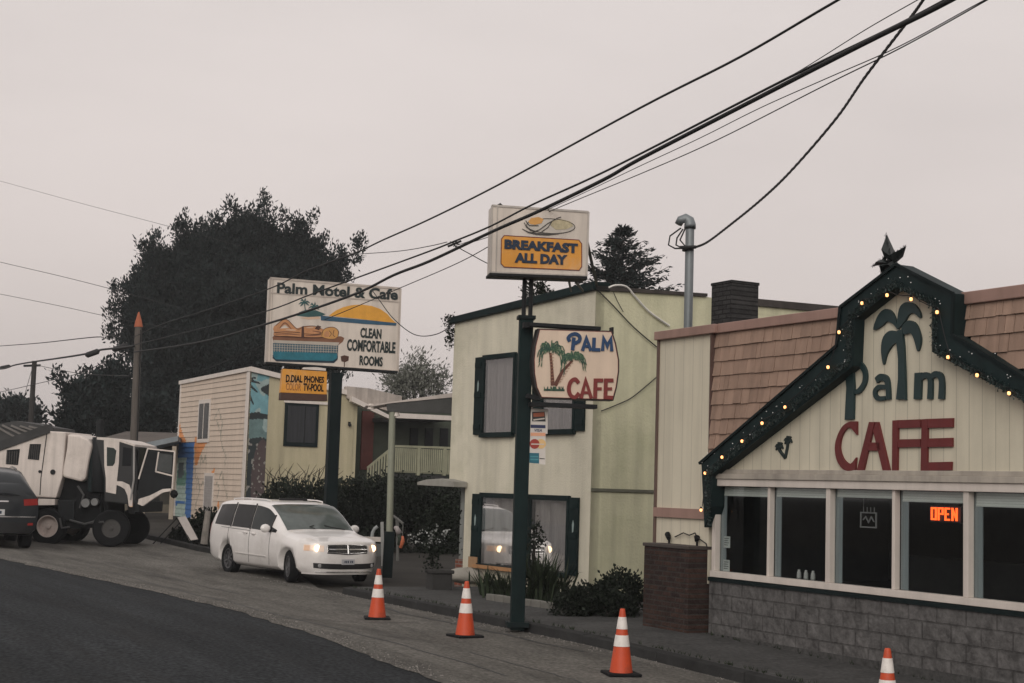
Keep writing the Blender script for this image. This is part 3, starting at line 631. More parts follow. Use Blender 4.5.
# ------------------------------------------------------------------ two-storey office
MA = R_(33); FM = Fr(Vector((at(588, 598, 27.65).x, 27.65, zr(23.6) + .10)), MA); CM = Can(FM, 'x', 0); CR = Can(FM, 'y', 0)
off = thing('motel_office', 'two storey pale green stucco building with dark green shuttered windows', 'building', FM)
PM = CM.P; PR_ = CR.P
lft = PM(451, 430)[0]; tl = PM(455, 322); tr_ = PM(590.5, 290)
w = MB(); lf2 = PM(463.5, 540)[0]; zh_ = PM(455, 485)[1]; CM.poly(w, [(lft, zh_), (lf2, zh_), (lf2, -.4), (0, -.4), (0, tr_[1]), (lft, line_at(tl, tr_, lft))], -.2, 0); front_wall = w.build('front_wall', STUCCO, off)
rb = PR_(757, 300); re = PR_(848, 307)
rt1 = PR_(700, 296); rx = rt1[0] + .15
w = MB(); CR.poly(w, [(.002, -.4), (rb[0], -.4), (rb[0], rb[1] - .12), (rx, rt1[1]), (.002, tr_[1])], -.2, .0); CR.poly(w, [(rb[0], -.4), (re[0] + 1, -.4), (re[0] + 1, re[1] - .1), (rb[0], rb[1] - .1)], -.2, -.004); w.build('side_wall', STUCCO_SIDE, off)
w = MB(); CR.poly(w, [(-.02, tr_[1] - .02), (rx, rt1[1] - .0), (rx, rt1[1] + .06), (-.02, tr_[1] + .06)], -.25, .05)
CR.poly(w, [(rb[0], rb[1] - .12), (re[0] + 1, re[1] - .14), (re[0] + 1, re[1] + .02), (rb[0], rb[1] + .02)], -.2, .05); CR.poly(w, [(rb[0] + 1.9, rb[1] - .36), (re[0] + 1, re[1] - .36), (re[0] + 1, re[1] - .1), (rb[0] + 1.9, rb[1] - .13)], -.2, .03)
w.build('side_fascia', mat('brown_fascia', (.05, .042, .038), .8, var=.4, streak=.3), off)
w = MB(); CM.poly(w, [(lft - .06, line_at(tl, tr_, lft) - .04), (.05, tr_[1] - .02), (.05, tr_[1] + .14), (lft - .06, line_at(tl, tr_, lft) + .1)], -.3, .09); w.build('roof_fascia', GREEN, off, bevel=.01)
w = MB(); w.add([FM.loc(FM.w(.1, .0, tr_[1])), (.1, -lft, line_at(tl, tr_, lft)), (9, -lft, line_at(tl, tr_, lft)), (9, 0, rb[1] - .4)], [(0, 1, 2, 3)]); w.box(8.8, 9, .2, -lft, -.4, 4.6); w.box(.21, 9, -lft - .2, -lft - .0, zh_, 4.4); w.box(1.3, 1.4, -lf2 - .05, -lft, -.4, zh_); w.box(.21, 1.3, -lf2 - .12, -lf2 - .03, -.4, zh_); w.box(.0, 1.3, -lf2 - .02, -lft, zh_ + .01, zh_ + .06); w.build('roof', ROOFDK, off)
sm = PR_(592, 490); sm2 = PR_(646, 491); w = MB(); CR.poly(w, [(.0, sm[1] - .02), (4.2, sm[1] - .02), (4.2, sm[1] + .035), (.0, sm[1] + .035)], 0, .03); w.build('wall_seam', mat('seam', (.12, .12, .09), .8), off)
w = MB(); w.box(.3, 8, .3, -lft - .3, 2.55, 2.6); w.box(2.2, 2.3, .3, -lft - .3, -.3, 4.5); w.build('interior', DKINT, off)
LACE = mat('lace_curtain', (.78, .74, .72), .9, var=.3, vs=1.4, stretch=(8, 8, .2))
def shutter_window(tlp, brp, frame_w, plant_box=False, left_sh=True, right_sh=True, mull_px=None, sill_col=GREEN, split=None, glassm=G_OFFICE):
    (a0, b1), (a1, b0) = PM(*tlp), PM(*brp)
    wd = MB(); fw = .07
    CM.rect(wd, a0, a1, b1 - .07, b1 + .03, -.12, .07); CM.rect(wd, a0, a1, b0 - .10, b0, -.06, .10)
    CM.rect(wd, a0, a0 + fw, b0, b1 - .07, -.06, .06); CM.rect(wd, a1 - fw, a1, b0, b1 - .07, -.06, .06)
    if mull_px:
        for mx, mw in mull_px:
            am = PM(mx, (tlp[1] + brp[1]) / 2)[0]; CM.rect(wd, am - mw / 2, am + mw / 2, b0, b1 - .07, -.06, .055)
    cut = MB(); CM.rect(cut, a0 + .03, a1 - .03, b0 - .02, b1 - .02, -.5, .3); cto = cut.build('cut', BLACK, off)
    md = front_wall.modifiers.new('cut', 'BOOLEAN'); md.operation = 'DIFFERENCE'; md.object = cto; md.solver = 'EXACT'
    dg = bpy.context.evaluated_depsgraph_get(); dg.update(); me = bpy.data.meshes.new_from_object(front_wall.evaluated_get(dg)); front_wall.modifiers.remove(md); front_wall.data = me; bpy.data.objects.remove(cto)
    win = wd.build('window', GREEN, off, bevel=.008)
    w = MB(); CM.rect(w, a0 + .05, a1 - .05, b0, b1 - .06, .032, .038); w.build('pane', glassm, win)
    w = MB()
    n = 90
    vs = []; 
    for i in range(n + 1):
        a = a0 + .06 + (a1 - a0 - .12) * i / n; dd = -.085 + .05 * math.sin(i * .62 + 1.5 * math.sin(i * .13)) + .015 * math.sin(i * 1.7)
        vs += [CM.T(a, b0 + .01, dd), CM.T(a, b1 - .06, dd)]
    w.add(vs, [(2 * i, 2 * i + 2, 2 * i + 3, 2 * i + 1) for i in range(n) if not (.50 < i / n < .57)]); w.build('curtain', LACE if mull_px else CURTAIN, win, smooth=True)
    for side, on in (('l', left_sh), ('r', right_sh)):
        if not on: continue
        w = MB(); q0, q1 = (a0 - .30, a0 - .01) if side == 'l' else (a1 + .01, a1 + .30)
        CM.rect(w, q0, q1, b0 - .04, b1 + .0, .01, .05)
        for zz_ in (b0 + .12, (b0 + b1) / 2, b1 - .16): CM.rect(w, q0 + .02, q1 - .02, zz_ - .05, zz_ + .05, .05, .068)
        c_ = (q0 + q1) / 2; bm_ = b0 + (b1 - b0) * .62
        CM.poly(w, [(c_ - .02, bm_ - .12), (c_ + .02, bm_ - .1), (c_ + .035, bm_ + .04), (c_, bm_ + .12), (c_ - .03, bm_ + .03)], .05, .054, 1)
        w.build('shutter', [GREEN, mat('pale_cutout', (.25, .32, .31), .6)], win, bevel=.006)
    return a0, a1, b0, b1
shutter_window((485, 357), (515, 432), .07, glassm=G_UPPER)
shutter_window((544, 350), (576, 429), .07, glassm=G_UPPER)
a0, a1, b0, b1 = shutter_window((482, 494), (569, 573), .07, mull_px=[(528, .30)])
w = MB(); CM.rect(w, a0 - .02, a0 + (a1 - a0) * .45, b0 - .09, b0 - .02, .10, .16); w.build('sill_board', mat('sill_orange', (.42, .22, .10), .7, var=.2), off)
w = MB(); CM.rect(w, a0 - .33, a0 - .0, b0 - .10, b0 + .12, .05, .075); w.build('patch_board', mat('patch_tan', (.36, .22, .12), .8, var=.3), off)
# small canopy edge with tangled cable at the left corner
pc = PM(447, 487); w = MB(); CM.poly(w, [PM(431, 485.5), PM(468, 487.5), PM(468, 482), PM(455, 479), PM(440, 480), PM(431, 482.5)], .02, .35)
w.build('door_hood', mat('hood_grey', (.30, .29, .26), .8, streak=.3), off, bevel=.01)

# ivy tuft and roof weeds of the office
def leaf_blob(lobes, n_tufts, n_leaf, lsize, up_b=.4, thr=-.15, aspect=.35, shell=.55, nf=.5, seed=1, mb=None, spread=.9, vpow=1.0):
    """leaf-sized faces in clumps through the volume of some ellipsoids: (centre, (rx, ry, rz))"""
    mb = mb or MB(); rn = random.Random(seed); V, Fc = [], []
    vol = [max(1e-5, (r[0] * r[2] + r[0] * r[1]) ** vpow) for c, r in lobes]; tot = sum(vol)
    for (c, r), vv in zip(lobes, vol):
        for _ in range(int(n_tufts * vv / tot) + 1):
            th = rn.uniform(0, 6.2832); z = rn.uniform(-1, 1); q = math.sqrt(1 - z * z); rad = shell + (1.06 - shell) * rn.random() ** .7
            n_ = Vector((q * math.cos(th), q * math.sin(th), z)); p = Vector((c[0] + r[0] * n_.x * rad, c[1] + r[1] * n_.y * rad, c[2] + r[2] * n_.z * rad))
            if noise.noise(p * nf) < thr: continue
            for _k in range(n_leaf):
                d = (n_ * rn.uniform(.2, 1) + Vector((rn.gauss(0, .6), rn.gauss(0, .6), rn.gauss(0, .5) + up_b))).normalized()
                s = lsize * rn.uniform(.6, 1.4); o = p + Vector((rn.gauss(0, 1), rn.gauss(0, 1), rn.gauss(0, 1))) * lsize * spread
                sd = d.cross(Vector((rn.gauss(0, 1), rn.gauss(0, 1), rn.gauss(0, 1)))).normalized() * s * aspect
                i0 = len(V); V += [o - d * s * .2, o + d * s * .4 + sd, o + d * s, o + d * s * .4 - sd]; Fc.append((i0, i0 + 1, i0 + 2, i0 + 3))
    mb.add(V, Fc); return mb
def stems(mb, base, n, h, spread, r, rn, lobes=None):
    for i in range(n):
        a = rn.uniform(0, 6.28); q = rn.uniform(.2, 1) * spread; b_ = Vector(base)
        mb.tube([b_ + Vector((math.cos(a) * q * .15, math.sin(a) * q * .15, 0)), b_ + Vector((math.cos(a) * q * .5, math.sin(a) * q * .5, h * .5)), b_ + Vector((math.cos(a) * q, math.sin(a) * q, h * rn.uniform(.75, 1)))], [r, r * .7, r * .3], 5)
def bush(name, label, cat, fr, lobes, n, leaf, m=LEAF_B, nl=6, group=None, stem=True, seed=1, aspect=.35, thr=-.15, nf=1.5, up_b=.4):
    t = thing(name, label, cat, fr, group)
    leaf_blob(lobes, n, nl, leaf, seed=seed, aspect=aspect, thr=thr, nf=nf, up_b=up_b).build('foliage', m, t, fix=False)
    if stem:
        w = MB(); rn = random.Random(seed)
        for c, r in lobes[:8]: stems(w, (c[0], c[1], 0), 5, c[2] + r[2] * .3, max(r[0], r[1]) * .6, .02, rn)
        w.build('stem', BARK, t)
    return t
rp = Fr(FM.w(*CM.T(*PM(519, 305), -.4)), 0)
bush('roof_weed', 'dark scruffy weed growing behind the office roof edge beside the sign poles', 'weed', rp, [((-.05, .2, .34), (.22, .15, .22)), ((.25, .2, .38), (.22, .15, .14))], 150, .05, seed=4)
vp = Fr(FM.w(*CM.T(*PM(452, 332), .02)), 0)
bush('wall_creeper', 'small dark creeper hanging from the upper left corner of the office', 'creeper', vp, [((-.05, 0, .1), (.12, .1, .25)), ((0, 0, -.2), (.07, .06, .12))], 110, .045, seed=5, stem=False)

# ------------------------------------------------------------------ service mast
MY = 25.2; mf = Fr(Vector((at(688, 330, MY).x, MY, 3.9)), 0); ma = thing('service_mast', 'grey pipe mast with curved weatherhead and drip loops behind the cafe roof', 'mast', mf)
ztop = mf.loc(at(690, 226, MY)).z; rr = .075
w = MB(); w.tube([(0, 0, 0), (mf.loc(at(690, 226, MY)).x, 0, ztop)], rr, 12); w.build('pipe', STEEL, ma, smooth=True)
hx = mf.loc(at(690, 226, MY)).x; w = MB()
w.tube([(hx, 0, ztop - .05), (hx, 0, ztop + .02), (hx - .02, 0, ztop + .09), (hx - .08, 0, ztop + .13), (hx - .16, 0, ztop + .10), (hx - .20, 0, ztop + .02)], [rr + .025, rr + .025, rr + .02, rr + .01, rr, rr - .01], 12); w.build('weatherhead', STEEL, ma, smooth=True)
w = MB(); q = lambda x, y: mf.loc(at(x, y, MY - .15))
for pts in ([(681, 228), (670, 236), (668.5, 245), (675, 248.5), (690, 248)], [(683, 229), (677, 238), (676, 245), (682, 248), (694, 247)], [(685, 229), (680, 240), (686, 247), (700, 246)]): w.tube([q(*p) for p in pts], .014, 6)
w.tube([q(680, 247.5), q(696, 247)], .03, 8); w.build('drip_loop', CABLE, ma)
w = MB(); c_ = q(689, 248); w.tube([c_ + Vector((0, .15, -.03)), c_ + Vector((0, .15, .03))], .1, 12); w.build('clamp', DARK, ma)

# ------------------------------------------------------------------ roadside post with three signs
pb = gp(517, 623, .13); FP = Fr(pb, R_(6)); py_ = pb.y
po = thing('sign_post', 'square dark green steel post carrying the breakfast and cafe signs', 'sign post', FP)
zt = FP.loc(at(522, 318, py_)).z; ztt = FP.loc(at(526, 276, py_)).z
w = MB(); w.box(-.10, .10, -.10, .10, -.1, zt); w.build('lower_tube', GREEN, po, bevel=.012)
w = MB(); w.box(-.16, .16, -.16, .16, -.05, .02); w.build('base_plate', GREENBLACK, po)
w = MB(); dx = FP.loc(at(526, 290, py_)).x * .55
for x in (.0, .10): w.tube([(x - .04, 0, zt - .2), (x - .04, 0, ztt + .25)], .033, 8)
w.build('upper_pipe', DARK, po)
w = MB(); w.box(-.13, .13, -.13, .13, zt - .02, zt + .03); w.build('cap', GREENBLACK, po)
FBk = Fr(Vector((at(538, 275, py_ - .05).x, py_ - .05, at(538, 275, py_).z)), R_(-9) + R_(18)); CB = Can(FBk, 'y', -.18)
bs_ = thing('breakfast_sign', 'weathered box sign with a plate of food above an orange BREAKFAST ALL DAY panel', 'sign', FBk)
P6 = lambda x, y: CB.P(x, y)
cor = [P6(490.5, 272.5), P6(586.5, 276), P6(588.5, 212), P6(492, 205.5)]
w = MB(); CB.poly(w, cor, -.36, 0); w.build('sign_box', OFFWHITE, bs_, bevel=.012)
w = MB()
for a_, b_ in zip(cor, cor[1:] + cor[:1]): CB.stroke(w, [a_, b_], .03, 0, .012)
CB.stroke(w, [P6(497.5, 207), P6(496, 272)], .018, 0, .012); w.build('rim', mat('sign_rim', (.46, .42, .38), .5, streak=.3), bs_)
w = MB(); CB.poly(w, [P6(489.5, 273), P6(587, 276.5), P6(587, 279), P6(489.5, 275.5)], -.38, .03); w.build('bottom_rail', DARK, bs_)
Zb = lambda pts: [P6(480 + x * .2048, 195 + y * .2048) for x, y in pts]
w = MB(); CB.poly(w, Zb([(118, 198), (482, 220), (496, 238), (496, 350), (484, 368), (118, 352), (102, 335), (104, 215)]), 0, .008); pn = w.build('orange_panel', ORANGE, bs_)
w = MB(); pts_ = Zb([(118, 198), (482, 220), (496, 238), (496, 350), (484, 368), (118, 352), (102, 335), (104, 215)])
CB.stroke(w, pts_, .012, .008, .011, closed=True); w.build('panel_border', MAROON, bs_)
w = MB()
def warp_text(can, txt, bl, brr, tl, trr, d0, d1, bold, mbx, shape=1.0):
    (a0, b0), (a1, b1), (_, t0), (_, t1) = bl, brr, tl, trr; i0 = len(mbx.v); can.text(mbx, txt, (a0, 0, a1, 1), d0, d1, 0, bold)
    for i in range(i0, len(mbx.v)):
        x, y, z = mbx.v[i]; t = (x - a0) / (a1 - a0); lo_ = b0 + (b1 - b0) * t; hi = t0 + (t1 - t0) * t; mbx.v[i] = (x, y, lo_ + z * (hi - lo_))
def text_px(can, mb, txt, tlp, brp, d0, d1, m=0, bold=0, tilt=0.0, shear=0):
    (a0, b1), (a1, b0) = can.P(*tlp), can.P(*brp); t0 = len(mb.v); can.text(mb, txt, (a0, b0, a1, b1), d0, d1, m, bold, shear)
    if tilt:
        for i in range(t0, len(mb.v)):
            x, y, z = mb.v[i]; a = x if can.k == 'y' else -y; mb.v[i] = (x, y, z + tilt * (a - a0))
for txt, q in (('BREAKFAST', [(118, 264), (476, 286), (118, 216), (478, 238)]), ('ALL DAY', [(168, 330), (424, 342), (170, 282), (428, 294)])):
    z4 = Zb(q); warp_text(CB, txt, z4[0], z4[1], z4[2], z4[3], .008, .02, .06, w, .9)
w.build('lettering', NAVY, bs_)
w = MB(); oval = [(345 + 118 * math.cos(t), 152 + 36 * math.sin(t) + (118 * math.cos(t)) * .04) for t in [i * math.pi / 12 for i in range(24)]]
CB.poly(w, Zb(oval), 0, .006, 0); CB.stroke(w, Zb(oval), .01, .006, .010, 1, closed=True)
CB.stroke(w, Zb([(205, 165), (235, 182), (275, 190), (330, 194), (385, 190)]), [.006, .02, .028, .022, .006], .006, .012, 1)
CB.poly(w, Zb([(235, 130), (250, 112), (285, 108), (310, 118), (300, 138), (268, 146), (245, 142)]), .006, .012, 2)
CB.poly(w, Zb([(350, 128), (395, 118), (440, 130), (455, 152), (420, 168), (370, 170), (345, 150)]), .006, .010, 3)
for q in ([(250, 185), (290, 170), (330, 140), (380, 112), (395, 108)], [(215, 135), (225, 155), (245, 172), (268, 180)], [(300, 180), (330, 160), (352, 128)], [(222, 125), (240, 150), (285, 150)]): CB.stroke(w, Zb(q), .012, .012, .015, 1)
w.build('plate_picture', [mat('plate_grey', (.50, .46, .41), .6, var=.15, vs=9), mat('ink', (.05, .045, .04), .6), mat('egg_orange', (.62, .32, .09), .6), mat('toast', (.46, .40, .26), .7, var=.3, vs=14)], bs_)
w = MB(); a, b_ = P6(498, 206); w.tube([CB.T(a - .02, b_, -.1), CB.T(a + .06, b_ + .05, -.1)], .022, 6); w.tube([CB.T(a + .06, b_ + .05, -.1), CB.T(a + .15, b_ - .02, -.1)], .006, 5); w.build('top_bracket', DARK, bs_)
w = MB(); ra = at(590, 288, 27.4)
for px_, py2 in ((574, 276), (581, 277), (586, 214)):
    a, b_ = P6(px_, py2); p0 = Vector(CB.T(a, b_ - .02, -.38 if py2 > 250 else -.30)); q1 = FBk.loc(at(571 if px_ == 574 else (583 if px_ == 581 else 597), 291 if px_ < 586 else 286, 27.5))
    w.tube([p0, q1], .022 if px_ < 585 else .03, 6)
w.build('roof_brace', DARK, bs_)
# barrel shaped PALM CAFE sign on the post
zb = at(578, 400, py_).z; FPc = Fr(Vector((at(578, 400, py_ - .02).x, py_ - .02, zb)), R_(12)); CP = Can(FPc, 'y', -.13)
ps = thing('cafe_sign', 'barrel shaped beige PALM CAFE sign with two painted palms, bolted to the green post', 'sign', FPc)
Zp = lambda pts: [CP.P(515 + x * .234375, 320 + y * .2343) for x, y in pts]
out_ = [(100, 36), (415, 46), (432, 100), (445, 170), (445, 220), (435, 290), (420, 345), (108, 334), (88, 290), (78, 230), (76, 170), (82, 110)]
w = MB(); CP.poly(w, Zp(out_), -.22, 0); w.build('sign_box', mat('sign_edge', (.035, .03, .028), .5), ps)
inn = [(256 + (x - 256) * .965, 190 + (y - 190) * .965) for x, y in out_]
w = MB(); CP.poly(w, Zp(inn), 0, .012); w.build('sign_face', BEIGE, ps)
w = MB(); CP.stroke(w, Zp(inn), .006, .012, .016, closed=True); w.build('face_border', REDBR, ps)
w = MB(); CP.stroke(w, Zp([(60, 17), (365, 36)]), .05, -.2, .02); w.build('top_rail', DARK, ps)
w = MB(); CP.stroke(w, Zp([(70, 358), (350, 370)]), .06, -.2, .02); w.build('bottom_rail', DARK, ps)
for q, wd_ in (([(418, 30), (418, 60)], .03), ([(55, 322), (110, 336)], .06), ([(40, 20), (70, 20)], .08)): w = MB(); CP.stroke(w, Zp(q), wd_, -.15, -.01); w.build('bracket', DARK, ps)
w = MB()
CP.curve(w, Zp([(232, 92), (226, 78), (238, 64), (258, 60), (274, 72), (272, 90), (252, 100)]), .052, .012, .03); CP.stroke(w, Zp([(250, 75), (244, 130)]), .052, .012, .029)
CP.stroke(w, Zp([(286, 132), (303, 78), (322, 132)]), .050, .012, .03); CP.stroke(w, Zp([(292, 112), (318, 114)]), .040, .012, .028)
CP.stroke(w, Zp([(336, 76), (334, 127), (362, 128)]), .052, .012, .03)
CP.stroke(w, Zp([(372, 132), (376, 78), (392, 112), (408, 80), (411, 134)]), .050, .012, .03); w.build('palm_lettering', mat('royal_blue', (.014, .05, .13), .5), ps)
w = MB()
CP.curve(w, Zp([(270, 270), (255, 253), (236, 265), (228, 295), (236, 322), (255, 330), (272, 312)]), .056, .012, .03)
CP.stroke(w, Zp([(280, 335), (300, 258), (324, 335)]), .054, .012, .03); CP.stroke(w, Zp([(288, 310), (316, 311)]), .040, .012, .028)
CP.stroke(w, Zp([(340, 335), (342, 258), (374, 258)]), .056, .012, .03); CP.stroke(w, Zp([(342, 294), (368, 294)]), .044, .012, .028)
CP.stroke(w, Zp([(418, 258), (386, 258), (384, 330), (416, 332)]), .056, .012, .03); CP.stroke(w, Zp([(386, 294), (412, 294)]), .044, .012, .028)
w.build('cafe_lettering', REDBR, ps)
w = MB(); rnp = random.Random(11)
CP.stroke(w, Zp([(160, 280), (156, 210), (150, 140)]), [.06, .04, .035], .012, .02, 1); CP.stroke(w, Zp([(170, 280), (200, 220), (245, 172)]), [.06, .045, .03], .012, .021, 1)
for i in range(9): CP.stroke(w, Zp([(148, 150 + i * 14), (164, 146 + i * 14)]), .008, .021, .023, 3); 
for i in range(8): CP.stroke(w, Zp([(182 + i * 8, 268 - i * 12), (196 + i * 7, 262 - i * 11)]), .008, .022, .024, 3)
lay = 0
for (cx, cy, rx2, ry2, nf_) in ((152, 128, 56, 42, 19), (248, 164, 52, 34, 17)):
    for k_ in range(nf_):
        a = math.pi * (-.22 + 1.44 * k_ / (nf_ - 1)) + rnp.uniform(-.08, .08); ex, ey = cx + math.cos(a) * rx2 * rnp.uniform(.75, 1), cy - math.sin(a) * ry2 * rnp.uniform(.7, 1)
        dp = rnp.uniform(14, 44) * (.35 + abs(math.cos(a))); fr_pts = spl([(cx, cy), ((cx + ex) / 2, (cy + ey) / 2 - 9), (ex, ey), (ex + (ex - cx) * .12, ey + dp)], 5); lay += 1
        CP.stroke(w, Zp(fr_pts), .009, .020 + lay * .0002, .0225 + lay * .0002, rnp.choice((0, 2)))
        for q_ in range(2, len(fr_pts)):
            x, y = fr_pts[q_]; l_ = rnp.uniform(8, 17); CP.stroke(w, Zp([(x, y), (x + (x - cx) * .08 + rnp.uniform(-3, 3), y + l_)]), [.013, .003], .020 + lay * .0002, .022 + lay * .0002 + .00004 * q_, rnp.choice((0, 0, 2, 2, 4)))
for k_ in range(22):
    x = rnp.uniform(125, 210); CP.stroke(w, Zp([(x, 302), (x + rnp.uniform(-6, 6), 284)]), [.022, .004], .012, .02 + .0002 * k_, rnp.choice((0, 2)))
CP.stroke(w, Zp([(122, 298), (210, 300)]), .03, .012, .018, 2)
w.build('palm_picture', [mat('frond_green', (.05, .11, .06), .5), mat('trunk_brown', (.12, .045, .03), .5), mat('frond_dark', (.02, .06, .045), .5), mat('trunk_ring', (.36, .2, .13), .5), mat('frond_pale', (.17, .24, .15), .5)], ps)
# card stickers
FK = Fr(Vector((at(537, 464, py_).x, py_, at(537, 464, py_).z)), R_(6)); CK = Can(FK, 'y', -.06)
kd = thing('card_panel', 'narrow white panel of four payment card stickers fixed beside the green post', 'sign', FK)
Zk = lambda pts: [CK.P(520 + x * .10256, 400 + y * .1025) for x, y in pts]
w = MB(); CK.poly(w, Zk([(88, 78), (272, 92), (268, 330), (250, 330), (248, 632), (80, 612)]), -.02, 0); CK.poly(w, Zk([(92, 50), (128, 50), (128, 85), (92, 85)]), -.02, 0); w.build('backing', mat('sticker_white', (.62, .58, .54), .5), kd)
w = MB()
CK.poly(w, Zk([(118, 115), (240, 112), (250, 210), (118, 208)]), 0, .004, 0); CK.poly(w, Zk([(130, 128), (235, 120), (238, 160), (130, 165)]), .004, .006, 1); CK.stroke(w, Zk([(130, 195), (240, 180)]), .02, .004, .006, 5)
CK.poly(w, Zk([(104, 240), (248, 245), (248, 276), (104, 272)]), 0, .004, 2); CK.poly(w, Zk([(104, 318), (248, 320), (248, 352), (104, 350)]), 0, .004, 3)
circ = lambda cx, cy, r: [(cx + r * math.cos(t * math.pi / 10), cy + r * math.sin(t * math.pi / 10)) for t in range(20)]
CK.poly(w, Zk(circ(205, 428, 48)), 0, .003, 6); CK.poly(w, Zk(circ(142, 428, 48)), 0, .005, 4); CK.stroke(w, Zk([(108, 430), (235, 432)]), .016, .005, .007, 5)
CK.poly(w, Zk([(92, 515), (186, 518), (186, 620), (92, 612)]), 0, .004, 7); CK.poly(w, Zk([(100, 545), (180, 547), (180, 560), (100, 558)]), .004, .006, 8); CK.poly(w, Zk([(100, 572), (180, 574), (180, 588), (100, 586)]), .004, .006, 8)
CK.stroke(w, Zk([(190, 570), (240, 574)]), .012, 0, .004, 0)
CK.text(w, 'VISA', tuple(Zk([(140, 308)])[0]) + tuple(Zk([(215, 284)])[0]), 0, .004, 2, .02, .2)
CM_ = [mat('sticker%d' % i, c, .5, var=.1) for i, c in enumerate([(.03, .03, .03), (.36, .10, .05), (.02, .03, .09), (.72, .36, .22), (.33, .04, .03), (.6, .55, .5), (.72, .48, .22), (.02, .13, .18), (.06, .25, .3)])]
w.build('stickers', CM_, kd)

# ------------------------------------------------------------------ motel sign
SY = 36.0; FMS = Fr(Vector((at(330, 480, SY).x, SY, zr(33, 14) + .1)), R_(20)); CS = Can(FMS, 'y', -.16)
ms = thing('motel_sign', 'large motel sign with a painted sunset, pool and sunbather above a small orange room board', 'sign', FMS)
Zm = lambda pts: [CS.P(255 + x * .20487, 265 + y * .205) for x, y in pts]
w = MB(); zt = CS.P(330, 372)[1]; w.box(-.10, .17, -.12, .14, -.3, zt); w.build('post', GREENBLACK, ms)
w = MB(); CS.poly(w, Zm([(75, 64), (710, 115), (696, 520), (57, 475)]), -.32, 0); bxs = w.build('sign_box', OFFWHITE, ms, bevel=.012)
w = MB()
fr_ = Zm([(75, 64), (710, 115), (696, 520), (57, 475)])
for a_, b_ in zip(fr_, fr_[1:] + fr_[:1]): CS.stroke(w, [a_, b_], .05, 0, .016)
CS.stroke(w, Zm([(72, 135), (706, 180)]), .03, 0, .014); CS.stroke(w, Zm([(88, 66), (74, 475)]), .02, 0, .0135); w.build('rim', mat('rim_tan', (.48, .42, .37), .5, streak=.3), ms)
w = MB()
text_px(CS, w, 'Palm Motel & Cafe', (255 + 106 * .2049, 265 + 84 * .205), (255 + 696 * .2049, 265 + 139 * .205 ), 0, .016, 0, .05, tilt=-.005)
n0 = 0
(aA, bA), (aB, bB) = Zm([(106, 138)])[0], Zm([(696, 172)])[0]; (_, tA), (_, tB) = Zm([(106, 84)])[0], Zm([(696, 118)])[0]
w = MB(); CS.text(w, 'Palm Motel & Cafe', (aA, 0, aB, 1), 0, .016, 0, .032)
w.v = [(x, y, (bA + (bB - bA) * (x - aA) / (aB - aA)) + z * ((tA - bA) + ((tB - bB) - (tA - bA)) * (x - aA) / (aB - aA))) for x, y, z in w.v]
w.build('name_lettering', DKGREEN, ms)
w = MB()
for txt, q in (('CLEAN', [(513, 354), (616, 362), (513, 305), (616, 313)]), ('COMFORTABLE', [(448, 418), (684, 432), (448, 360), (684, 376)]), ('ROOMS', [(509, 488), (622, 496), (509, 440), (622, 449)])):
    z4 = Zm(q); warp_text(CS, txt, z4[0], z4[1], z4[2], z4[3], 0, .012, .035, w)
w.build('rooms_lettering', DKGREEN, ms)
PIC = [mat('sign_' + n, c, .5, var=v, vs=6, streak=.1) for n, c, v in (('sun', (.68, .33, .045), .12), ('sea', (.03, .09, .15), .15), ('skin', (.50, .24, .11), .15), ('outline', (.07, .03, .02), .2),
     ('pool', (.02, .15, .20), .3), ('tile', (.06, .11, .14), .2), ('deep', (.012, .03, .05), .2), ('grout', (.45, .4, .34), .1), ('island', (.03, .09, .09), .3), ('hair', (.58, .30, .10), .1), ('ledge', (.20, .09, .05), .2), ('sand', (.6, .42, .3), .1))]
w = MB()
CS.poly(w, Zm([(360, 248), (372, 238), (395, 222), (430, 206), (470, 196), (520, 193), (570, 200), (610, 214), (645, 238), (665, 262), (690, 284), (500, 262)]), 0, .006, 0)
CS.poly(w, Zm([(320, 246), (350, 250), (690, 283), (688, 296), (540, 288), (400, 276), (322, 270)]), .006, .010, 1)
CS.poly(w, Zm([(205, 248), (215, 230), (250, 218), (300, 222), (345, 240), (320, 250), (260, 254)]), 0, .006, 8); CS.poly(w, Zm([(215, 258), (260, 254), (310, 252), (320, 262), (260, 266)]), 0, .005, 11)
for x, y, h in ((240, 182, 42), (288, 202, 22)):
    CS.stroke(w, Zm([(x + 6, y + h), (x, y)]), .02, .006, .010, 8)
    for dx, dy in ((-28, 6), (-18, -10), (8, -12), (28, 0), (24, 12), (-20, 16)): CS.stroke(w, Zm([(x, y), (x + dx * .6, y + dy - 4), (x + dx, y + dy + 4)]), [.03, .035, .008], .008, .012 + .0001 * dx, 8)
# pool edge seen from the side
CS.poly(w, Zm([(85, 352), (92, 345), (420, 348), (436, 356), (428, 374), (408, 390), (90, 376)]), 0, .006, 10)
CS.poly(w, Zm([(90, 366), (412, 378), (404, 394), (90, 380)]), .006, .009, 7)
CS.poly(w, Zm([(88, 380), (406, 393), (400, 432), (88, 420)]), 0, .006, 5); CS.poly(w, Zm([(88, 420), (400, 430), (402, 460), (385, 476), (110, 468), (88, 450)]), 0, .006, 4)
CS.poly(w, Zm([(86, 446), (100, 460), (380, 468), (402, 452), (402, 462), (385, 478), (105, 470), (86, 455)]), .006, .009, 6)
for i in range(25): x = 95 + i * 12.6; CS.stroke(w, Zm([(x, 384 + i * .45), (x - 1, 424 + i * .2)]), .010, .006, .008, 7)
for y in (390, 402, 414): CS.stroke(w, Zm([(90, y), (404, y + 11)]), .010, .006, .0085, 7)
CS.stroke(w, Zm([(86, 440), (100, 466), (380, 474), (402, 458), (404, 390)]), .012, .009, .012, 6)
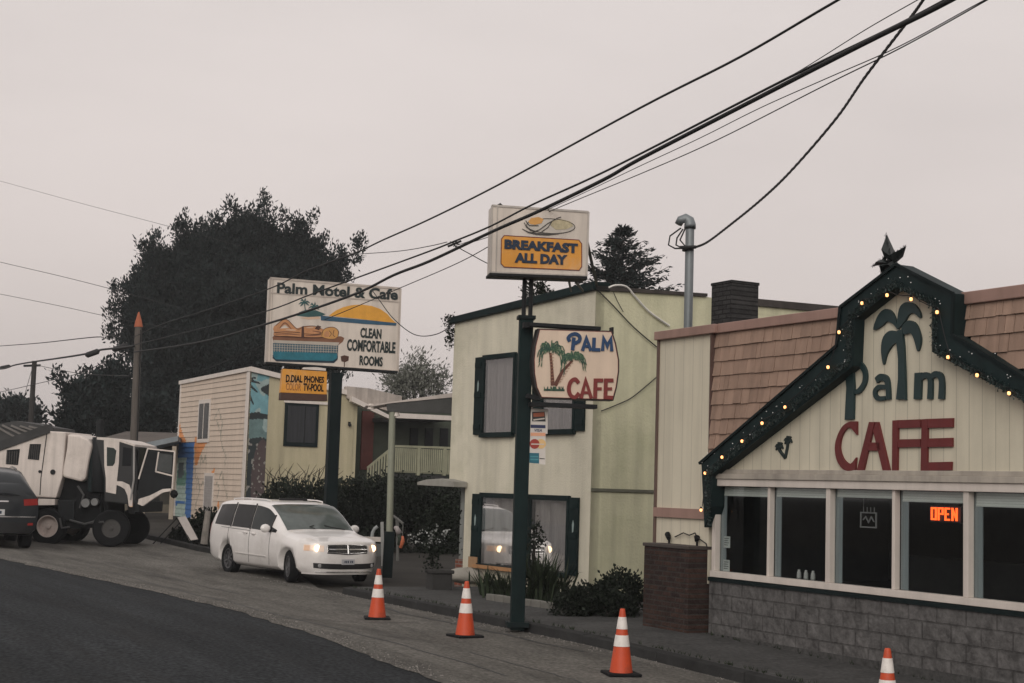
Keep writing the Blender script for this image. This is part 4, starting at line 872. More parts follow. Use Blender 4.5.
# sunbather lying on the ledge
body = [(92, 330), (100, 315), (150, 308), (200, 310), (235, 300), (285, 300), (330, 312), (345, 330), (340, 350), (280, 352), (220, 350), (150, 346), (95, 345)]
CS.poly(w, Zm(spl(body, 3, True)), .006, .012, 2)
CS.poly(w, Zm(spl([(92, 300), (135, 268), (152, 264), (205, 312), (180, 322), (146, 290), (112, 320), (92, 322)], 2, True)), .006, .011, 2)
for q, m_ in (([(100, 338), (160, 336), (222, 342)], 10), ([(245, 345), (290, 343), (330, 338)], 10), ([(120, 308), (146, 282), (178, 314)], 10), ([(250, 306), (285, 304)], 11), ([(150, 316), (200, 318)], 11), ([(280, 322), (310, 326), (328, 334)], 10)): CS.stroke(w, Zm(spl(q, 4)), [.012 + .018 * math.sin(math.pi * i / (4 * (len(q) - 1))) for i in range(4 * (len(q) - 1) + 1)], .012, .0135, m_)
CS.poly(w, Zm(spl([(322, 345), (330, 318), (355, 306), (385, 306), (405, 322), (405, 345), (385, 360), (350, 358)], 3, True)), .012, .016, 9)
CS.poly(w, Zm(spl([(338, 348), (340, 328), (352, 322), (362, 332), (358, 350)], 3, True)), .016, .0172, 2)
CS.poly(w, Zm([(225, 352), (228, 300), (238, 298), (240, 352)]), .012, .0145, 3); CS.poly(w, Zm([(290, 312), (305, 294), (322, 300), (312, 318)]), .012, .0145, 3)
for q in ([(92, 330), (150, 326), (220, 330)], [(92, 345), (150, 350), (280, 355), (330, 352)], [(100, 296), (150, 264), (205, 312), (240, 300), (290, 298), (322, 312)], [(240, 336), (300, 338), (330, 330)], [(325, 345), (332, 318), (356, 305), (386, 305), (406, 322), (404, 346)], [(360, 320), (372, 335), (362, 350)], [(385, 318), (380, 340), (390, 350)]):
    CS.stroke(w, Zm(spl(q, 4)), .013, .016, .0185, 3)
CS.poly(w, Zm([(418, 446), (436, 440), (458, 446), (456, 466), (440, 474), (422, 470)]), 0, .006, 3); CS.stroke(w, Zm([(436, 470), (436, 496)]), .02, 0, .005, 3)
w.build('picture', PIC, ms)
w = MB(); CS.poly(w, Zm([(135, 506), (352, 520), (350, 632), (126, 622)]), -.2, .0); sb = w.build('room_board', ORANGE, ms, bevel=.008)
w = MB(); z4 = Zm([(150, 572), (336, 576), (150, 534), (336, 545)]); warp_text(CS, 'D.DIAL PHONES', z4[0], z4[1], z4[2], z4[3], 0, .010, .03, w)
z4 = Zm([(235, 614), (334, 618), (235, 576), (334, 582)]); warp_text(CS, 'TV-POOL', z4[0], z4[1], z4[2], z4[3], 0, .010, .03, w); w.build('lettering', BLACK, sb)
w = MB(); z4 = Zm([(150, 610), (224, 614), (150, 574), (224, 578)]); warp_text(CS, 'COLOR', z4[0], z4[1], z4[2], z4[3], 0, .006, .02, w); w.build('faded_lettering', mat('faded_letter', (.36, .15, .04), .6, var=.4, vs=12), sb)
w = MB(); CS.poly(w, Zm([(126, 622), (350, 632), (352, 664), (124, 658)]), -.22, .03); w.build('under_board', mat('dark_brown_board', (.07, .035, .025), .7), ms)
w = MB(); CS.stroke(w, Zm([(52, 477), (696, 522)]), .05, -.33, .02); w.build('bottom_rail', DARK, ms)
w = MB(); CS.poly(w, Zm([(235, 500), (300, 498), (345, 505), (345, 516), (230, 508)]), -.1, .02); w.build('clip', WHITE, ms)

# ------------------------------------------------------------------ vehicles
def table(rows):
    xs = [r[0] for r in rows]
    def f(x):
        if x <= xs[0]: return rows[0][1:]
        if x >= xs[-1]: return rows[-1][1:]
        i = max(k for k in range(len(xs) - 1) if xs[k] <= x); t = (x - xs[i]) / (xs[i + 1] - xs[i]); out = []
        for c in range(1, len(rows[0])):
            p1, p2 = rows[i][c], rows[i + 1][c]; h = xs[i + 1] - xs[i]
            def slope(k):
                if k <= 0 or k >= len(xs) - 1: return None
                d0 = (rows[k][c] - rows[k - 1][c]) / (xs[k] - xs[k - 1]); d1 = (rows[k + 1][c] - rows[k][c]) / (xs[k + 1] - xs[k])
                return 0 if d0 * d1 <= 0 else 2 * d0 * d1 / (d0 + d1)
            d = (p2 - p1) / h; m0 = slope(i); m1 = slope(i + 1); m0 = d if m0 is None else m0; m1 = d if m1 is None else m1
            t2, t3 = t * t, t * t * t
            out.append((2 * t3 - 3 * t2 + 1) * p1 + (t3 - 2 * t2 + t) * h * m0 + (-2 * t3 + 3 * t2) * p2 + (t3 - t2) * h * m1)
        return out
    return f
class Car:
    """car skin: stations along the length d from the nose; local x forward, y left"""
    def __init__(s, rows, L, ox, nose=.5, nose_p=3.2, tail=.25, K=1.0):
        s.f = table(rows); s.L, s.ox, s.n, s.np, s.tl = L, ox, nose, nose_p, tail; s.K = K
        s.d0, s.d1 = rows[0][0], rows[-1][0]
    def sec(s, d):
        zb, ws, wm, wb, zbelt, wt, zte, zt = s.f(d); zm = (zb + zbelt) / 2
        return [(0, zb), (.9 * ws, zb), (ws, zb + .09), (wm, zm), (wm * .997, (zm + zbelt) / 2 + .02), (wb, zbelt), (wb + (wt - wb) * .5 + .012, zbelt + (zte - zbelt) * .5), (wt, zte), (wt * .88, zte + (zt - zte) * .55), (wt * .5, zt - (zt - zte) * .10), (0, zt)]
    def S(s, d, q, side, off=0.0):
        """point on the side skin: q is an index into sec (fractions allowed)"""
        def P0(dd, qq):
            c = s.sec(dd); i = min(int(qq), len(c) - 2); t = qq - i; return Vector((s.ox - dd, side * (c[i][0] + (c[i + 1][0] - c[i][0]) * t), c[i][1] + (c[i + 1][1] - c[i][1]) * t))
        p = P0(d, q)
        if off:
            a = P0(d + .02, q) - P0(d - .02, q); b = P0(d, min(q + .1, 10)) - P0(d, max(q - .1, 0)); n = a.cross(b)
            if n.length < 1e-9: n = Vector((0, side, 0))
            n.normalize()
            ref = Vector((0, side, .3)) if q < 7 else Vector((0, 0, 1))
            if n.dot(ref) < 0: n = -n
            p = p + n * off
        return p
    def front(s, k, z, off=0.0):
        """nose skin, k from -1 (right) to 1 (left)"""
        c = s.sec(s.d0); ys = [(z_, y_) for y_, z_ in c[1:6]]; w = lerp_tab(z, ys)
        d = s.n * abs(k) ** s.np + .02 + max(0, z - .62) * .22 * (1 - abs(k) ** s.np) + max(0, .36 - z) * .25 * (1 - abs(k))
        d = min(d + (s.d0 - s.n - .02) * abs(k) ** 7, s.d0 + .0001); return Vector((s.ox - d + off, k * w * (1 + .0), z))
    def back(s, k, z, off=0.0):
        c = s.sec(s.d1); ys = sorted([(z_, y_) for y_, z_ in c[1:8]]); w = lerp_tab(z, ys)
        d = s.d1 + s.tl * (1 - abs(k) ** 3.0) * (1 - max(0, (z - .9)) * .55); return Vector((s.ox - d - off, k * w, z))
    def patch(s, mb, fn, n, m, mi=0): mb.grid(fn, n, m, mi)
    def body(s, nd=52):
        mb = MB(); ds = [s.d0 + (s.d1 - s.d0) * i / nd for i in range(nd + 1)]; ring = []
        for d in ds:
            c = s.sec(d); ring.append([(s.ox - d, y, z) for y, z in c] + [(s.ox - d, -y, z) for y, z in c[-2:0:-1]])
        n = len(ring[0]); vs = [p for r in ring for p in r]
        fs = [(i * n + j, i * n + (j + 1) % n, (i + 1) * n + (j + 1) % n, (i + 1) * n + j) for i in range(nd) for j in range(n)]
        fs += [tuple(range(n - 1, -1, -1)), tuple(range(nd * n, (nd + 1) * n))]; mb.add(vs, fs); return mb
def wheel(root, pos, r, wd, yaw=0, rim=RIM, spokes=10, tyre=BLACK, dish=.03, rim_r=.66):
    sgn = 1 if pos[1] > 0 else -1
    t = MB(); h = wd / 2; t.lathe([(r * rim_r, -h * .8), (r * .9, -h), (r * .985, -h * .8), (r, -h * .4), (r, h * .4), (r * .985, h * .8), (r * .9, h), (r * rim_r, h * .8)], axis='y', n=32)
    o = t.build('tyre', tyre, smooth=True); e = bpy.data.objects.new('wheel', None); COL.objects.link(e); e.parent = root; e.location = pos; e.rotation_euler = (0, 0, yaw); o.parent = e
    b = MB(); R0 = r * rim_r; yo = sgn * (h * .8 - dish)
    b.lathe([(R0, sgn * h * .8), (R0 * .93, sgn * h * .78), (R0 * .9, yo - sgn * .04), (.001, yo - sgn * .045)], axis='y', n=28)
    for i in range(spokes):
        a = 2 * math.pi * i / spokes; c_, s_ = math.cos(a), math.sin(a); b.beam((c_ * R0 * .15, yo - sgn * .01, s_ * R0 * .15), (c_ * R0 * .92, yo - sgn * .005, s_ * R0 * .92), R0 * .16, .03, upv=(0, 1, 0))
    b.lathe([(R0 * .2, yo - sgn * .02), (R0 * .18, yo + sgn * .015), (.001, yo + sgn * .02)], axis='y', n=14)
    q = b.build('rim', rim, e, smooth=False); return e
def cut_wells(o, cuts):
    """wheel openings cut out of a body mesh: (x, z, r, y0, y1)"""
    for (x, z, r, y0, y1) in cuts:
        c = MB(); c.lathe([(.0001, y0), (r, y0), (r, y1), (.0001, y1)], (x, 0, z), 'y', 36); co_ = c.build('cut', BLACK); co_.parent = o.parent
        bm = bmesh.new(); bm.from_mesh(co_.data); bmesh.ops.remove_doubles(bm, verts=bm.verts, dist=.001); bmesh.ops.recalc_face_normals(bm, faces=bm.faces); bm.to_mesh(co_.data); bm.free()
        md = o.modifiers.new('cut', 'BOOLEAN'); md.operation = 'DIFFERENCE'; md.object = co_; md.solver = 'EXACT'
        dg = bpy.context.evaluated_depsgraph_get(); dg.update(); me = bpy.data.meshes.new_from_object(o.evaluated_get(dg)); o.modifiers.remove(md); o.data = me
        bpy.data.objects.remove(co_)
    o.data.polygons.foreach_set('use_smooth', [True] * len(o.data.polygons))

# white minivan parked facing us
VH = TH - math.pi / 2 + R_(6.5); K = .955
c0 = gp(287, 582.5); hd = Vector((math.cos(VH), math.sin(VH), 0)); lf = Vector((-hd.y, hd.x, 0))
vo = c0 + lf * .93 * K - hd * 1.54 * K; vo.z = c0.z + .0
FV = Fr(vo, VH); van = thing('minivan', 'white minivan with lit headlights parked facing the camera on the gravel drive', 'minivan', FV)
van.scale = (K, K, K)
rows = [(.50, .25, .935, .965, .94, .88, .86, .94, .99), (.9, .24, .955, .985, .965, .95, .86, 1.0, 1.05), (1.25, .24, .965, .99, .968, 1.0, .84, 1.065, 1.11), (1.5, .24, .968, .995, .968, 1.02, .83, 1.22, 1.27),
        (1.9, .24, .97, .995, .968, 1.035, .81, 1.465, 1.51), (2.25, .24, .97, .995, .968, 1.045, .80, 1.61, 1.66), (2.8, .24, .97, .995, .968, 1.06, .80, 1.665, 1.72), (3.6, .24, .97, .995, .968, 1.075, .80, 1.67, 1.73),
        (4.4, .25, .965, .99, .96, 1.09, .785, 1.65, 1.71), (4.88, .28, .94, .975, .945, 1.10, .745, 1.61, 1.67), (5.05, .34, .92, .955, .925, 1.10, .755, 1.48, 1.54), (5.14, .38, .88, .92, .89, 1.02, .82, 1.10, 1.14)]
WB = 3.08; OX = WB / 2 + .98
car = Car(rows, 5.1, OX, nose=.44, nose_p=4.0)
body = car.body().build('body', CARWHITE, van, smooth=False)
wf, wr_ = WB / 2, -WB / 2
cut_wells(body, [(x, .345, .40, y0, y1) for x in (wf, wr_) for y0, y1 in ((-1.2, -.62), (.62, 1.2))])
# nose with bumper
nb = MB(); zs_ = [.22, .26, .33, .42, .52, .62, .72, .80, .86, .90]; ks = [-1 + 2 * i / 32 for i in range(33)]
def topz(k):
    c = car.sec(car.d0); y = abs(k) * c[5][0]; tab = sorted((yy, zz) for yy, zz in c[5:]); return lerp_tab(y, tab)
vs = [car.front(k, z) for z in zs_ for k in ks]
hoodrow = [Vector((OX - min(car.d0, car.n * abs(k) ** car.np + .13), car.front(k, .86).y, .885 + (topz(k) - .93) * .6)) for k in ks]
lastrow = [Vector((OX - car.d0, k * car.sec(car.d0)[5][0], topz(k) if abs(k) < .999 else car.sec(car.d0)[5][1])) for k in ks]
vs += hoodrow + lastrow; nk = len(ks); rws = len(zs_) + 2
nb.add(vs, [(i * nk + j, i * nk + j + 1, (i + 1) * nk + j + 1, (i + 1) * nk + j) for i in range(rws - 1) for j in range(nk - 1)])
nose = nb.build('front_bumper', CARWHITE, van, smooth=True)
cut_wells(nose, []) 
def fpatch(name, m, k0, k1, zlo, zhi, off, n=10, parent=van, smooth=True):
    w = MB(); zl = zlo if callable(zlo) else (lambda k: zlo); zh = zhi if callable(zhi) else (lambda k: zhi)
    w.grid(lambda i, j: car.front(k0 + (k1 - k0) * i, zl(k0 + (k1 - k0) * i) + (zh(k0 + (k1 - k0) * i) - zl(k0 + (k1 - k0) * i)) * j, off), n, 4); return w.build(name, m, parent, smooth=smooth)
gr = fpatch('grille', PLASTIC, -.50, .50, lambda k: .635 + .06 * abs(k), lambda k: .855 - .04 * abs(k) ** 2, .006, 16)
w = MB()
for z in (.70, .735, .77, .805): w.tube([car.front(-.46 + .92 * i / 12, z, .012) for i in range(13)], .005, 4)
w.tube([car.front(0, z, .03) for z in (.66, .75, .845)], .019, 6); w.tube([car.front(k, .752, .026) for k in (-.47, -.3, -.15, 0, .15, .3, .47)], .015, 6)
w.tube([car.front(k, .848 - .05 * k * k, .016) for k in [-.5 + .1 * i for i in range(11)]], .010, 5); w.tube([car.front(k, .663 + .05 * abs(k), .016) for k in [-.5 + .1 * i for i in range(11)]], .010, 5)
for sg in (-1, 1): w.tube([car.front(sg * .5, .69, .016), car.front(sg * .5, .835, .016)], .010, 5)
w.build('cross_bars', CHROME, gr)
for sg in (-1, 1):
    hl = fpatch('headlight', HEADL, sg * .57, sg * .93, lambda k: .70 + .05 * (abs(k) - .57), lambda k: .825 + .05 * (abs(k) - .57), .008, 10)
    w = MB(); w.lathe([(.001, .012), (.06, .008), (.075, -.01)], car.front(sg * .70, .768, .012), 'x', 14); w.build('lamp', HEADG, hl)
    w = MB(); w.grid(lambda i, j: car.front(sg * (.84 + .08 * i), .715 + .11 * j, .013), 4, 3); w.build('turn_lamp', AMBER, hl)
low = fpatch('lower_intake', PLASTIC, -.78, .78, lambda k: .335 + .05 * abs(k) ** 3, lambda k: .445 + .03 * abs(k) ** 2, .007, 20)
w = MB(); w.tube([car.front(-.78 + 1.56 * i / 14, .275, .012) for i in range(15)], .014, 5); w.build('chrome_lip', CHROME, van)
for sg in (-1, 1):
    w = MB(); w.lathe([(.001, .012), (.04, .006), (.045, -.01)], car.front(sg * .66, .405, .012), 'x', 12); w.build('fog_lamp', mat('fog_lens', (.3, .3, .3), .2), van)
pf = [car.front(-.16, .43, .02), car.front(.16, .43, .02), car.front(.16, .545, .025), car.front(-.16, .545, .025)]
w = MB(); w.add(pf + [p + Vector((-.03, 0, 0)) for p in pf], [(0, 1, 2, 3), (7, 6, 5, 4), (0, 4, 5, 1), (1, 5, 6, 2), (2, 6, 7, 3), (3, 7, 4, 0)])
for y in (-.09, -.05, -.01, .05, .09): w.box(pf[0].x + .001, pf[0].x + .006, y, y + .022, .465, .515, 1)
w.build('licence_plate', [mat('plate', (.42, .42, .44), .5, var=.15, vs=20), NAVY], van)
# glass
w = MB(); w.grid(lambda i, j: car.S(1.30 + .90 * i, 7.25 + 5.5 * j if j < .5 else 7.25 + 5.5 * (1 - j), 1 if j < .5 else -1, .008), 12, 16); ws_ = w.build('windscreen', WSHIELD, van, smooth=True)
w = MB()
for y0, y1 in ((.55, .05), (-.1, -.6)):
    w.tube([car.S(1.29, 7.3 + 2.6 * (1 - abs(y0)), 1 if y0 > 0 else -1, .02), car.S(1.36, 9.4, 1 if y0 > 0 else -1, .022), car.S(1.40, 9.7, 1 if y1 >= 0 else -1, .022)], .010, 5)
w.build('wiper', PLASTIC, ws_)
for sg in (-1, 1):
    for d0, d1, nm in ((1.86, 2.80, 'front'), (2.88, 3.82, 'mid'), (3.90, 4.82, 'rear')):
        w = MB(); w.grid(lambda i, j: car.S(d0 + (d1 - d0) * i, 5.06 + 1.72 * j, sg, .007), 10, 6); w.build('side_window', CARGLASS if nm != 'front' else mat('front_side_glass', (.022, .027, .028), .1, spec=.15), van, smooth=True)
    w = MB(); w.grid(lambda i, j: car.S(1.55 + .27 * i, 5.1 + .5 * j, sg, .007), 3, 2); w.build('quarter_window', CARGLASS, van, smooth=True)
    for d in (1.83, 2.84, 3.87): w = MB(); w.tube([car.S(d, q, sg, .009) for q in (5.0, 5.5, 6, 6.5, 6.9)], .018, 4); w.build('pillar_trim', PLASTIC, van)
    w = MB()
    for d in (1.80, 2.84, 3.98): w.tube([car.S(d, q, sg, .001) for q in (2.0, 2.5, 3, 3.5, 4, 4.5, 4.95)], .0055, 4)
    w.tube([car.S(2.84 + i * .12, 4.85, sg, .001) for i in range(14)], .006, 4)
    w.build('door_seam', DARK, van)
    w = MB(); w.tube([car.S(1.95 + .2 * i, 2.55, sg, .006) for i in range(9)], .016, 5); w.build('side_moulding', mat('moulding', (.5, .48, .46), .4), van)
    w = MB()
    for d in (2.62, 3.05): w.beam(car.S(d - .10, 4.55, sg, .025), car.S(d + .10, 4.55, sg, .025), .035, .035)
    w.build('door_handle', CARWHITE, van, bevel=.008)
    w = MB(); m0 = car.S(1.80, 5.1, sg, .0); cx = m0 + Vector((.02, sg * .15, .07)); w.ball(cx, .12, 12, 0, (.62, 1.0, .80)); mir = w.build('mirror', CARWHITE, van, smooth=True)
    w = MB(); w.tube([m0 + Vector((0, -sg * .02, .0)), cx + Vector((0, 0, -.03))], .03, 6); w.build('mirror_arm', PLASTIC, mir)
    w = MB(); w.tube([car.S(2.5 + .25 * i, 8.2, sg, .035) for i in range(9)], .016, 5)
    for i in (0, 4, 8): w.tube([car.S(2.5 + .25 * i, 8.2, sg, -.01), car.S(2.5 + .25 * i, 8.2, sg, .035)], .014, 5)
    w.build('roof_rail', CARWHITE, van)
    w = MB(); w.grid(lambda i, j: car.S(5.04 + .05 * i, 3.9 + 1.4 * j, sg, .006), 3, 5); w.build('tail_light', REDLENS, van, smooth=True)
w = MB(); w.beam((OX - 2.7, -.35, 1.75), (OX - 2.7, .35, 1.75), .06, .05); w.build('roof_bar', PLASTIC, van, bevel=.01)
w = MB(); w.box(wr_ - .6, wf + .5, -.62, .62, .2, .6); w.build('underbody', BLACK, van)
for x in (wf, wr_):
    for sg in (-1, 1): wheel(van, (x, sg * .83, .345), .345, .225, (R_(-14) if x > 0 else 0), spokes=9, rim=mat('dull_rim', (.12, .12, .125), .45, metal=.5))

# dark grey SUV seen from behind at the left edge
sv = gp(24.5, 548); SVH = TH + math.pi / 2 + R_(-4); hd = Vector((math.cos(SVH), math.sin(SVH), 0)); rg = Vector((hd.y, -hd.x, 0))
dist = sv.y; SK = 80 * dist / 1500 / 1.70 * 1.0
so = sv - rg * .80 * SK + hd * 1.33 * SK; so.z = sv.z
FSV = Fr(so, SVH); suv = thing('suv', 'dark grey suv cut by the left edge, seen from behind with a red tail light', 'suv', FSV); suv.scale = (SK, SK, SK)
rows2 = [(.45, .28, .86, .92, .90, .86, .82, .93, .985), (1.2, .27, .90, .945, .92, .98, .76, 1.05, 1.09), (1.5, .27, .91, .95, .925, 1.0, .73, 1.24, 1.29), (2.1, .27, .915, .95, .925, 1.02, .66, 1.57, 1.63), (2.8, .27, .915, .95, .925, 1.04, .65, 1.62, 1.69),
         (3.6, .27, .915, .95, .925, 1.06, .64, 1.58, 1.66), (4.1, .30, .91, .945, .92, 1.07, .62, 1.48, 1.57), (4.3, .34, .90, .94, .91, 1.06, .66, 1.30, 1.36)]
car2 = Car(rows2, 4.45, 2.22, tail=.16)
bd = car2.body(40); tz = [.34, .42, .5, .6, .7, .8, .9, .98, 1.06, 1.2, 1.30]; ks2 = [-1 + i / 10 for i in range(21)]
bo = bd.build('body', CARGREY, suv); cut_wells(bo, [(x, .35, .40, y0, y1) for x in (1.32, -1.33) for y0, y1 in ((-1.2, -.6), (.6, 1.2))])
w = MB(); rowsv = [[car2.back(k, z) for k in ks2] for z in tz]; rowsv.append([Vector((car2.ox - car2.d1, k * .62, 1.36)) for k in ks2])
w.add([p for r in rowsv for p in r], [(i * 21 + j, i * 21 + j + 1, (i + 1) * 21 + j + 1, (i + 1) * 21 + j) for i in range(len(rowsv) - 1) for j in range(20)]); w.build('tailgate', CARGREY, suv, smooth=True)
w = MB(); zs2 = [.3, .4, .55, .7, .8, .86, .93]; w.add([car2.front(k, z) for z in zs2 for k in ks2], [(i * 21 + j, i * 21 + j + 1, (i + 1) * 21 + j + 1, (i + 1) * 21 + j) for i in range(len(zs2) - 1) for j in range(20)]); w.build('front_bumper', CARGREY, suv, smooth=True)
def bpatch(name, m, k0, k1, z0, z1, off, n=8):
    w = MB(); w.grid(lambda i, j: car2.back(k0 + (k1 - k0) * i, z0 + (z1 - z0) * j, off), n, 4); return w.build(name, m, suv, smooth=True)
w = MB(); w.grid(lambda i, j: Vector((car2.ox - (3.72 + .62 * (1 - j)) - .012, (-1 + 2 * i) * (.60 + .05 * (1 - j)) * (1 - .1 * j), 1.10 + .44 * j)) + Vector((-.155 * (1 - j) * (1 - abs(-1 + 2 * i) ** 3), 0, .03 * (1 - abs(2 * i - 1)))), 10, 5); w.build('rear_window', CARGLASS, suv, smooth=True)
for sg in (-1, 1):
    w = MB(); w.grid(lambda i, j: car2.back(sg * (.68 + .31 * i), .90 + .13 * j + .02 * i, .008), 6, 4); w.grid(lambda i, j: car2.S(4.06 + .235 * i, 4.75 - .3 * (1 - i) + .5 * j, sg, .012), 4, 4); tl_ = w.build('tail_light', REDLENS, suv, smooth=True)
    w = MB(); w.grid(lambda i, j: car2.S(1.75 + 1.9 * i, 5.1 + 1.6 * j, sg, .006), 12, 4); w.build('side_window', CARGLASS, suv, smooth=True)
    w = MB(); w.grid(lambda i, j: car2.back(sg * (.80 + .12 * i), .50 + .05 * j, .01), 3, 2); w.build('reflector', REDLENS, suv)
bpatch('bumper_trim', CHROME, -.95, .95, .66, .685, .012, 16); bpatch('lower_bumper', PLASTIC, -.95, .95, .34, .56, .008, 16); bpatch('garnish', CHROME, -.35, .35, .97, 1.0, .02)
w = MB(); p0 = car2.back(.26, .72, .02); w.box(p0.x - .01, p0.x + .02, -.26, .26, .70, .82)
for y in (-.2, -.13, -.06, .04, .11, .18): w.box(p0.x - .013, p0.x - .01, y, y + .04, .73, .79, 1)
w.build('licence_plate', [mat('plate_suv', (.55, .55, .55), .5), NAVY], suv)
for sg in (-1, 1):
    w = MB(); w.tube([car2.S(2.0 + .25 * i, 8.2, sg, .03) for i in range(8)], .018, 5); w.build('roof_rail', CHROME, suv)
    w = MB(); w.ball(car2.S(1.75, 5.1, sg) + Vector((0, sg * .12, .06)), .11, 10, 0, (.7, 1, .8)); w.build('mirror', CARGREY, suv, smooth=True)
for x in (1.32, -1.33):
    for sg in (-1, 1): wheel(suv, (x, sg * .79, .35), .35, .23, spokes=5)

# ------------------------------------------------------------------ street sweeper truck with its door open
tc_ = gp(109, 547); THD = TH - math.pi / 2 + R_(56); hd = Vector((math.cos(THD), math.sin(THD), 0)); lf = Vector((-hd.y, hd.x, 0))
HWT = .98; to = tc_ + lf * (HWT - .08); to.z = tc_.z; FT = Fr(to, THD); CT = Can(FT, 'y', -HWT)
tk = thing('sweeper_truck', 'white road sweeper truck with black exhaust stack, dark cab and its near door open', 'truck', FT)
T = lambda pts: [CT.P(*p) for p in pts]
def slab(name, pts, m, y0=-HWT, y1=HWT, bevel=0, parent=tk):
    w = MB(); pts = T(pts); CT.poly(w, pts, -(y1 - y0), -(y0 + HWT)); return w.build(name, m, parent, bevel=bevel)
hop = slab('hopper_body', [(-40, 462), (0, 448), (47, 431), (66, 432), (62, 478), (56, 498), (40, 497), (-40, 497)], TRUCKW, bevel=.03)
slab('hopper_lower', [(-40, 497), (55, 499), (55, 505), (-40, 506)], TRUCKW, -HWT - .02, HWT)
w = MB(); CT.stroke(w, T([(-40, 459), (0, 446), (49, 428.5)]), .24, -.3, .05); w.build('hopper_edge', ROOFDK, hop)
w = MB(); CT.poly(w, T([(-40, 428), (10, 420), (47, 427), (47, 433), (-40, 462)]), -2.0, -.5); w.build('hopper_lid', mat('lid_grey', (.05, .05, .05), .8, var=.3), hop)
w = MB()
for i in range(5): CT.stroke(w, T([(2 + i * 9 - 16, 424 + i * .4), (14 + i * 9, 440 - i * 1.9)]), .05, -.5, -.44)
w.build('lid_rib', mat('lid_rib', (.16, .15, .14), .8), hop)
for q in ([(7, 450), (20, 449), (18, 465), (6, 464)], [(30, 444), (41, 444), (39, 460), (28, 459)]):
    v_ = slab('side_vent', q, DARK, -HWT - .015, -HWT + .05, parent=hop)
    w = MB(); (xa, za), (xb, zb_) = T([q[0]])[0], T([q[2]])[0]
    for i in range(5): CT.rect(w, xa + (xb - xa) * (i + .3) / 5, xa + (xb - xa) * (i + .55) / 5, zb_ + .02, za - .03, .015, .03)
    w.build('vent_slats', mat('slat_grey', (.07, .065, .06), .7), v_)
w = MB(); CT.stroke(w, T([(47, 433), (41, 478), (40, 495)]), .02, 0, .012); CT.stroke(w, T([(2, 447), (47, 431)]), .02, 0, .013); w.build('panel_seam', DARK, hop)
for x, y in ((40, 471.5), (53, 472)):
    w = MB(); a, b_ = CT.P(x, y); w.lathe([(.001, 0), (.07 if x > 50 else .04, 0), (.07 if x > 50 else .04, .03), (.001, .03)], CT.T(a, b_, .03), 'y', 10); w.build('latch', DARK, hop)
slab('engine_cover', [(67, 434), (78, 434.5), (88, 439), (92, 445), (88, 462), (85, 479), (81, 482), (62, 477), (62, 470), (66, 448)], TRUCKW, -HWT + .02, HWT - .1, bevel=.06)
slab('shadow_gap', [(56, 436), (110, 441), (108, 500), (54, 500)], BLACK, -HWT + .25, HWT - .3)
slab('chassis', [(-40, 500), (104, 496), (104, 522), (60, 529), (-40, 531)], BLACK, -HWT + .32, .95)
slab('side_skirt', [(58, 497), (98, 494), (99, 520), (90, 528), (64, 529), (58, 518)], BLACK, -HWT + .12, -.5)
slab('tool_box', [(57, 500), (74, 500), (73, 520), (57, 521)], DARK, -HWT + .05, .9, bevel=.02)
slab('air_tank', [(76, 497), (98, 495), (100, 514), (78, 518)], DARK, -HWT + .12, .9, bevel=.03)
w = MB()
for x, y, r in ((86, 503, .12), (95, 502, .10)): a, b_ = CT.P(x, y); w.lathe([(.001, 0), (r, .0), (r, .12), (.001, .12)], CT.T(a, b_, .05), 'y', 14)
w.build('valve', mat('dull_alloy', (.22, .22, .22), .45, metal=.6), tk)
w = MB()
for pts in ([(70, 520), (85, 524), (100, 520)], [(60, 518), (62, 528), (70, 527)], [(88, 523), (104, 522)], [(78, 486), (84, 495), (80, 508)]): w.tube([CT.T(*CT.P(*p), .02) for p in pts], .03, 6)
w.build('hose', mat('hose_grey', (.06, .06, .06), .6), tk)
(xa, z0), (xb, z1) = CT.P(96, 492), CT.P(97, 437); w = MB(); w.tube([CT.T(xa, z0, -.2), CT.T(xb, z1, -.2)], [.20, .19], 14); st_ = w.build('exhaust_stack', DARK, tk, smooth=True)
(xa, z0), (xb, z1) = CT.P(97, 440), CT.P(97.5, 424); w = MB(); w.tube([CT.T(xa, z0, -.2), CT.T(xb, z1, -.2)], .10, 12); w.tube([CT.T(xb, z1, -.2), CT.T(xb + .02, z1 + .13, -.2)], [.12, .10], 10); w.build('stack_tip', DARK, st_)
slab('intake_box', [(88, 446), (106, 446), (104, 492), (86, 492)], GREENBLACK, -HWT + .1, -.3, bevel=.02)
cab = slab('cab', [(95, 439), (106, 440), (120, 441.5), (135, 446), (137, 470), (136, 505), (104, 502), (104, 480)], mat('cab_dark', (.016, .017, .018), .5), -HWT, HWT, bevel=.03)
slab('cab_corner', [(104, 439), (119.5, 440.5), (119, 462), (117, 481), (116, 494), (106, 492), (106, 478), (104.5, 466)], TRUCKW, -HWT - .012, -HWT + .25, parent=cab)
slab('cab_roof', [(97, 437), (106, 437.5), (120, 439.5), (135, 444.5), (135, 446.5), (120, 441.8), (97, 439.5)], TRUCKW, -HWT - .015, HWT - .2, parent=cab)
slab('door_opening', [(122, 443.5), (133.5, 446), (134, 472), (131, 499), (124, 484), (117.5, 481), (120, 462)], mat('cab_inside', (.02, .02, .021), .6), -HWT - .022, -HWT + .03, parent=cab)
slab('side_glass', [(123.5, 447), (132, 448.5), (131.5, 466), (122.5, 466)], CARGLASS, -HWT - .03, -HWT, parent=cab)
slab('rear_quarter_glass', [(107, 447), (114, 448), (116.5, 450.5), (115, 463), (113, 466), (107, 466)], mat('green_glass', (.02, .03, .027), .15), -HWT - .022, -HWT + .03, parent=cab, bevel=.01)
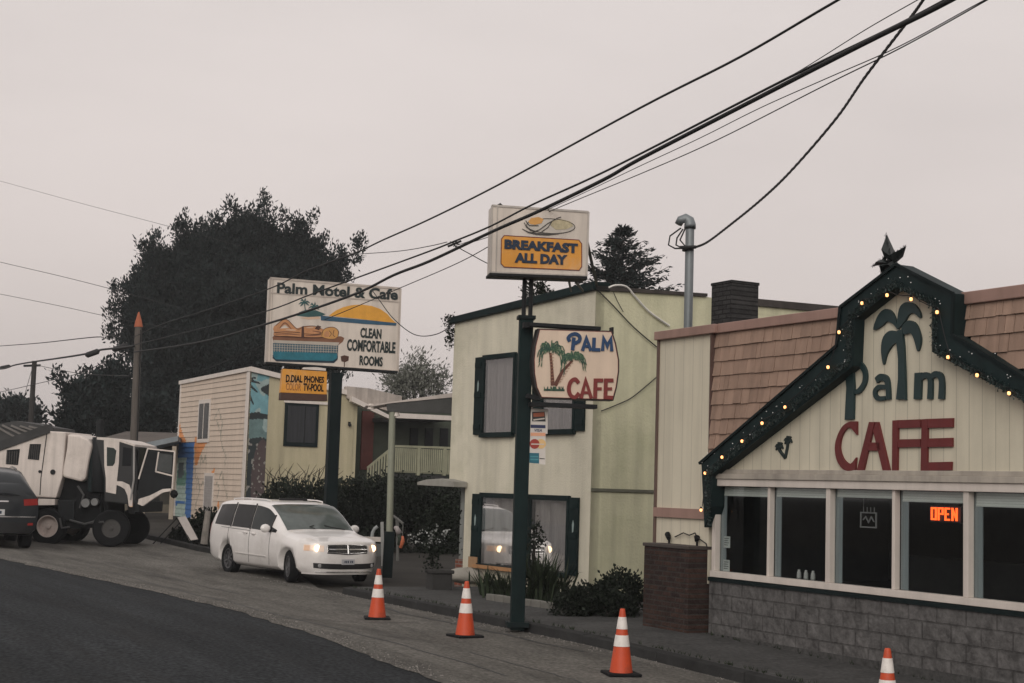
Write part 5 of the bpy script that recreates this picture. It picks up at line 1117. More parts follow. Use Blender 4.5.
w = MB(); xs_ = CT.P(137, 470)[0]; z0 = CT.P(137, 478)[1]; z1 = CT.P(136, 450)[1]; z0 = CT.P(136, 499)[1]; z1 = CT.P(136, 447.5)[1]; w.box(xs_ - .02, xs_ + .015, -HWT + .06, HWT - .06, z0, z1); w.build('windscreen', CARGLASS, cab)
w = MB(); w.tube([CT.T(*CT.P(134.5, 446), .03), CT.T(*CT.P(134.5, 480), .05), CT.T(*CT.P(131, 500), .03)], .03, 6); w.build('grab_rail', mat('rail_grey', (.3, .29, .28), .5), cab)
w = MB()
pts = T([(117, 483), (122, 484), (127.5, 487), (130.5, 495), (131, 506)]); CT.stroke(w, pts, [.10, .14, .16, .14, .1], -.45, .04); w.build('front_fender', TRUCKW, tk)
slab('step_box', [(127, 500), (135, 500), (135, 514), (129, 514)], BLACK, -HWT, -.4)
w = MB(); a, b_ = CT.P(131, 505); w.box(a - .03, a + .05, -HWT - .03, -HWT, b_ - .05, b_ + .05); w.build('marker_lamp', AMBER, tk)
w = MB(); z0 = CT.P(136, 503)[1]; w.box(xs_ - .1, xs_ + .12, -HWT, HWT, z0 - .25, z0 + .05); w.build('front_bumper', DARK, tk, bevel=.02)
rx_, rz_ = CT.P(47, 521); fx_, fz_ = CT.P(109, 529)
for sg in (-1, 1):
    wheel(tk, (rx_, sg * (HWT - .16), .50), .50, .30, rim=WRIM, spokes=0, dish=.10, rim_r=.60)
    wheel(tk, (fx_ , sg * (HWT - .18), .50), .50, .30, yaw=R_(16), rim=mat('grey_rim', (.055, .052, .05), .6, var=.3) if sg < 0 else BLACK, spokes=0, dish=-.02, rim_r=.5)
# the open near door, swung right round past the front of the cab
FD = Fr(FT.w(CT.P(135, 475)[0], -HWT - .06, 0), THD - R_(8)); CD = Can(FD, 'y', 0); QD = CD.P
dl = lambda pts: [QD(*p) for p in pts]
def dpart(mb, name, m, par):
    o_ = mb.build(name, m, par)
    if par is tk: o_.location = FT.loc(FD.o); o_.rotation_euler = (0, 0, FD.rz - FT.rz)
    return o_
w = MB(); CD.poly(w, dl([(149, 448.5), (174.5, 451.5), (171, 489), (163, 490), (152, 496), (142, 503), (137, 498), (139.5, 478)]), -.05, 0); dr = dpart(w, 'open_door', DARK, tk)
w = MB()
for a_, b_ in (((147.5, 448.5), (175, 451.5)), ((175, 451.5), (172.5, 489)), ((156, 471.5), (173.5, 476)), ((148, 449), (139, 479)), ((159, 452), (156, 472))): CD.stroke(w, dl([a_, b_]), .038, .0, .025 + .002 * (a_[0] % 3))
dpart(w, 'door_frame', TRUCKW, dr)
w = MB(); CD.poly(w, dl([(159, 453), (172.5, 455), (171.5, 473.5), (157.5, 470.5)]), 0, .012); dpart(w, 'door_glass', mat('door_glass', (.05, .055, .055), .1, var=.3), dr)
w = MB(); CD.poly(w, dl([(139, 499), (150, 495.5), (163, 489), (171, 488.5), (171, 491), (163, 492.5), (153, 499), (143, 506), (138, 504)]), -.06, .02); dpart(w, 'door_sill', TRUCKW, dr)
w = MB(); a, b_ = QD(174, 494); w.ball(CD.T(a, b_, 0), .12, 8, 0, (1, .6, 1)); dpart(w, 'door_mirror', BLACK, dr)

# ------------------------------------------------------------------ traffic cones
def make_cone(fr, label):
    t = thing('traffic_cone', label, 'traffic cone', fr, 'orange traffic cones along the kerb'); h = .77
    w = MB(); w.box(-.20, .20, -.20, .20, 0, .035); w.build('base', BLACK, t, bevel=.012)
    w = MB(); rad = lambda z: .142 - (z / h) * .112
    w.lathe([(rad(z) , z) for z in (.033, .1, .2, .3, .33, .45, .5, .7, .75)] + [(.026, h), (.001, h + .002)], n=28); c = w.build('body', CONE_O, t, smooth=True)
    w = MB()
    for a, b in ((.335, .465), (.535, .675)): w.lathe([(rad(a) + .0005, a), (rad(a) + .004, a), (rad(b) + .004, b), (rad(b) + .0005, b)], n=28)
    w.build('reflective_band', CONE_W, c, smooth=True); return t
cones = [((377, 619), 'clean orange cone beside the front of the white minivan', 8, -1.2), ((465, 637), 'orange cone in front of the shuttered window, left of the green post', 30, 2), ((621, 675), 'scuffed orange cone in front of the brown brick block', 12, 3), (None, 'orange cone below the cafe windows, mostly cut by the bottom edge', 20, 0)]
c1 = None
for i, (px_, lab, rz, tilt) in enumerate(cones):
    p = gp(*px_) if px_ else st(11.42, 10.5, zr(11.42, 10.5))
    if c1 is None: c1 = make_cone(Fr(p, R_(rz)), lab)
    else:
        c = copy_tree(c1); c.location = p; c.rotation_euler = (0, R_(tilt) * 0, R_(rz)); c['label'] = lab

# ------------------------------------------------------------------ motel wing with murals
my = 54.0; FMo = Fr(Vector((at(243, 518, my).x, my, zr(52, 16) + .0)), TH); CMo = Can(FMo, 'x', 0); CMr = Can(FMo, 'y', 0)
mo = thing('motel_wing', 'two storey motel wing with a painted clapboard end wall and stained yellow stucco', 'motel', FMo)
PA, PB = CMo.P, CMr.P
aLf = PA(178, 450)[0]; tlz = PA(180, 384)[1]; trz = PA(240.5, 372)[1]
MUR = [mat('clapboard', (.60, .495, .405), .75, var=.06, vs=1.5, streak=.15), mat('mural_blue', (.05, .15, .38), .7, var=.15), mat('mural_orange', (.62, .25, .09), .7, var=.2), mat('mural_pale_teal', (.36, .46, .42), .7, var=.25, vs=5), mat('mural_green', (.14, .28, .22), .7, var=.3, vs=5), mat('mural_scribble', (.34, .30, .24), .7, var=.2), mat('mural_lap_dark', (.10, .13, .14), .7)]
def inpoly(x, y, poly):
    c = False; n = len(poly); j = n - 1
    for i in range(n):
        if (poly[i][1] > y) != (poly[j][1] > y) and x < (poly[j][0] - poly[i][0]) * (y - poly[i][1]) / (poly[j][1] - poly[i][1]) + poly[i][0]: c = not c
        j = i
    return c
ZM = lambda pts: [PA(160 + x * .2928, 360 + y * .2928) for x, y in pts]
shapes = [(1, ZM([(62, 285), (120, 283), (118, 300), (112, 430), (106, 545), (86, 545), (90, 400), (92, 330), (62, 330)])), (3, ZM([(60, 335), (92, 332), (88, 545), (45, 545), (50, 420)])), (4, ZM([(58, 380), (91, 376), (90, 425), (56, 432)])), (6, ZM([(66, 350), (82, 352), (84, 398), (64, 400)])), (1, ZM([(48, 480), (88, 478), (87, 492), (47, 494)])),
          (2, ZM([(64, 282), (66, 205), (76, 240), (90, 275), (92, 284)])), (2, ZM([(120, 360), (120, 265), (130, 262), (136, 280), (160, 265), (170, 270), (140, 320), (130, 355)])), (2, ZM([(165, 400), (180, 380), (190, 365), (188, 395), (178, 420), (172, 405)])), (2, ZM([(196, 500), (200, 480), (206, 498), (202, 512)]))]
lines = [ZM(q) for q in ([(188, 200), (202, 170), (215, 215), (208, 260), (215, 300), (228, 330), (222, 358)], [(130, 400), (138, 440), (128, 480), (120, 510)], [(140, 430), (150, 415), (156, 450), (148, 470)], [(205, 400), (214, 380), (220, 420), (232, 470)], [(140, 355), (142, 328), (150, 350), (158, 326), (160, 355)], [(195, 205), (212, 260)], [(122, 370), (128, 440)], [(196, 420), (204, 440), (198, 470)])]
def near_line(a, b_):
    for ln in lines:
        for (x0, y0), (x1, y1) in zip(ln, ln[1:]):
            dx, dy = x1 - x0, y1 - y0; t = max(0, min(1, ((a - x0) * dx + (b_ - y0) * dy) / (dx * dx + dy * dy)))
            if (a - x0 - t * dx) ** 2 + (b_ - y0 - t * dy) ** 2 < .045 ** 2: return True
    return False
w = MB(); crs = .205; z = -.6; top = max(tlz, trz)
while z < top:
    a = aLf; step = .09
    while a < -.001:
        a1 = min(a + step, 0); am, zm_ = (a + a1) / 2, z + crs / 2; lim = tlz + (trz - tlz) * (am - aLf) / (0 - aLf)
        if z < lim:
            for sub in (0, 1):
                zz0 = z + crs * .5 * sub; zz1 = min(z + crs * .5 * (sub + 1), lim)
                if zz1 <= zz0: continue
                mi = 0
                for m_, q in shapes:
                    if inpoly(am + .03 * noise.noise(Vector((am * 3, zz0 * 3, 0))), (zz0 + zz1) / 2, q): mi = m_
                if mi == 0 and near_line(am, (zz0 + zz1) / 2): mi = 5
                f0, f1 = .034 - .026 * (zz0 - z) / crs, .034 - .026 * (zz1 - z) / crs
                w.add([CMo.T(a, zz0, f0), CMo.T(a1, zz0, f0), CMo.T(a1, zz1, f1), CMo.T(a, zz1, f1)], [(0, 1, 2, 3)], mi)
            w.add([CMo.T(a, z, .004), CMo.T(a1, z, .004), CMo.T(a1, z, .034), CMo.T(a, z, .034)], [(3, 2, 1, 0)], 6)  # underside lip of every board takes the dark colour
        a = a1
    z += crs
w.build('clapboard_wall', MUR, mo, fix=False)
w = MB(); CMo.poly(w, [(aLf, -.6), (-.0, -.6), (-.0, trz), (aLf, tlz)], -.2, -.004); w.build('end_wall_core', DKINT, mo)
w = MB(); CMo.rect(w, -.22, .03, -.6, trz, .0, .05); CMo.rect(w, aLf - .02, aLf + .12, -.6, tlz, .0, .05); CMo.poly(w, [(aLf - .1, tlz - .03), (.06, trz - .03), (.06, trz + .12), (aLf - .1, tlz + .12)], -.2, .09); w.build('corner_trim', WHITE, mo)
w = MB(); (a0, b1), (a1, b0) = PA(201, 404), PA(209, 438.5); CMo.rect(w, a0 - .12, a1 + .12, b0 - .15, b1 + .15, .01, .06); wn = w.build('window', WHITE, mo)
w = MB(); CMo.rect(w, a0, a1, b0, b1, .06, .065); CMo.rect(w, (a0 + a1) / 2 - .03, (a0 + a1) / 2 + .03, b0, b1, .065, .075, 1); w.build('pane', [CARGLASS, WHITE], wn)
w = MB(); (a0, b1), (a1, b0) = PA(206.5, 476), PA(212.5, 512); CMo.rect(w, a0 - .1, a1 + .1, b0 - .4, b1 + .12, .01, .06); CMo.rect(w, a0 + .02, a1, b0 - .3, b1, .06, .066, 1); w.build('door', [WHITE, mat('door_grey', (.30, .28, .27), .7)], mo)
# stucco flank, shed roof falling to the right
rT = PB(285, 381); r2 = PB(355, 396); aR2 = r2[0]; tp = lambda a: trz + (r2[1] - trz) * a / aR2
am = PB(266, 450)[0]
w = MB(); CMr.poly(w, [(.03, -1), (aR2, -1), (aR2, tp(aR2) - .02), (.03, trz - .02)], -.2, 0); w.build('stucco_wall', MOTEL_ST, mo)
w = MB(); CMr.poly(w, [(-.0, trz - .04), (aR2 + .5, tp(aR2 + .5) - .04), (aR2 + .5, tp(aR2 + .5) + .14), (-.0, trz + .14)], -.3, .12); w.build('roof_trim', WHITE, mo)
# mural panel beside the corner, painted in small cells
w = MB(); a0 = .06; n_a, n_b = 70, 170; b0_, MR = -.6, []
MU2 = [mat('mural2_' + n, c, .6, var=.25, vs=4) for n, c in (('sky', (.15, .31, .35)), ('dark', (.018, .026, .028)), ('sea', (.12, .19, .19)), ('plum', (.07, .05, .05)), ('bloom', (.24, .23, .21)), ('pale', (.28, .36, .35)))]
ZW = lambda pts: [PB(160 + x * .2928, 360 + y * .2928) for x, y in pts]
zline = [ZW([(300, y)])[0][1] for y in (180, 200, 262)]
arch = ZW([(350, 300)])[0]
leaves = [(ZW([(278, 60)])[0], ZW([(tx, ty)])[0]) for tx, ty in ((300, 165), (318, 150), (332, 110), (340, 80), (325, 62), (290, 140), (282, 120))] + [(ZW([(352, 100)])[0], ZW([(tx, ty)])[0]) for tx, ty in ((392, 110), (405, 85), (400, 140), (378, 82))]
def mural2(a, b_):
    for (x0, y0), (x1, y1) in leaves:
        dx, dy = x1 - x0, y1 - y0; t = max(0, min(1, ((a - x0) * dx + (b_ - y0) * dy) / (dx * dx + dy * dy)))
        if (a - x0 - t * dx) ** 2 + (b_ - y0 - t * dy) ** 2 < (.09 * (1 - t * .7)) ** 2: return 1
    nn = noise.noise(Vector((a * 2.5, b_ * 2.5, 1.3)))
    if b_ > zline[0] + .1 * nn: return 0 if nn < .25 else 5
    if b_ > zline[1] + .05 * nn: return 1
    if b_ > zline[2] + .2 * nn: return 2 if nn < .15 else 5
    if ((a - arch[0]) / .38) ** 2 + ((b_ - arch[1] + 1.2) / 1.5) ** 2 < 1: return 3 if noise.noise(Vector((a * 9, b_ * 9, 7))) < .35 else 4
    return 4 if noise.noise(Vector((a * 6, b_ * 6, 5))) > .33 else 1
for i in range(n_a):
    for j in range(n_b):
        aa, ab = a0 + (am - a0) * i / n_a, a0 + (am - a0) * (i + 1) / n_a; ba, bb = b0_ + (tp(aa) - .05 - b0_) * j / n_b, b0_ + (tp(aa) - .05 - b0_) * (j + 1) / n_b
        w.add([CMr.T(aa, ba, .012), CMr.T(ab, ba, .012), CMr.T(ab, bb, .012), CMr.T(aa, bb, .012)], [(0, 1, 2, 3)], mural2((aa + ab) / 2, (ba + bb) / 2))
w.build('mural_panel', MU2, mo, fix=False)
w = MB(); (a0, b1), (a1, b0) = PB(286.5, 404.5), PB(315.5, 444.5); CMr.rect(w, a0 - .06, a1 + .06, b0 - .1, b1 + .06, -.02, .05); wn = w.build('window', GREENBLACK, mo)
w = MB(); CMr.rect(w, a0 + .05, a1 - .05, b0 + .05, b1 - .03, .05, .056); CMr.rect(w, (a0 + a1) / 2 + .1, (a0 + a1) / 2 + .14, b0, b1, .056, .062, 1); w.build('pane', [DKCURT, DARK], wn)
w = MB(); CMr.rect(w, a0 - .1, a1 + .9, b1 + .07, b1 + .17, .0, .05); w.build('lintel', WHITE, mo)
# recessed porch with red door, stairs and balcony railing
yb = 1.5; CP2 = Can(FMo, 'y', yb); PC2 = CP2.P; x2 = PC2(452, 440)[0] + 2.5
w = MB(); CP2.rect(w, aR2 - .3, x2, -1, PC2(400, 418)[1] + .5, -.2, 0); w.build('porch_wall', mat('porch_green', (.055, .065, .048), .85, var=.2), mo)  # green set darker to carry the deep shade of the recess
w = MB(); w.box(aR2 - .02, aR2 + .12, 0, yb + .05, -1, tp(aR2)); w.build('porch_return', MOTEL_ST, mo)
w = MB(); (a0, b1), (a1, b0) = PC2(362, 411), PC2(371.5, 470); CP2.rect(w, a0, a1, b0, b1, 0, .06); w.build('red_door', mat('red_door', (.12, .035, .028), .6), mo)
w = MB()
for xx in (410, 425, 440): (a0, b1), (a1, b0) = PC2(xx, 428), PC2(xx + 7, 452); CP2.rect(w, a0, a1, b0, b1, 0, .05)
w.build('porch_window', DARK, mo)
# porch eave: sloping white fascia then level
w = MB(); CPf = Can(FMo, 'y', -.4); PF = CPf.P
CPf.poly(w, [PF(352, 396), PF(394, 417.5), PF(394, 421), PF(352, 401.5)], -.25, 0); CPf.poly(w, [PF(397, 413), PF(456, 416), PF(456, 420.5), PF(397, 418)], -.25, 0); w.build('porch_fascia', WHITE, mo)
w = MB(); CPf.poly(w, [PF(350, 386), PF(372, 388), PF(405, 396), PF(402, 414), PF(372, 405), PF(350, 398)], -.6, -.26); w.build('porch_roof', mat('porch_roof', (.42, .37, .33), .8, streak=.4), mo)
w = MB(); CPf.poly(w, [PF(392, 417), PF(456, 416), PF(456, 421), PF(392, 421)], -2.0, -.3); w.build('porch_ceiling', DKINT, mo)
RAIL = mat('pale_green_rail', (.30, .30, .21), .8, var=.15, streak=.2)
CB2 = Can(FMo, 'y', .1); PB2 = CB2.P; w = MB()
CB2.stroke(w, [PB2(392, 446), PB2(452, 448)], .08, -.06, .0); CB2.stroke(w, [PB2(392, 471), PB2(452, 473.5)], .08, -.06, .0)
(a0, b0), (a1, b1) = PB2(393, 471), PB2(452, 473)
n = 30
for i in range(n + 1):
    a = a0 + (a1 - a0) * i / n; b_ = b0 + (b1 - b0) * i / n; CB2.rect(w, a - .028, a + .028, b_, b_ + .88, .0, .03)
for xx in (418, 444): a, b_ = PB2(xx, 473); CB2.rect(w, a - .06, a + .06, b_ - .1, b_ + .95, -.08, .04)
(a0, b0), (a1, b1) = PB2(367, 488), PB2(392, 470)
CB2.stroke(w, [(a0, b0 + .75), (a1, b1 + .85)], .08, -.06, 0); CB2.stroke(w, [(a0, b0), (a1, b1)], .08, -.06, 0)
for i in range(10):
    a = a0 + (a1 - a0) * i / 9; b_ = b0 + (b1 - b0) * i / 9; CB2.rect(w, a - .03, a + .03, b_, b_ + .8, 0, .03)
w.build('balcony_railing', RAIL, mo)
w = MB(); (a0, b0), (a1, b1) = PB2(392, 474), PB2(456, 476); CB2.poly(w, [(a0, b0 - .22), (a1 + 2, b1 - .22), (a1 + 2, b1), (a0, b0)], -1.3, -.07); w.build('balcony_deck', ROOFDK, mo)
w = MB()
for i in range(9):
    a = PB2(366, 490)[0] + i * .17; b_ = PB2(366, 490)[1] - .05 + i * .16; w.box(a, a + .24, .2, 1.3, b_ - .16, b_)
w.build('stair_steps', ROOFDK, mo)
w = MB(); a, b_ = PB(349, 425); w.ball((a, -.08, b_), .07, 8); w.box(a - .04, a + .04, -.06, 0, b_ - .02, b_ + .12); w.build('porch_lamp', DARK, mo)

# flat canopy roof on a pale post beside the office
FCn = Fr(gp(388, 573, .13) + Vector((0, 0, -.1)), R_(8)); yc = FCn.o.y
can = thing('porch_canopy', 'flat grey porch canopy held by one pale green post in a dark base', 'canopy', FCn)
zl = FCn.loc(at(392, 408, yc)).z; xt = FCn.loc(at(392.5, 405, yc)).x
w = MB(); w.tube([(0, 0, .9), (xt, 0, zl)], .075, 12); w.build('post', mat('pale_green_post', (.26, .27, .21), .7, var=.12, streak=.3), can, smooth=True)
w = MB(); w.tube([(-.02, 0, 0), (0, 0, 1.0)], .15, 4); w.build('post_base', GREENBLACK, can)
CCn = Can(FCn, 'y', -.1); QC = CCn.P
w = MB(); CCn.poly(w, [QC(366, 405.5), QC(455, 392.5), QC(455, 397), QC(392, 403), QC(372, 406.5)], -1.6, .0); w.build('roof', mat('canopy_roof', (.56, .50, .46), .8, streak=.3), can)
w = MB(); CCn.poly(w, [QC(386, 404), QC(455, 397.2), QC(455, 413.5), QC(388, 411.5)], -.14, -.02); w.build('beam', mat('beam_dark', (.07, .07, .068), .8, var=.25), can)
w = MB()
for x, y in ((371, 409), (396.5, 416)): a, b_ = QC(x, y); w.tube([CCn.T(a, b_ + .12, -.1), CCn.T(a, b_, -.1)], [.05, .08], 8)
w.build('rain_pipe', WHITE, can)
# things standing in the dark porch below
pg = gp(383, 566, .13); FG = Fr(pg, R_(5)); ga_ = thing('yard_gate', 'pale grey boarded gate with a tall end post and bent hoop behind the minivan', 'gate', FG)
G = Can(FG, 'y', 0); QG = G.P
w = MB(); G.poly(w, [QG(350, 541), QG(382, 544), QG(382, 556), QG(350, 560)], -.04, 0); w.build('gate_panel', mat('gate_grey', (.13, .135, .135), .8), ga_)
w = MB(); G.stroke(w, [QG(350, 538.5), QG(382, 539.5)], .11, -.05, .03); w.build('gate_rail', WHITE, ga_)
w = MB(); G.stroke(w, [QG(382.8, 566), QG(382, 522)], .075, -.06, .04); w.build('gate_post', mat('post_grey', (.33, .33, .32), .8), ga_)
w = MB(); w.tube([G.T(*QG(*p), -.1) for p in ((372, 537), (372.5, 533), (374.5, 529), (377.5, 526.5))], .04, 8); w.build('hoop', mat('hoop_pale', (.32, .34, .34), .6), ga_)
pf_ = gp(400, 560, .13); FBu = Fr(pf_ + Vector((0, .6, 0)), 0); QB = Can(FBu, 'y', 0)
bu = thing('float_bundle', 'bundle of white and orange floats hanging right of the pale canopy post', 'floats', FBu)
w = MB(); w.tube([QB.T(*QB.P(396, 526.5), 0), QB.T(*QB.P(399.5, 534), 0)], [.05, .085], 10); a, b_ = QB.P(396, 528); w.ball(QB.T(a, b_, 0), .06, 8); w.build('white_float', mat('float_white', (.42, .38, .37), .6), bu, smooth=True)
w = MB(); w.tube([QB.T(*QB.P(402.5, 536), 0), QB.T(*QB.P(402, 541), 0), QB.T(*QB.P(400.5, 548), 0)], [.03, .07, .04], 10); w.build('orange_float', mat('float_orange', (.62, .17, .08), .5, var=.25, vs=9), bu, smooth=True)
w = MB(); w.tube([QB.T(*QB.P(398.5, 533), .02), QB.T(*QB.P(400, 539), .03), QB.T(*QB.P(399, 545), 0)], .05, 8); w.build('green_float', mat('float_green', (.035, .05, .035), .7), bu, smooth=True)
w = MB(); w.tube([QB.T(*QB.P(393, 515.5), 0), QB.T(*QB.P(403, 523.5), 0)], .035, 6); w.tube([QB.T(*QB.P(403, 523.5), 0), QB.T(*QB.P(402.5, 536), 0)], .012, 5); w.tube([QB.T(*QB.P(396, 518), 0), QB.T(*QB.P(396, 527), 0)], .012, 5); w.tube([QB.T(*QB.P(397, 518), -.2), QB.T(*QB.P(397, 561), -.2)], .04, 6); w.build('rail', mat('rail_dull', (.16, .16, .15), .7), bu)
# brick pillar with a pale post, planter
FBp = Fr(FM.w(*CM.T(PM(457.5, 560)[0], 0, -.05)), MA); bp_ = thing('porch_pillar', 'narrow red brick pillar carrying a pale grey porch post beside the office corner', 'pillar', FBp)
zq = FBp.px(457, 560, 'x', 0).z
w = MB(); w.box(-.02, .3, -.14, .14, -.3, FBp.px(457, 559, 'x', 0).z); w.build('brick_base', brick('red_brick', (.26, .085, .05), (.2, .07, .05), (.22, .19, .17), .22, .075, 'x'), bp_)
w = MB(); w.box(.05, .2, -.03, .12, FBp.px(457, 559, 'x', 0).z, FBp.px(457, 484, 'x', 0).z); w.build('post', mat('porch_post', (.20, .21, .20), .8), bp_)
FPl = Fr(gp(440, 590, .13), R_(20)); pt_ = thing('planter_box', 'dark square concrete planter overgrown with dark leaves and small pale flowers', 'planter', FPl)
w = MB(); w.box(-.16, .24, 0, .4, -.02, .30); w.box(-.19, .27, -.03, .43, .30, .37); w.build('box', mat('planter_grey', (.032, .031, .03), .85, var=.3), pt_, bevel=.02)
leaf_blob([((0, .25, .8), (.35, .3, .45)), ((.1, .3, 1.3), (.3, .25, .4)), ((-.3, .2, .8), (.25, .2, .3))], 700, 6, .055, seed=21, nf=2, thr=0).build('foliage', LEAF_B, pt_, fix=False)
leaf_blob([((-.32, .05, .95), (.25, .1, .18)), ((-.05, .0, 1.05), (.2, .1, .15))], 26, 5, .035, seed=22, thr=-1, aspect=.6).build('flowers', mat('pale_flower', (.30, .31, .30), .7), pt_, fix=False)
# white stone at the office foot and low edging
FRk = Fr(gp(467, 583, .13), R_(10)); w = MB()
w.grid(lambda i, j: Vector(((.02 + .44 * math.sin(math.pi * j)) * math.cos(2 * math.pi * i) * 1.0, .22 * math.sin(math.pi * j) * math.sin(2 * math.pi * i), .14 - .16 * math.cos(math.pi * (1 - j)) * 1.0 * (1))) * 1.0 + Vector((0, 0, .03 * noise.noise(Vector((math.cos(6.28 * i) * 1.5, math.sin(6.28 * i) * 1.5, j * 3))))), 24, 12)
tag(w.build('white_stone', mat('white_stone', (.36, .34, .30), .9, var=.15, bump=.5, bs=14), fr=FRk, smooth=True), 'long whitewashed stone at the foot of the office wall behind the second cone', 'stone')
ea, eb = gp(488, 600, .13), gp(572, 612, .13); FE = Fr(ea, 0); d = FE.loc(eb); w = MB()
n = 9
for i in range(n):
    p0 = d * (i / n); p1 = d * ((i + .95) / n); w.beam(p0 + Vector((0, 0, .05)), p1 + Vector((0, 0, .05)), .10, .12 + .01 * (i % 2))
tag(w.build('bed_edging', mat('edging_white', (.15, .145, .13), .9, var=.3, dirt=(.08, .08, .07), dirt_amt=.6, dirt_s=4), fr=FE, bevel=.015), 'low dirty white edging stones along the plant bed by the green post', 'edging')
FSb = Fr(gp(574, 615, .13), R_(25)); w = MB(); w.box(-.28, .28, -.1, .2, 0, .1); w.box(-.2, .22, -.05, .18, .1, .2)
tag(w.build('stone_blocks', mat('block_dark', (.07, .07, .066), .9, var=.3), fr=FSb, bevel=.02), 'two small grey stone blocks stacked at the end of the plant bed', 'stone')
# bed plants: spiky clumps
def spiky(fr, n, h, spread, seed, label, m=LEAF_P):
    rn = random.Random(seed); mb = MB()
    for i in range(n):
        a = rn.uniform(0, 6.28); l = h * rn.uniform(.6, 1.1); q = spread * rn.uniform(.2, 1); b0 = Vector((rn.gauss(0, .12), rn.gauss(0, .08), 0)); dr_ = Vector((math.cos(a), math.sin(a), 0)); sd = Vector((-dr_.y, dr_.x, 0)) * rn.uniform(.012, .024)
        pts = [b0 + dr_ * q * t ** 1.6 + Vector((0, 0, l * (t - .35 * t * t * rn.random()))) for t in (0, .35, .7, 1)]
        vs = []
        for t, p in zip((1, 1.1, .8, .05), pts): vs += [p - sd * t, p + sd * t]
        mb.add(vs, [(0, 1, 3, 2), (2, 3, 5, 4), (4, 5, 7, 6)])
    tag(mb.build('spiky_plant', m, fr=fr, fix=False), label, 'plant', 'spiky plants in the office bed')
for x, y, n, h, sp, lab in ((489, 597, 60, .55, .4, 'low spiky plant under the left half of the shuttered ground floor window'), (506, 600, 70, .65, .45, 'spiky plant immediately left of the green post'), (538, 603, 130, .95, .55, 'tallest spiky plant, right of the green post under the window'), (552, 604, 90, .8, .5, 'spiky plant beside the office wall corner')):
    spiky(Fr(gp(x, y, .13) + Vector((0, .35, 0)), 0), n, h, sp, x, lab)
FSh = Fr(gp(535, 602, .13) + Vector((0, .5, 0)), 0)
bush('window_shrub', 'thin dark upright shrub covering the window centre behind the post', 'shrub', FSh, [((0, 0, .7), (.18, .18, .5)), ((.05, 0, .3), (.26, .2, .3)), ((-.04, 0, 1.2), (.10, .10, .25))], 260, .05, seed=31, nf=2.4, thr=-.02)
FBs = Fr(gp(612, 617, .13), R_(20))
bush('corner_shrub', 'broad low dark shrub between the office side wall and the brick block', 'shrub', FBs, [((-.25, .5, .15), (.45, .4, .28)), ((.25, .4, .24), (.42, .4, .32)), ((.45, .6, .32), (.35, .4, .34)), ((-.6, .4, .10), (.3, .3, .18)), ((0, .1, .12), (.5, .2, .2))], 2600, .05, seed=32, nf=2)

mb = MB(); rn = random.Random(88)
for i in range(240):
    u = rn.uniform(13, 26.5); v = KV(u) + .17 + abs(rn.gauss(0, .03)) if rn.random() < .6 else 12.72 - abs(rn.gauss(0, .03)); z = zr(u) + .13
    if u > 17.5 and v > 12: continue
    for k_ in range(5):
        a = rn.uniform(0, 6.28); h = rn.uniform(.02, .07); q = .03; mb.add([(v, u, z), (v + .008, u, z), (v + math.cos(a) * q, u + math.sin(a) * q, z + h)], [(0, 1, 2)])
o = mb.build('weeds', LEAF_P, fr=FS, fix=False); o['kind'] = 'stuff'
# hedges and shrubs between minivan and motel
hA = gp(330, 555, .1) + Vector((0, 5.5, 0)); FH = Fr(hA, R_(4)); QH = Can(FH, 'y', 0)
def pxl(q, fr, y, x_, y_, rx, rz, ry=.7):
    l = fr.px(x_, y_, 'y', y); s_ = fr.w(*l).y / 1500; return ((l.x, y, l.z), (rx * s_, ry, rz * s_))
bush('dark_hedge', 'tall dark hedge behind the roof of the white minivan', 'hedge', FH, [pxl(QH, FH, .2 * (i % 3), x, y, rx, rz, .9) for i, (x, y, rx, rz) in enumerate(((280, 512, 22, 30), (305, 508, 22, 24), (330, 510, 26, 28), (355, 506, 24, 26), (380, 505, 24, 28), (405, 508, 26, 30), (430, 512, 26, 34), (452, 520, 20, 40), (345, 530, 50, 32), (400, 535, 40, 32), (438, 548, 26, 26)))], 9000, .085, seed=33, nf=.8, thr=-.5, nl=6)
hB = gp(330, 560, .1) + Vector((0, 10, 0)); FHb = Fr(hB, 0); QHb = 0
w = MB(); rn = random.Random(5)
for i in range(46):
    x_ = rn.uniform(266, 330); p = FHb.px(x_, 490, 'y', 0); q = FHb.px(x_ + rn.uniform(-12, 16), rn.uniform(463, 478), 'y', -.3); md = (Vector(p) + Vector(q)) / 2 + Vector((rn.uniform(-.15, .15), 0, .12)); w.tube([p, md, q], [.02, .014, .006], 4)
tag(w.build('bare_bramble', mat('twig', (.07, .062, .045), .9), fr=FHb), 'tangle of bare arching twigs against the yellow motel wall', 'bramble')
FHc = Fr(gp(205, 548, 0) + Vector((0, 1.5, 0)), 0)
bush('verge_shrub', 'dark leafy shrub at the foot of the clapboard wall left of the minivan', 'shrub', FHc, [pxl(0, FHc, 0, 203, 530, 10, 18, .5), pxl(0, FHc, .1, 190, 535, 9, 12, .5), pxl(0, FHc, .1, 213, 535, 8, 22, .5), pxl(0, FHc, .2, 222, 540, 9, 16, .5), pxl(0, FHc, .2, 180, 540, 7, 8, .5)], 1500, .08, seed=35, nf=1.2)
wp = gp(160, 547); FW = Fr(Vector((at(205, 545, 41).x, 41, zr(40))), 0); tp_ = FW.loc(at(208, 511, 41)); bt_ = FW.loc(at(204, 544, 41)); w = MB()
w.tube([bt_, (bt_ + tp_) / 2, tp_], [.10, .09, .08], 9); tag(w.build('wooden_post', mat('pale_stump', (.22, .20, .18), .9, var=.45, vs=3), fr=FW), 'pale weathered wooden post leaning in front of the clapboard wall shrub', 'post')
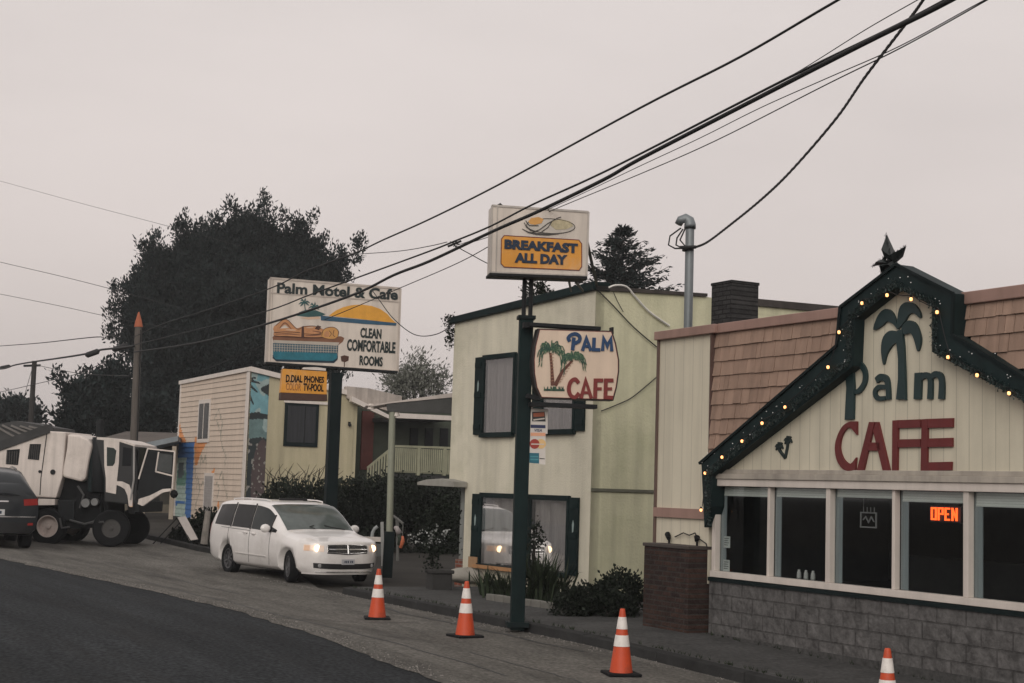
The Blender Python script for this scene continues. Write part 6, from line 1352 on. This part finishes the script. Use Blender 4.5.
# folding sidewalk board
FA = Fr(gp(176, 545), R_(-6)); QA = Can(FA, 'y', 0); sbd = thing('sandwich_board', 'folding sidewalk board seen from the side with one pale leaning panel', 'sandwich board', FA)
w = MB(); ap = QA.P(177, 518); f1 = QA.P(189.5, 541); f0 = QA.P(151, 546); e1 = QA.P(194, 547)
ah = Vector((ap[0], 0, ap[1])); bh = Vector((f1[0], 0, f1[1])); wdv = Vector((.14, .30, .03))
w.add([ah, bh, bh + wdv, ah + wdv] + [p + Vector((.02, -.01, .02)) for p in (ah, bh, bh + wdv, ah + wdv)], [(0, 1, 2, 3), (7, 6, 5, 4), (0, 4, 5, 1), (1, 5, 6, 2), (2, 6, 7, 3), (3, 7, 4, 0)])
w.build('front_panel', WHITE, sbd)
w = MB()
for o_ in (Vector((0, 0, 0)), wdv): w.tube([ah + o_, Vector((e1[0], 0, e1[1])) + o_], .015, 5); w.tube([ah + o_, Vector((f0[0], 0, f0[1])) + o_], .015, 5)
w.build('leg_frame', DARK, sbd)

# low houses beyond the truck
def house(name, label, pxl_, pxr, ytop, ybase, Y, col, roofm, rh=.8):
    x0, x1 = at(pxl_, 450, Y).x, at(pxr, 450, Y).x; fr = Fr(Vector(((x0 + x1) / 2, Y, .4)), 0); t = thing(name, label, 'house', fr); hw = (x1 - x0) / 2; ze = fr.loc(at((pxl_ + pxr) / 2, ybase, Y)).z; zt_ = fr.loc(at((pxl_ + pxr) / 2, ytop, Y)).z
    w = MB(); w.box(-hw, hw, 0, 8, -.4, ze); w.build('wall', col, t)
    w = MB(); w.add([(-hw - .4, -.5, ze), (hw + .4, -.5, ze), (hw + .4, 8.5, ze), (-hw - .4, 8.5, ze), (-hw + .2, 4, zt_), (hw - .2, 4, zt_)], [(0, 1, 5, 4), (2, 3, 4, 5), (1, 2, 5), (3, 0, 4), (3, 2, 1, 0)]); w.build('roof', roofm, t)
    w = MB()
    for i in range(3): a = -hw + hw * 2 * (i + .35) / 3; w.box(a, a + .9, -.03, .02, ze * .4, ze * .8)
    w.build('window', CARGLASS, t); return t
house('low_house', 'low dark house with a brown roof behind the sweeper truck cab', 98, 182, 429, 444, 66, mat('house_tan', (.12, .105, .08), .9), ROOFBR)
cr = Fr(Vector((at(158, 445, 58).x, 58, .45)), R_(10)); carp = thing('carport', 'small carport with a pale blue grey sloping roof edge behind the open truck door', 'carport', cr)
w = MB(); q = Can(cr, 'y', 0); q.poly(w, [q.P(139, 444), q.P(178, 436), q.P(178, 441), q.P(139, 449.5)], -4, 0); w.build('roof', mat('blue_grey_roof', (.22, .25, .27), .7), carp)
w = MB(); q.poly(w, [q.P(141, 449), q.P(178, 442), q.P(178, 506), q.P(141, 506)], -3.9, -3.7); w.build('back_wall', mat('carport_wall', (.06, .055, .045), .9), carp)
w = MB()
for x in (143, 171.5): a, b_ = q.P(x, 500); q.rect(w, a - .08, a + .08, -.5, q.P(x, 446)[1], -.2, -.05)
w.build('post', mat('carport_post', (.35, .30, .24), .8), carp)

# ------------------------------------------------------------------ utility poles and wires
UY = 47.0; FU = Fr(Vector((at(132.5, 500, UY).x, UY, zr(46, 14))), 0); up_ = thing('utility_pole', 'weathered grey wooden pole with an orange capped top by the big tree', 'utility pole', FU)
a, b_, c_ = FU.loc(at(138.5, 327, UY)), FU.loc(at(138.8, 312, UY)), Vector((0, 0, -.5)); w = MB(); w.tube([c_, (a + c_) / 2, a], [.135, .125, .11], 12); w.build('shaft', WOODPOLE, up_, smooth=True)
w = MB(); w.tube([a, a + (b_ - a) * .4, b_], [.135, .10, .02], 10); w.build('pole_cap', mat('orange_cap', (.36, .10, .045), .7), up_)
w = MB(); p = FU.loc(at(135.5, 360, UY)); w.tube([FU.loc(at(134, 440, UY)) + Vector((.13, -.12, 0)), FU.loc(at(138, 330, UY)) + Vector((.12, -.1, 0))], .02, 5); w.build('riser', DARK, up_)
UY2 = 72.0; FU2 = Fr(Vector((at(28, 470, UY2).x, UY2, .4)), 0); u2 = thing('utility_pole', 'dark thin pole with a short arm at the far left above the sweeper hopper', 'utility pole', FU2)
a = FU2.loc(at(34.5, 361, UY2)); w = MB(); w.tube([(0, 0, -.5), a], [.15, .12], 8); w.build('shaft', mat('dark_pole', (.035, .032, .03), .9), u2)
w = MB(); w.beam(a + Vector((-.5, 0, -.25)), a + Vector((.3, 0, -.2)), .1, .1); w.build('cross_arm', DARK, u2)
def smooth_pts(P_, k=6):
    out = []
    for i in range(len(P_) - 1):
        p0, p1, p2, p3 = P_[max(i - 1, 0)], P_[i], P_[i + 1], P_[min(i + 2, len(P_) - 1)]
        for j in range(k):
            t = j / k; out.append(.5 * ((2 * p1) + (-p0 + p2) * t + (2 * p0 - 5 * p1 + 4 * p2 - p3) * t * t + (-p0 + 3 * p1 - 3 * p2 + p3) * t ** 3))
    return out + [P_[-1]]
def wire(label, pxs, Y0, Y1, r, name='power_line', group='overhead wires', m=CABLE, twist=0):
    ds = [0]
    for a, b in zip(pxs, pxs[1:]): ds.append(ds[-1] + math.hypot(b[0] - a[0], b[1] - a[1]))
    P_ = [at(p[0], p[1], 1 / (1 / Y0 + (1 / Y1 - 1 / Y0) * d / ds[-1])) for p, d in zip(pxs, ds)]
    P_ = smooth_pts(P_); fr = Fr(P_[0], 0); w = MB()
    if twist:
        for ph in (0, 2.1, 4.2):
            q = []
            for i in range(len(P_) * 3 - 2):
                t = i / 3; k_ = min(int(t), len(P_) - 2); p = P_[k_].lerp(P_[k_ + 1], t - k_); a = i * 1.1 + ph; q.append(fr.loc(p + Vector((0, math.cos(a), math.sin(a))) * twist))
            w.tube(q, r, 5)
    else: w.tube([fr.loc(p) for p in P_], r, 6)
    return tag(w.build(name, m, fr=fr, smooth=True), label, 'wire', group)
wire('highest single black wire crossing above the breakfast sign to the orange capped pole', [(1000, -92), (838, 0), (740, 57), (640, 108), (500, 184), (430, 219), (383, 240), (353, 254), (306, 271), (271, 288), (210, 309), (160, 325), (134, 337)], 11, 46.8, .0135)
wire('thickest black cable bundle running over the breakfast and motel signs', [(1060, -62), (951, 0), (865, 43), (752, 101), (640, 159), (603, 180), (537, 212), (493.5, 231), (430, 261), (394, 275), (350, 296), (268, 323.5), (198, 342.5), (134, 352)], 11, 46.8, .024)
wire('black cable hanging close above the thickest bundle', [(1060, -66), (921, 13), (790, 77), (640, 154), (587, 180), (531.6, 205), (491, 226), (455, 241), (430, 251), (359, 277), (312, 294), (250, 316), (134, 345)], 11.2, 46.8, .014)
wire('thin wire rising just above the cable bundle at the top of the picture', [(960, -24), (917.5, 0), (865, 30), (801, 70), (752, 97)], 12, 16, .005)
wire('thin grey wire below the bundle, upper of a pair to the right edge', [(1030, -22), (981, 2), (900, 46), (827.5, 78), (760, 108), (700, 138), (640, 166), (560, 204), (500, 230), (455, 246)], 11, 27, .005)
wire('thin grey wire below the bundle, lower of a pair to the right edge', [(1030, -26), (987, 0), (902.5, 47), (827.5, 84), (715, 141), (640, 174), (560, 207), (500, 233), (456, 247)], 11, 27, .006)
wire('twisted service cable dropping from the top edge to the grey mast', [(955, -52), (923, 0), (902.5, 28), (865, 77), (835, 120), (790, 172), (760, 200.6), (730, 225), (707.5, 242), (696, 247)], 13, 25.1, .010, name='service_cable', twist=.014)
wire('thin wire from the cable splice down behind the breakfast sign to the office roof corner', [(454, 245), (470, 254), (497, 267), (540, 276), (592, 284)], 26, 27.2, .008)
wire('faint level wire leaving the cable splice towards the left', [(447, 242), (430, 246), (400, 251), (360, 254), (330, 256)], 27, 40, .008)
wire('faint straight wire from the breakfast sign edge down to the motel sign', [(503, 238), (460, 262), (400, 288), (360, 305), (300, 330), (200, 372)], 27, 46, .009)
wire('slack wire looping from the motel sign to the office corner', [(372, 290), (380, 301), (392, 317), (408, 331), (421, 336), (437, 334), (452, 326)], 35.5, 31, .010)
wire('thick dark cable with splices between the two utility poles', [(-25, 366), (0, 369), (15, 365), (32, 362), (60, 358), (85, 354), (100, 350), (118, 348), (134, 346)], 90, 46.8, .035, name='spliced_cable')
wire('single wire above the spliced cable ending at a hook left of the big tree', [(-25, 348), (0, 346), (40, 343), (96, 337), (103, 339.5), (108, 336), (116, 335)], 90, 50, .018)
wire('faint wire low between the far pole and the big tree', [(-20, 395), (0, 392), (40, 383), (80, 373), (112, 358)], 90, 50, .014)
wire('faint wire sagging right from the top of the far pole', [(36, 365), (60, 370), (85, 374), (130, 376)], 72, 47, .013)
wire('hair thin wire high at the left edge, upper one', [(-20, 176), (0, 181), (80, 203), (160, 224), (240, 246)], 60, 40, .006)
wire('hair thin wire at the left edge, middle one sloping to the tree', [(-20, 256), (0, 262), (60, 276), (115, 290), (180, 308)], 60, 48, .010)
wire('hair thin wire at the left edge, lowest one sloping to the tree', [(-20, 290), (0, 294), (60, 306), (115, 318), (180, 330)], 60, 48, .009)
wire('stay wire leaning down from the far left pole', [(33, 366), (26, 390), (20, 412), (14, 430)], 72, 72, .014)
for x0, y0, x1, y1, lab in ((86, 355.5, 99, 351, 'fat black splice closure on the cable, left of the two near the tree'), (113, 350, 127, 345.5, 'fat black splice closure on the cable next to the orange capped pole'), (0, 368, 10, 366, 'fat black splice closure at the left edge of the picture')):
    Ym = 52 if x0 > 50 else 85; p, q = at(x0, y0, Ym), at(x1, y1, Ym); fr = Fr(p, 0); w = MB(); d = fr.loc(q); w.tube([d * -.05, d * .08, d * .92, d * 1.05], [.03, .10, .10, .03], 8); tag(w.build('splice_closure', CABLE, fr=fr, smooth=True), lab, 'cable splice', 'splice closures')
p = at(454.5, 244, 26.5); fr = Fr(p, 0); w = MB()
for i in range(5): a = i * 1.25; w.tube([(math.cos(a) * .10, 0, math.sin(a) * .07), (0, 0, 0), (math.cos(a + .6) * .05, .02, -math.sin(a) * .05)], .010, 5)
w.tube([(-.12, 0, -.05), (.12, 0, .06)], .02, 6); tag(w.build('wire_splice', CABLE, fr=fr), 'knotted wire splice on the bundle left of the breakfast sign', 'cable splice')
def wallwire(label, pts, r, m=CABLE):
    P_ = [CR.T(*CR.P(*p), .04) for p in pts]; w = MB(); w.tube(smooth_pts([Vector(p) for p in P_], 4), r, 5); tag(w.build('wall_cable', m, fr=FM), label, 'cable', 'cables on the office side wall')
wallwire('dark cable running diagonally down the office side wall', [(594, 288), (612, 306), (633, 328), (659, 350)], .012)
wallwire('short dark wire branching from the roof corner on the office side wall', [(612, 292), (617, 303), (622, 312)], .008)
wallwire('white cable drooping across the upper office side wall', [(607, 288), (614, 285.5), (625, 287), (634, 297), (648, 312), (668, 326)], .022, mat('white_cable', (.62, .6, .56), .6))
wallwire('slack dark wire low on the office side wall below the barrel sign', [(600, 411), (615, 405), (630, 398), (645, 386), (659, 374)], .010)

# ------------------------------------------------------------------ trees
def tree_px(name, label, cat, Y, base_px, lobes_px, n, leaf, m, nl=7, seed=1, thr=-.2, nf=.35, trunk_r=.35, up_b=.5, depth=1.0, group=None, aspect=.3, spread=.9, shell=.55, subs=0, plates=0):
    fr = Fr(Vector((at(base_px, 480, Y).x, Y, .4)), 0); t = thing(name, label, cat, fr, group); s_ = Y / 1500; lob = []; rn = random.Random(seed)
    for i, (x, y, rx, ry) in enumerate(lobes_px):
        if plates > 100: x, y = 240 + (x - 240) * .91, 400 + (y - 400) * .86
        c = fr.loc(at(x, y, Y)); dpt = (rx + ry) / 2 * s_ * depth; cc = (c.x, rn.uniform(-.4, .4) * dpt, c.z); rr_ = (rx * s_, dpt, ry * s_); lob.append((cc, rr_))
        for _ in range(subs):
            th = rn.uniform(0, 6.28); ph = rn.uniform(-.3, 1.4); k_ = rn.uniform(.16, .34); q_ = (math.cos(th) * math.cos(ph), math.sin(th) * math.cos(ph), math.sin(ph)); m_ = min(rr_[0], rr_[2])
            lob.append((tuple(cc[a] + q_[a] * rr_[a] * .98 for a in range(3)), (m_ * k_ * rn.uniform(.8, 1.5), m_ * k_, m_ * k_ * rn.uniform(.8, 1.9))))
    core = lob
    if plates:                                     # ragged sprays of foliage standing out from the limbs
        areas = [r[0] * r[2] for c, r in lob]; tot = sum(areas); pl_ = []
        for (c, r), ar in zip(lob, areas):
            for _ in range(int(plates * ar / tot) + 1):
                th = rn.uniform(0, 6.28); ph = math.asin(rn.uniform(-.75, 1)); o_ = (math.cos(th) * math.cos(ph), math.sin(th) * math.cos(ph), math.sin(ph)); rd = rn.uniform(.50, .84); w_ = rn.uniform(.45, 1.3) * (.6 if plates < 100 else 1)
                pl_.append(((c[0] + o_[0] * r[0] * rd, c[1] + o_[1] * r[1] * rd, c[2] + o_[2] * r[2] * rd), (w_, w_, w_ * rn.uniform(.32, .62))))
                for _k in range(3): pl_.append(((pl_[-1][0][0] + rn.gauss(0, .5) * w_, pl_[-1][0][1] + rn.gauss(0, .5) * w_, pl_[-1][0][2] + w_ * rn.uniform(.15, .5)), (w_ * .28, w_ * .28, w_ * rn.uniform(.3, .6))))
        pm_ = leaf_blob(pl_, int(n * .62), nl, leaf, seed=seed + 1, thr=-.9, nf=nf, up_b=up_b, aspect=aspect, shell=.3, spread=.8, vpow=.85)
        core = [(c, (r[0] * .60, r[1] * .60, r[2] * .60)) for c, r in lob]; n = int(n * .38); shell = .5
    leaf_blob(core, n, nl, leaf, mb=pm_ if plates else None, seed=seed, thr=thr, nf=nf, up_b=up_b, aspect=aspect, shell=shell, spread=spread, vpow=.9 if subs else 1.0).build('crown', m, t, fix=False)
    w = MB(); top = max(c[2] for c, r in lob); w.tube([(0, 0, -.6), (0.1, 0, top * .35), (0, 0, top * .9)], [trunk_r, trunk_r * .7, trunk_r * .25], 9)
    for c, r in lob[::1 + subs]: w.tube([(0.05, 0, max(.3, c[2] * .35)), (c[0] * .5, c[1] * .5, c[2] * .7), c], [trunk_r * .4, trunk_r * .25, .04], 5)
    w.build('trunk', BARK, t); return t
tree_px('cypress_tree', 'huge dark cypress with a broad ragged crown behind the motel sign', 'tree', 84, 240,
        [(250, 232, 34, 30), (256, 208, 10, 14), (208, 236, 32, 28), (180, 238, 14, 14), (160, 252, 22, 20), (142, 262, 12, 12), (290, 240, 30, 28), (318, 240, 20, 20), (335, 268, 22, 22), (352, 282, 8, 9), (140, 288, 20, 18), (126, 302, 14, 10), (134, 322, 18, 10), (140, 342, 14, 12), (200, 290, 50, 46), (265, 290, 55, 50), (310, 310, 40, 45), (240, 345, 70, 50), (175, 340, 40, 48), (320, 350, 34, 40), (257, 198, 5, 14), (262, 204, 5, 9), (240, 204, 7, 10), (215, 210, 7, 12), (190, 220, 6, 12), (160, 233, 6, 11), (147, 243, 5, 10), (290, 214, 7, 10), (318, 223, 6, 11), (341, 248, 8, 10), (129, 271, 8, 8), (117, 292, 8, 7), (228, 207, 5, 9), (302, 220, 5, 9), (176, 226, 5, 9), (172, 268, 28, 24), (174, 254, 17, 16), (186, 246, 14, 14), (258, 270, 30, 40), (262, 310, 30, 40), (152, 300, 26, 30), (165, 395, 30, 45), (215, 400, 50, 40), (142, 372, 18, 30), (138, 350, 20, 18), (128, 330, 14, 10), (350, 300, 12, 14), (345, 320, 14, 20), (150, 320, 24, 24)],
        50000, .18, LEAF_D, nl=7, seed=41, thr=-.42, nf=.34, trunk_r=.7, up_b=1.1, aspect=.24, shell=.62, spread=.9, plates=330)
tree_px('pine_tree', 'smaller dark pine left of the orange capped pole, in front of the cypress', 'tree', 74, 112,
        [(100, 398, 18, 14), (84, 394, 8, 10), (112, 385, 14, 16), (90, 415, 22, 14), (68, 420, 9, 8), (120, 420, 26, 22), (150, 420, 26, 20), (75, 432, 14, 8)], 7500, .22, LEAF_D, spread=.9, plates=80, seed=42, thr=-.25, nf=.4, up_b=.7, aspect=.25)
tree_px('round_tree', 'small round dark tree at the far left above the sweeper truck', 'tree', 95, 15, [(14, 416, 14, 9), (28, 420, 8, 6), (2, 420, 8, 6)], 1100, .26, LEAF_D, spread=1.5, seed=43)
tree_px('bare_tree', 'pale grey leafless looking tree between the motel sign and the office', 'tree', 70, 418, [(412, 368, 14, 12), (425, 376, 16, 12), (398, 378, 12, 14), (415, 388, 26, 12), (440, 384, 10, 10)], 1100, .17, LEAF_G, spread=1.6, nl=7, seed=44, thr=-.05, nf=.9, up_b=.7, aspect=.16)
# feathery conifer behind the office
CY = 58; frc = Fr(Vector((at(627, 480, CY).x, CY, .4)), 0); con = thing('conifer_tree', 'single feathery dark conifer rising behind the office roof', 'tree', frc); rn = random.Random(9); V = MB(); tw = MB()
topc = frc.loc(at(622, 228, CY)); s_ = CY / 1500; zb_ = frc.loc(at(627, 330, CY)).z
for i in range(170):
    t = rn.random() ** .75; z = topc.z - t * (topc.z - zb_); rad = (4 + 50 * min(1, t * 1.55) ** .9) * s_ * rn.uniform(.5, 1.15); a = rn.uniform(0, 6.28); bx = topc.x * (1 - .2 * t); p0 = Vector((bx, 0, z)); dr_ = Vector((math.cos(a), math.sin(a), 0)); tip = p0 + dr_ * rad + Vector((0, 0, rad * rn.uniform(.1, .55)))
    tw.tube([p0, tip], [.03, .008], 4); k_ = int(14 + rad * 26)
    for j in range(k_):
        u = rn.uniform(.12, 1.03); p = p0.lerp(tip, u) + Vector((rn.gauss(0, .05), rn.gauss(0, .05), rn.gauss(0, .04) - .05 * u)); d = (dr_ * .8 + Vector((rn.gauss(0, .5), rn.gauss(0, .5), rn.gauss(.1, .35)))).normalized(); l = rn.uniform(.16, .36) * (1.15 - .5 * u); sd = d.cross(Vector((rn.gauss(0, 1), rn.gauss(0, 1), rn.gauss(0, 1)))).normalized() * l * .16
        V.add([p - sd * .4, p + d * l * .5 + sd, p + d * l, p + d * l * .5 - sd], [(0, 1, 2, 3)])
V.build('crown', LEAF_C, con, fix=False); tw.tube([(0, 0, -.5), (topc.x, 0, topc.z)], [.25, .02], 7); tw.build('trunk', BARK, con)
# woods closing the view behind the houses and across the street
lob = []
rn = random.Random(77)
for i in range(46):
    x = -95 + i * 4.4 + rn.uniform(-1, 1); lob.append(((x, 118 + rn.uniform(-6, 6), 1.5), (3.4, 3, rn.uniform(1.6, 3.2))))
o = leaf_blob(lob, 5200, 5, .8, seed=78, nf=.2, thr=-.5).build('distant_treeline', LEAF_D, fix=False); tag(o, 'low dark line of distant woods behind the houses', 'woods', kind='stuff')
# damp air
HAZE = .0006
if HAZE:
    hm, hnt, hb = newmat('damp_air'); hnt.nodes.remove(hb); pv = N(hnt, 'ShaderNodeVolumePrincipled'); pv.inputs['Color'].default_value = (.93, .95, .97, 1); pv.inputs['Density'].default_value = HAZE; pv.inputs['Anisotropy'].default_value = .2; hnt.links.new(pv.outputs[0], hnt.nodes['Material Output'].inputs['Volume'])
    w = MB(); w.box(-1600, 1600, -1600, 1600, -4, 24); hz = w.build('haze', hm); hz['kind'] = 'stuff'

# ------------------------------------------------------------------ light, sky, camera
wd = bpy.data.worlds.new('World'); sc.world = wd; wd.use_nodes = True; nt = wd.node_tree; L = nt.links.new; nt.nodes.clear()
SUN_E, SUN_AZ = R_(27), R_(193)                    # azimuth clockwise from +Y, sun high behind the camera
sky = N(nt, 'ShaderNodeTexSky'); sky.sky_type = 'NISHITA'; sky.sun_disc = False; sky.sun_elevation = SUN_E; sky.sun_rotation = SUN_AZ; sky.air_density = 1; sky.dust_density = 4; sky.ozone_density = 1
b1 = N(nt, 'ShaderNodeBackground'); b1.inputs['Strength'].default_value = .05; L(sky.outputs[0], b1.inputs['Color'])
tc = N(nt, 'ShaderNodeTexCoord'); sp = N(nt, 'ShaderNodeSeparateXYZ'); L(tc.outputs['Generated'], sp.inputs[0])
rmp = N(nt, 'ShaderNodeValToRGB'); cr_ = rmp.color_ramp; L(sp.outputs['Z'], rmp.inputs['Fac'])
cr_.elements[0].position = 0.0; cr_.elements[0].color = (.585, .515, .49, 1); cr_.elements[1].position = 1.0; cr_.elements[1].color = (.80, .765, .75, 1)
e = cr_.elements.new(.12); e.color = (.68, .605, .575, 1); e = cr_.elements.new(.30); e.color = (.76, .69, .66, 1); e = cr_.elements.new(.55); e.color = (.80, .75, .73, 1)
mp = N(nt, 'ShaderNodeMapping'); mp.inputs['Scale'].default_value = (1.6, 1.6, 5); L(tc.outputs['Generated'], mp.inputs['Vector'])
nz = N(nt, 'ShaderNodeTexNoise'); nz.inputs['Scale'].default_value = 1.1; nz.inputs['Detail'].default_value = 6; L(mp.outputs['Vector'], nz.inputs['Vector'])
mr = N(nt, 'ShaderNodeMapRange'); mr.inputs['From Min'].default_value = .3; mr.inputs['From Max'].default_value = .7; mr.inputs['To Min'].default_value = .90; mr.inputs['To Max'].default_value = 1.08; L(nz.outputs['Fac'], mr.inputs['Value'])
sc_ = N(nt, 'ShaderNodeVectorMath', operation='SCALE'); L(rmp.outputs['Color'], sc_.inputs[0]); L(mr.outputs['Result'], sc_.inputs['Scale'])
b2 = N(nt, 'ShaderNodeBackground'); b2.inputs['Strength'].default_value = 1.05; L(sc_.outputs['Vector'], b2.inputs['Color'])
mx = N(nt, 'ShaderNodeMixShader'); mx.inputs['Fac'].default_value = .9; L(b1.outputs[0], mx.inputs[1]); L(b2.outputs[0], mx.inputs[2])
wo = N(nt, 'ShaderNodeOutputWorld'); L(mx.outputs[0], wo.inputs['Surface'])
sl_ = bpy.data.lights.new('sun', 'SUN'); sl_.energy = 1.25; sl_.angle = R_(40); sl_.color = (1, .95, .88); so_ = bpy.data.objects.new('sun', sl_); COL.objects.link(so_)
sd = Vector((math.sin(SUN_AZ) * math.cos(SUN_E), math.cos(SUN_AZ) * math.cos(SUN_E), math.sin(SUN_E))); so_.rotation_euler = sd.to_track_quat('Z', 'Y').to_euler(); so_.location = (0, -20, 30)
cd = bpy.data.cameras.new('camera'); cd.sensor_width = 36; cd.lens = 36 * F_ / W_; cd.clip_start = .1; cd.clip_end = 4000; co_ = bpy.data.objects.new('camera', cd); COL.objects.link(co_)
co_.matrix_world = Matrix.Translation(CAM) @ Matrix((rt, up, -fwd)).transposed().to_4x4(); sc.camera = co_
sc.view_settings.view_transform = 'Standard'; sc.view_settings.look = 'None'; sc.view_settings.exposure = 0; sc.view_settings.gamma = 1
sc.render.resolution_x, sc.render.resolution_y = 1024, 683
try:
    sc.cycles.use_denoising = True; sc.cycles.max_bounces = 6; sc.cycles.transparent_max_bounces = 12; sc.cycles.caustics_reflective = False; sc.cycles.caustics_refractive = False
except Exception: pass
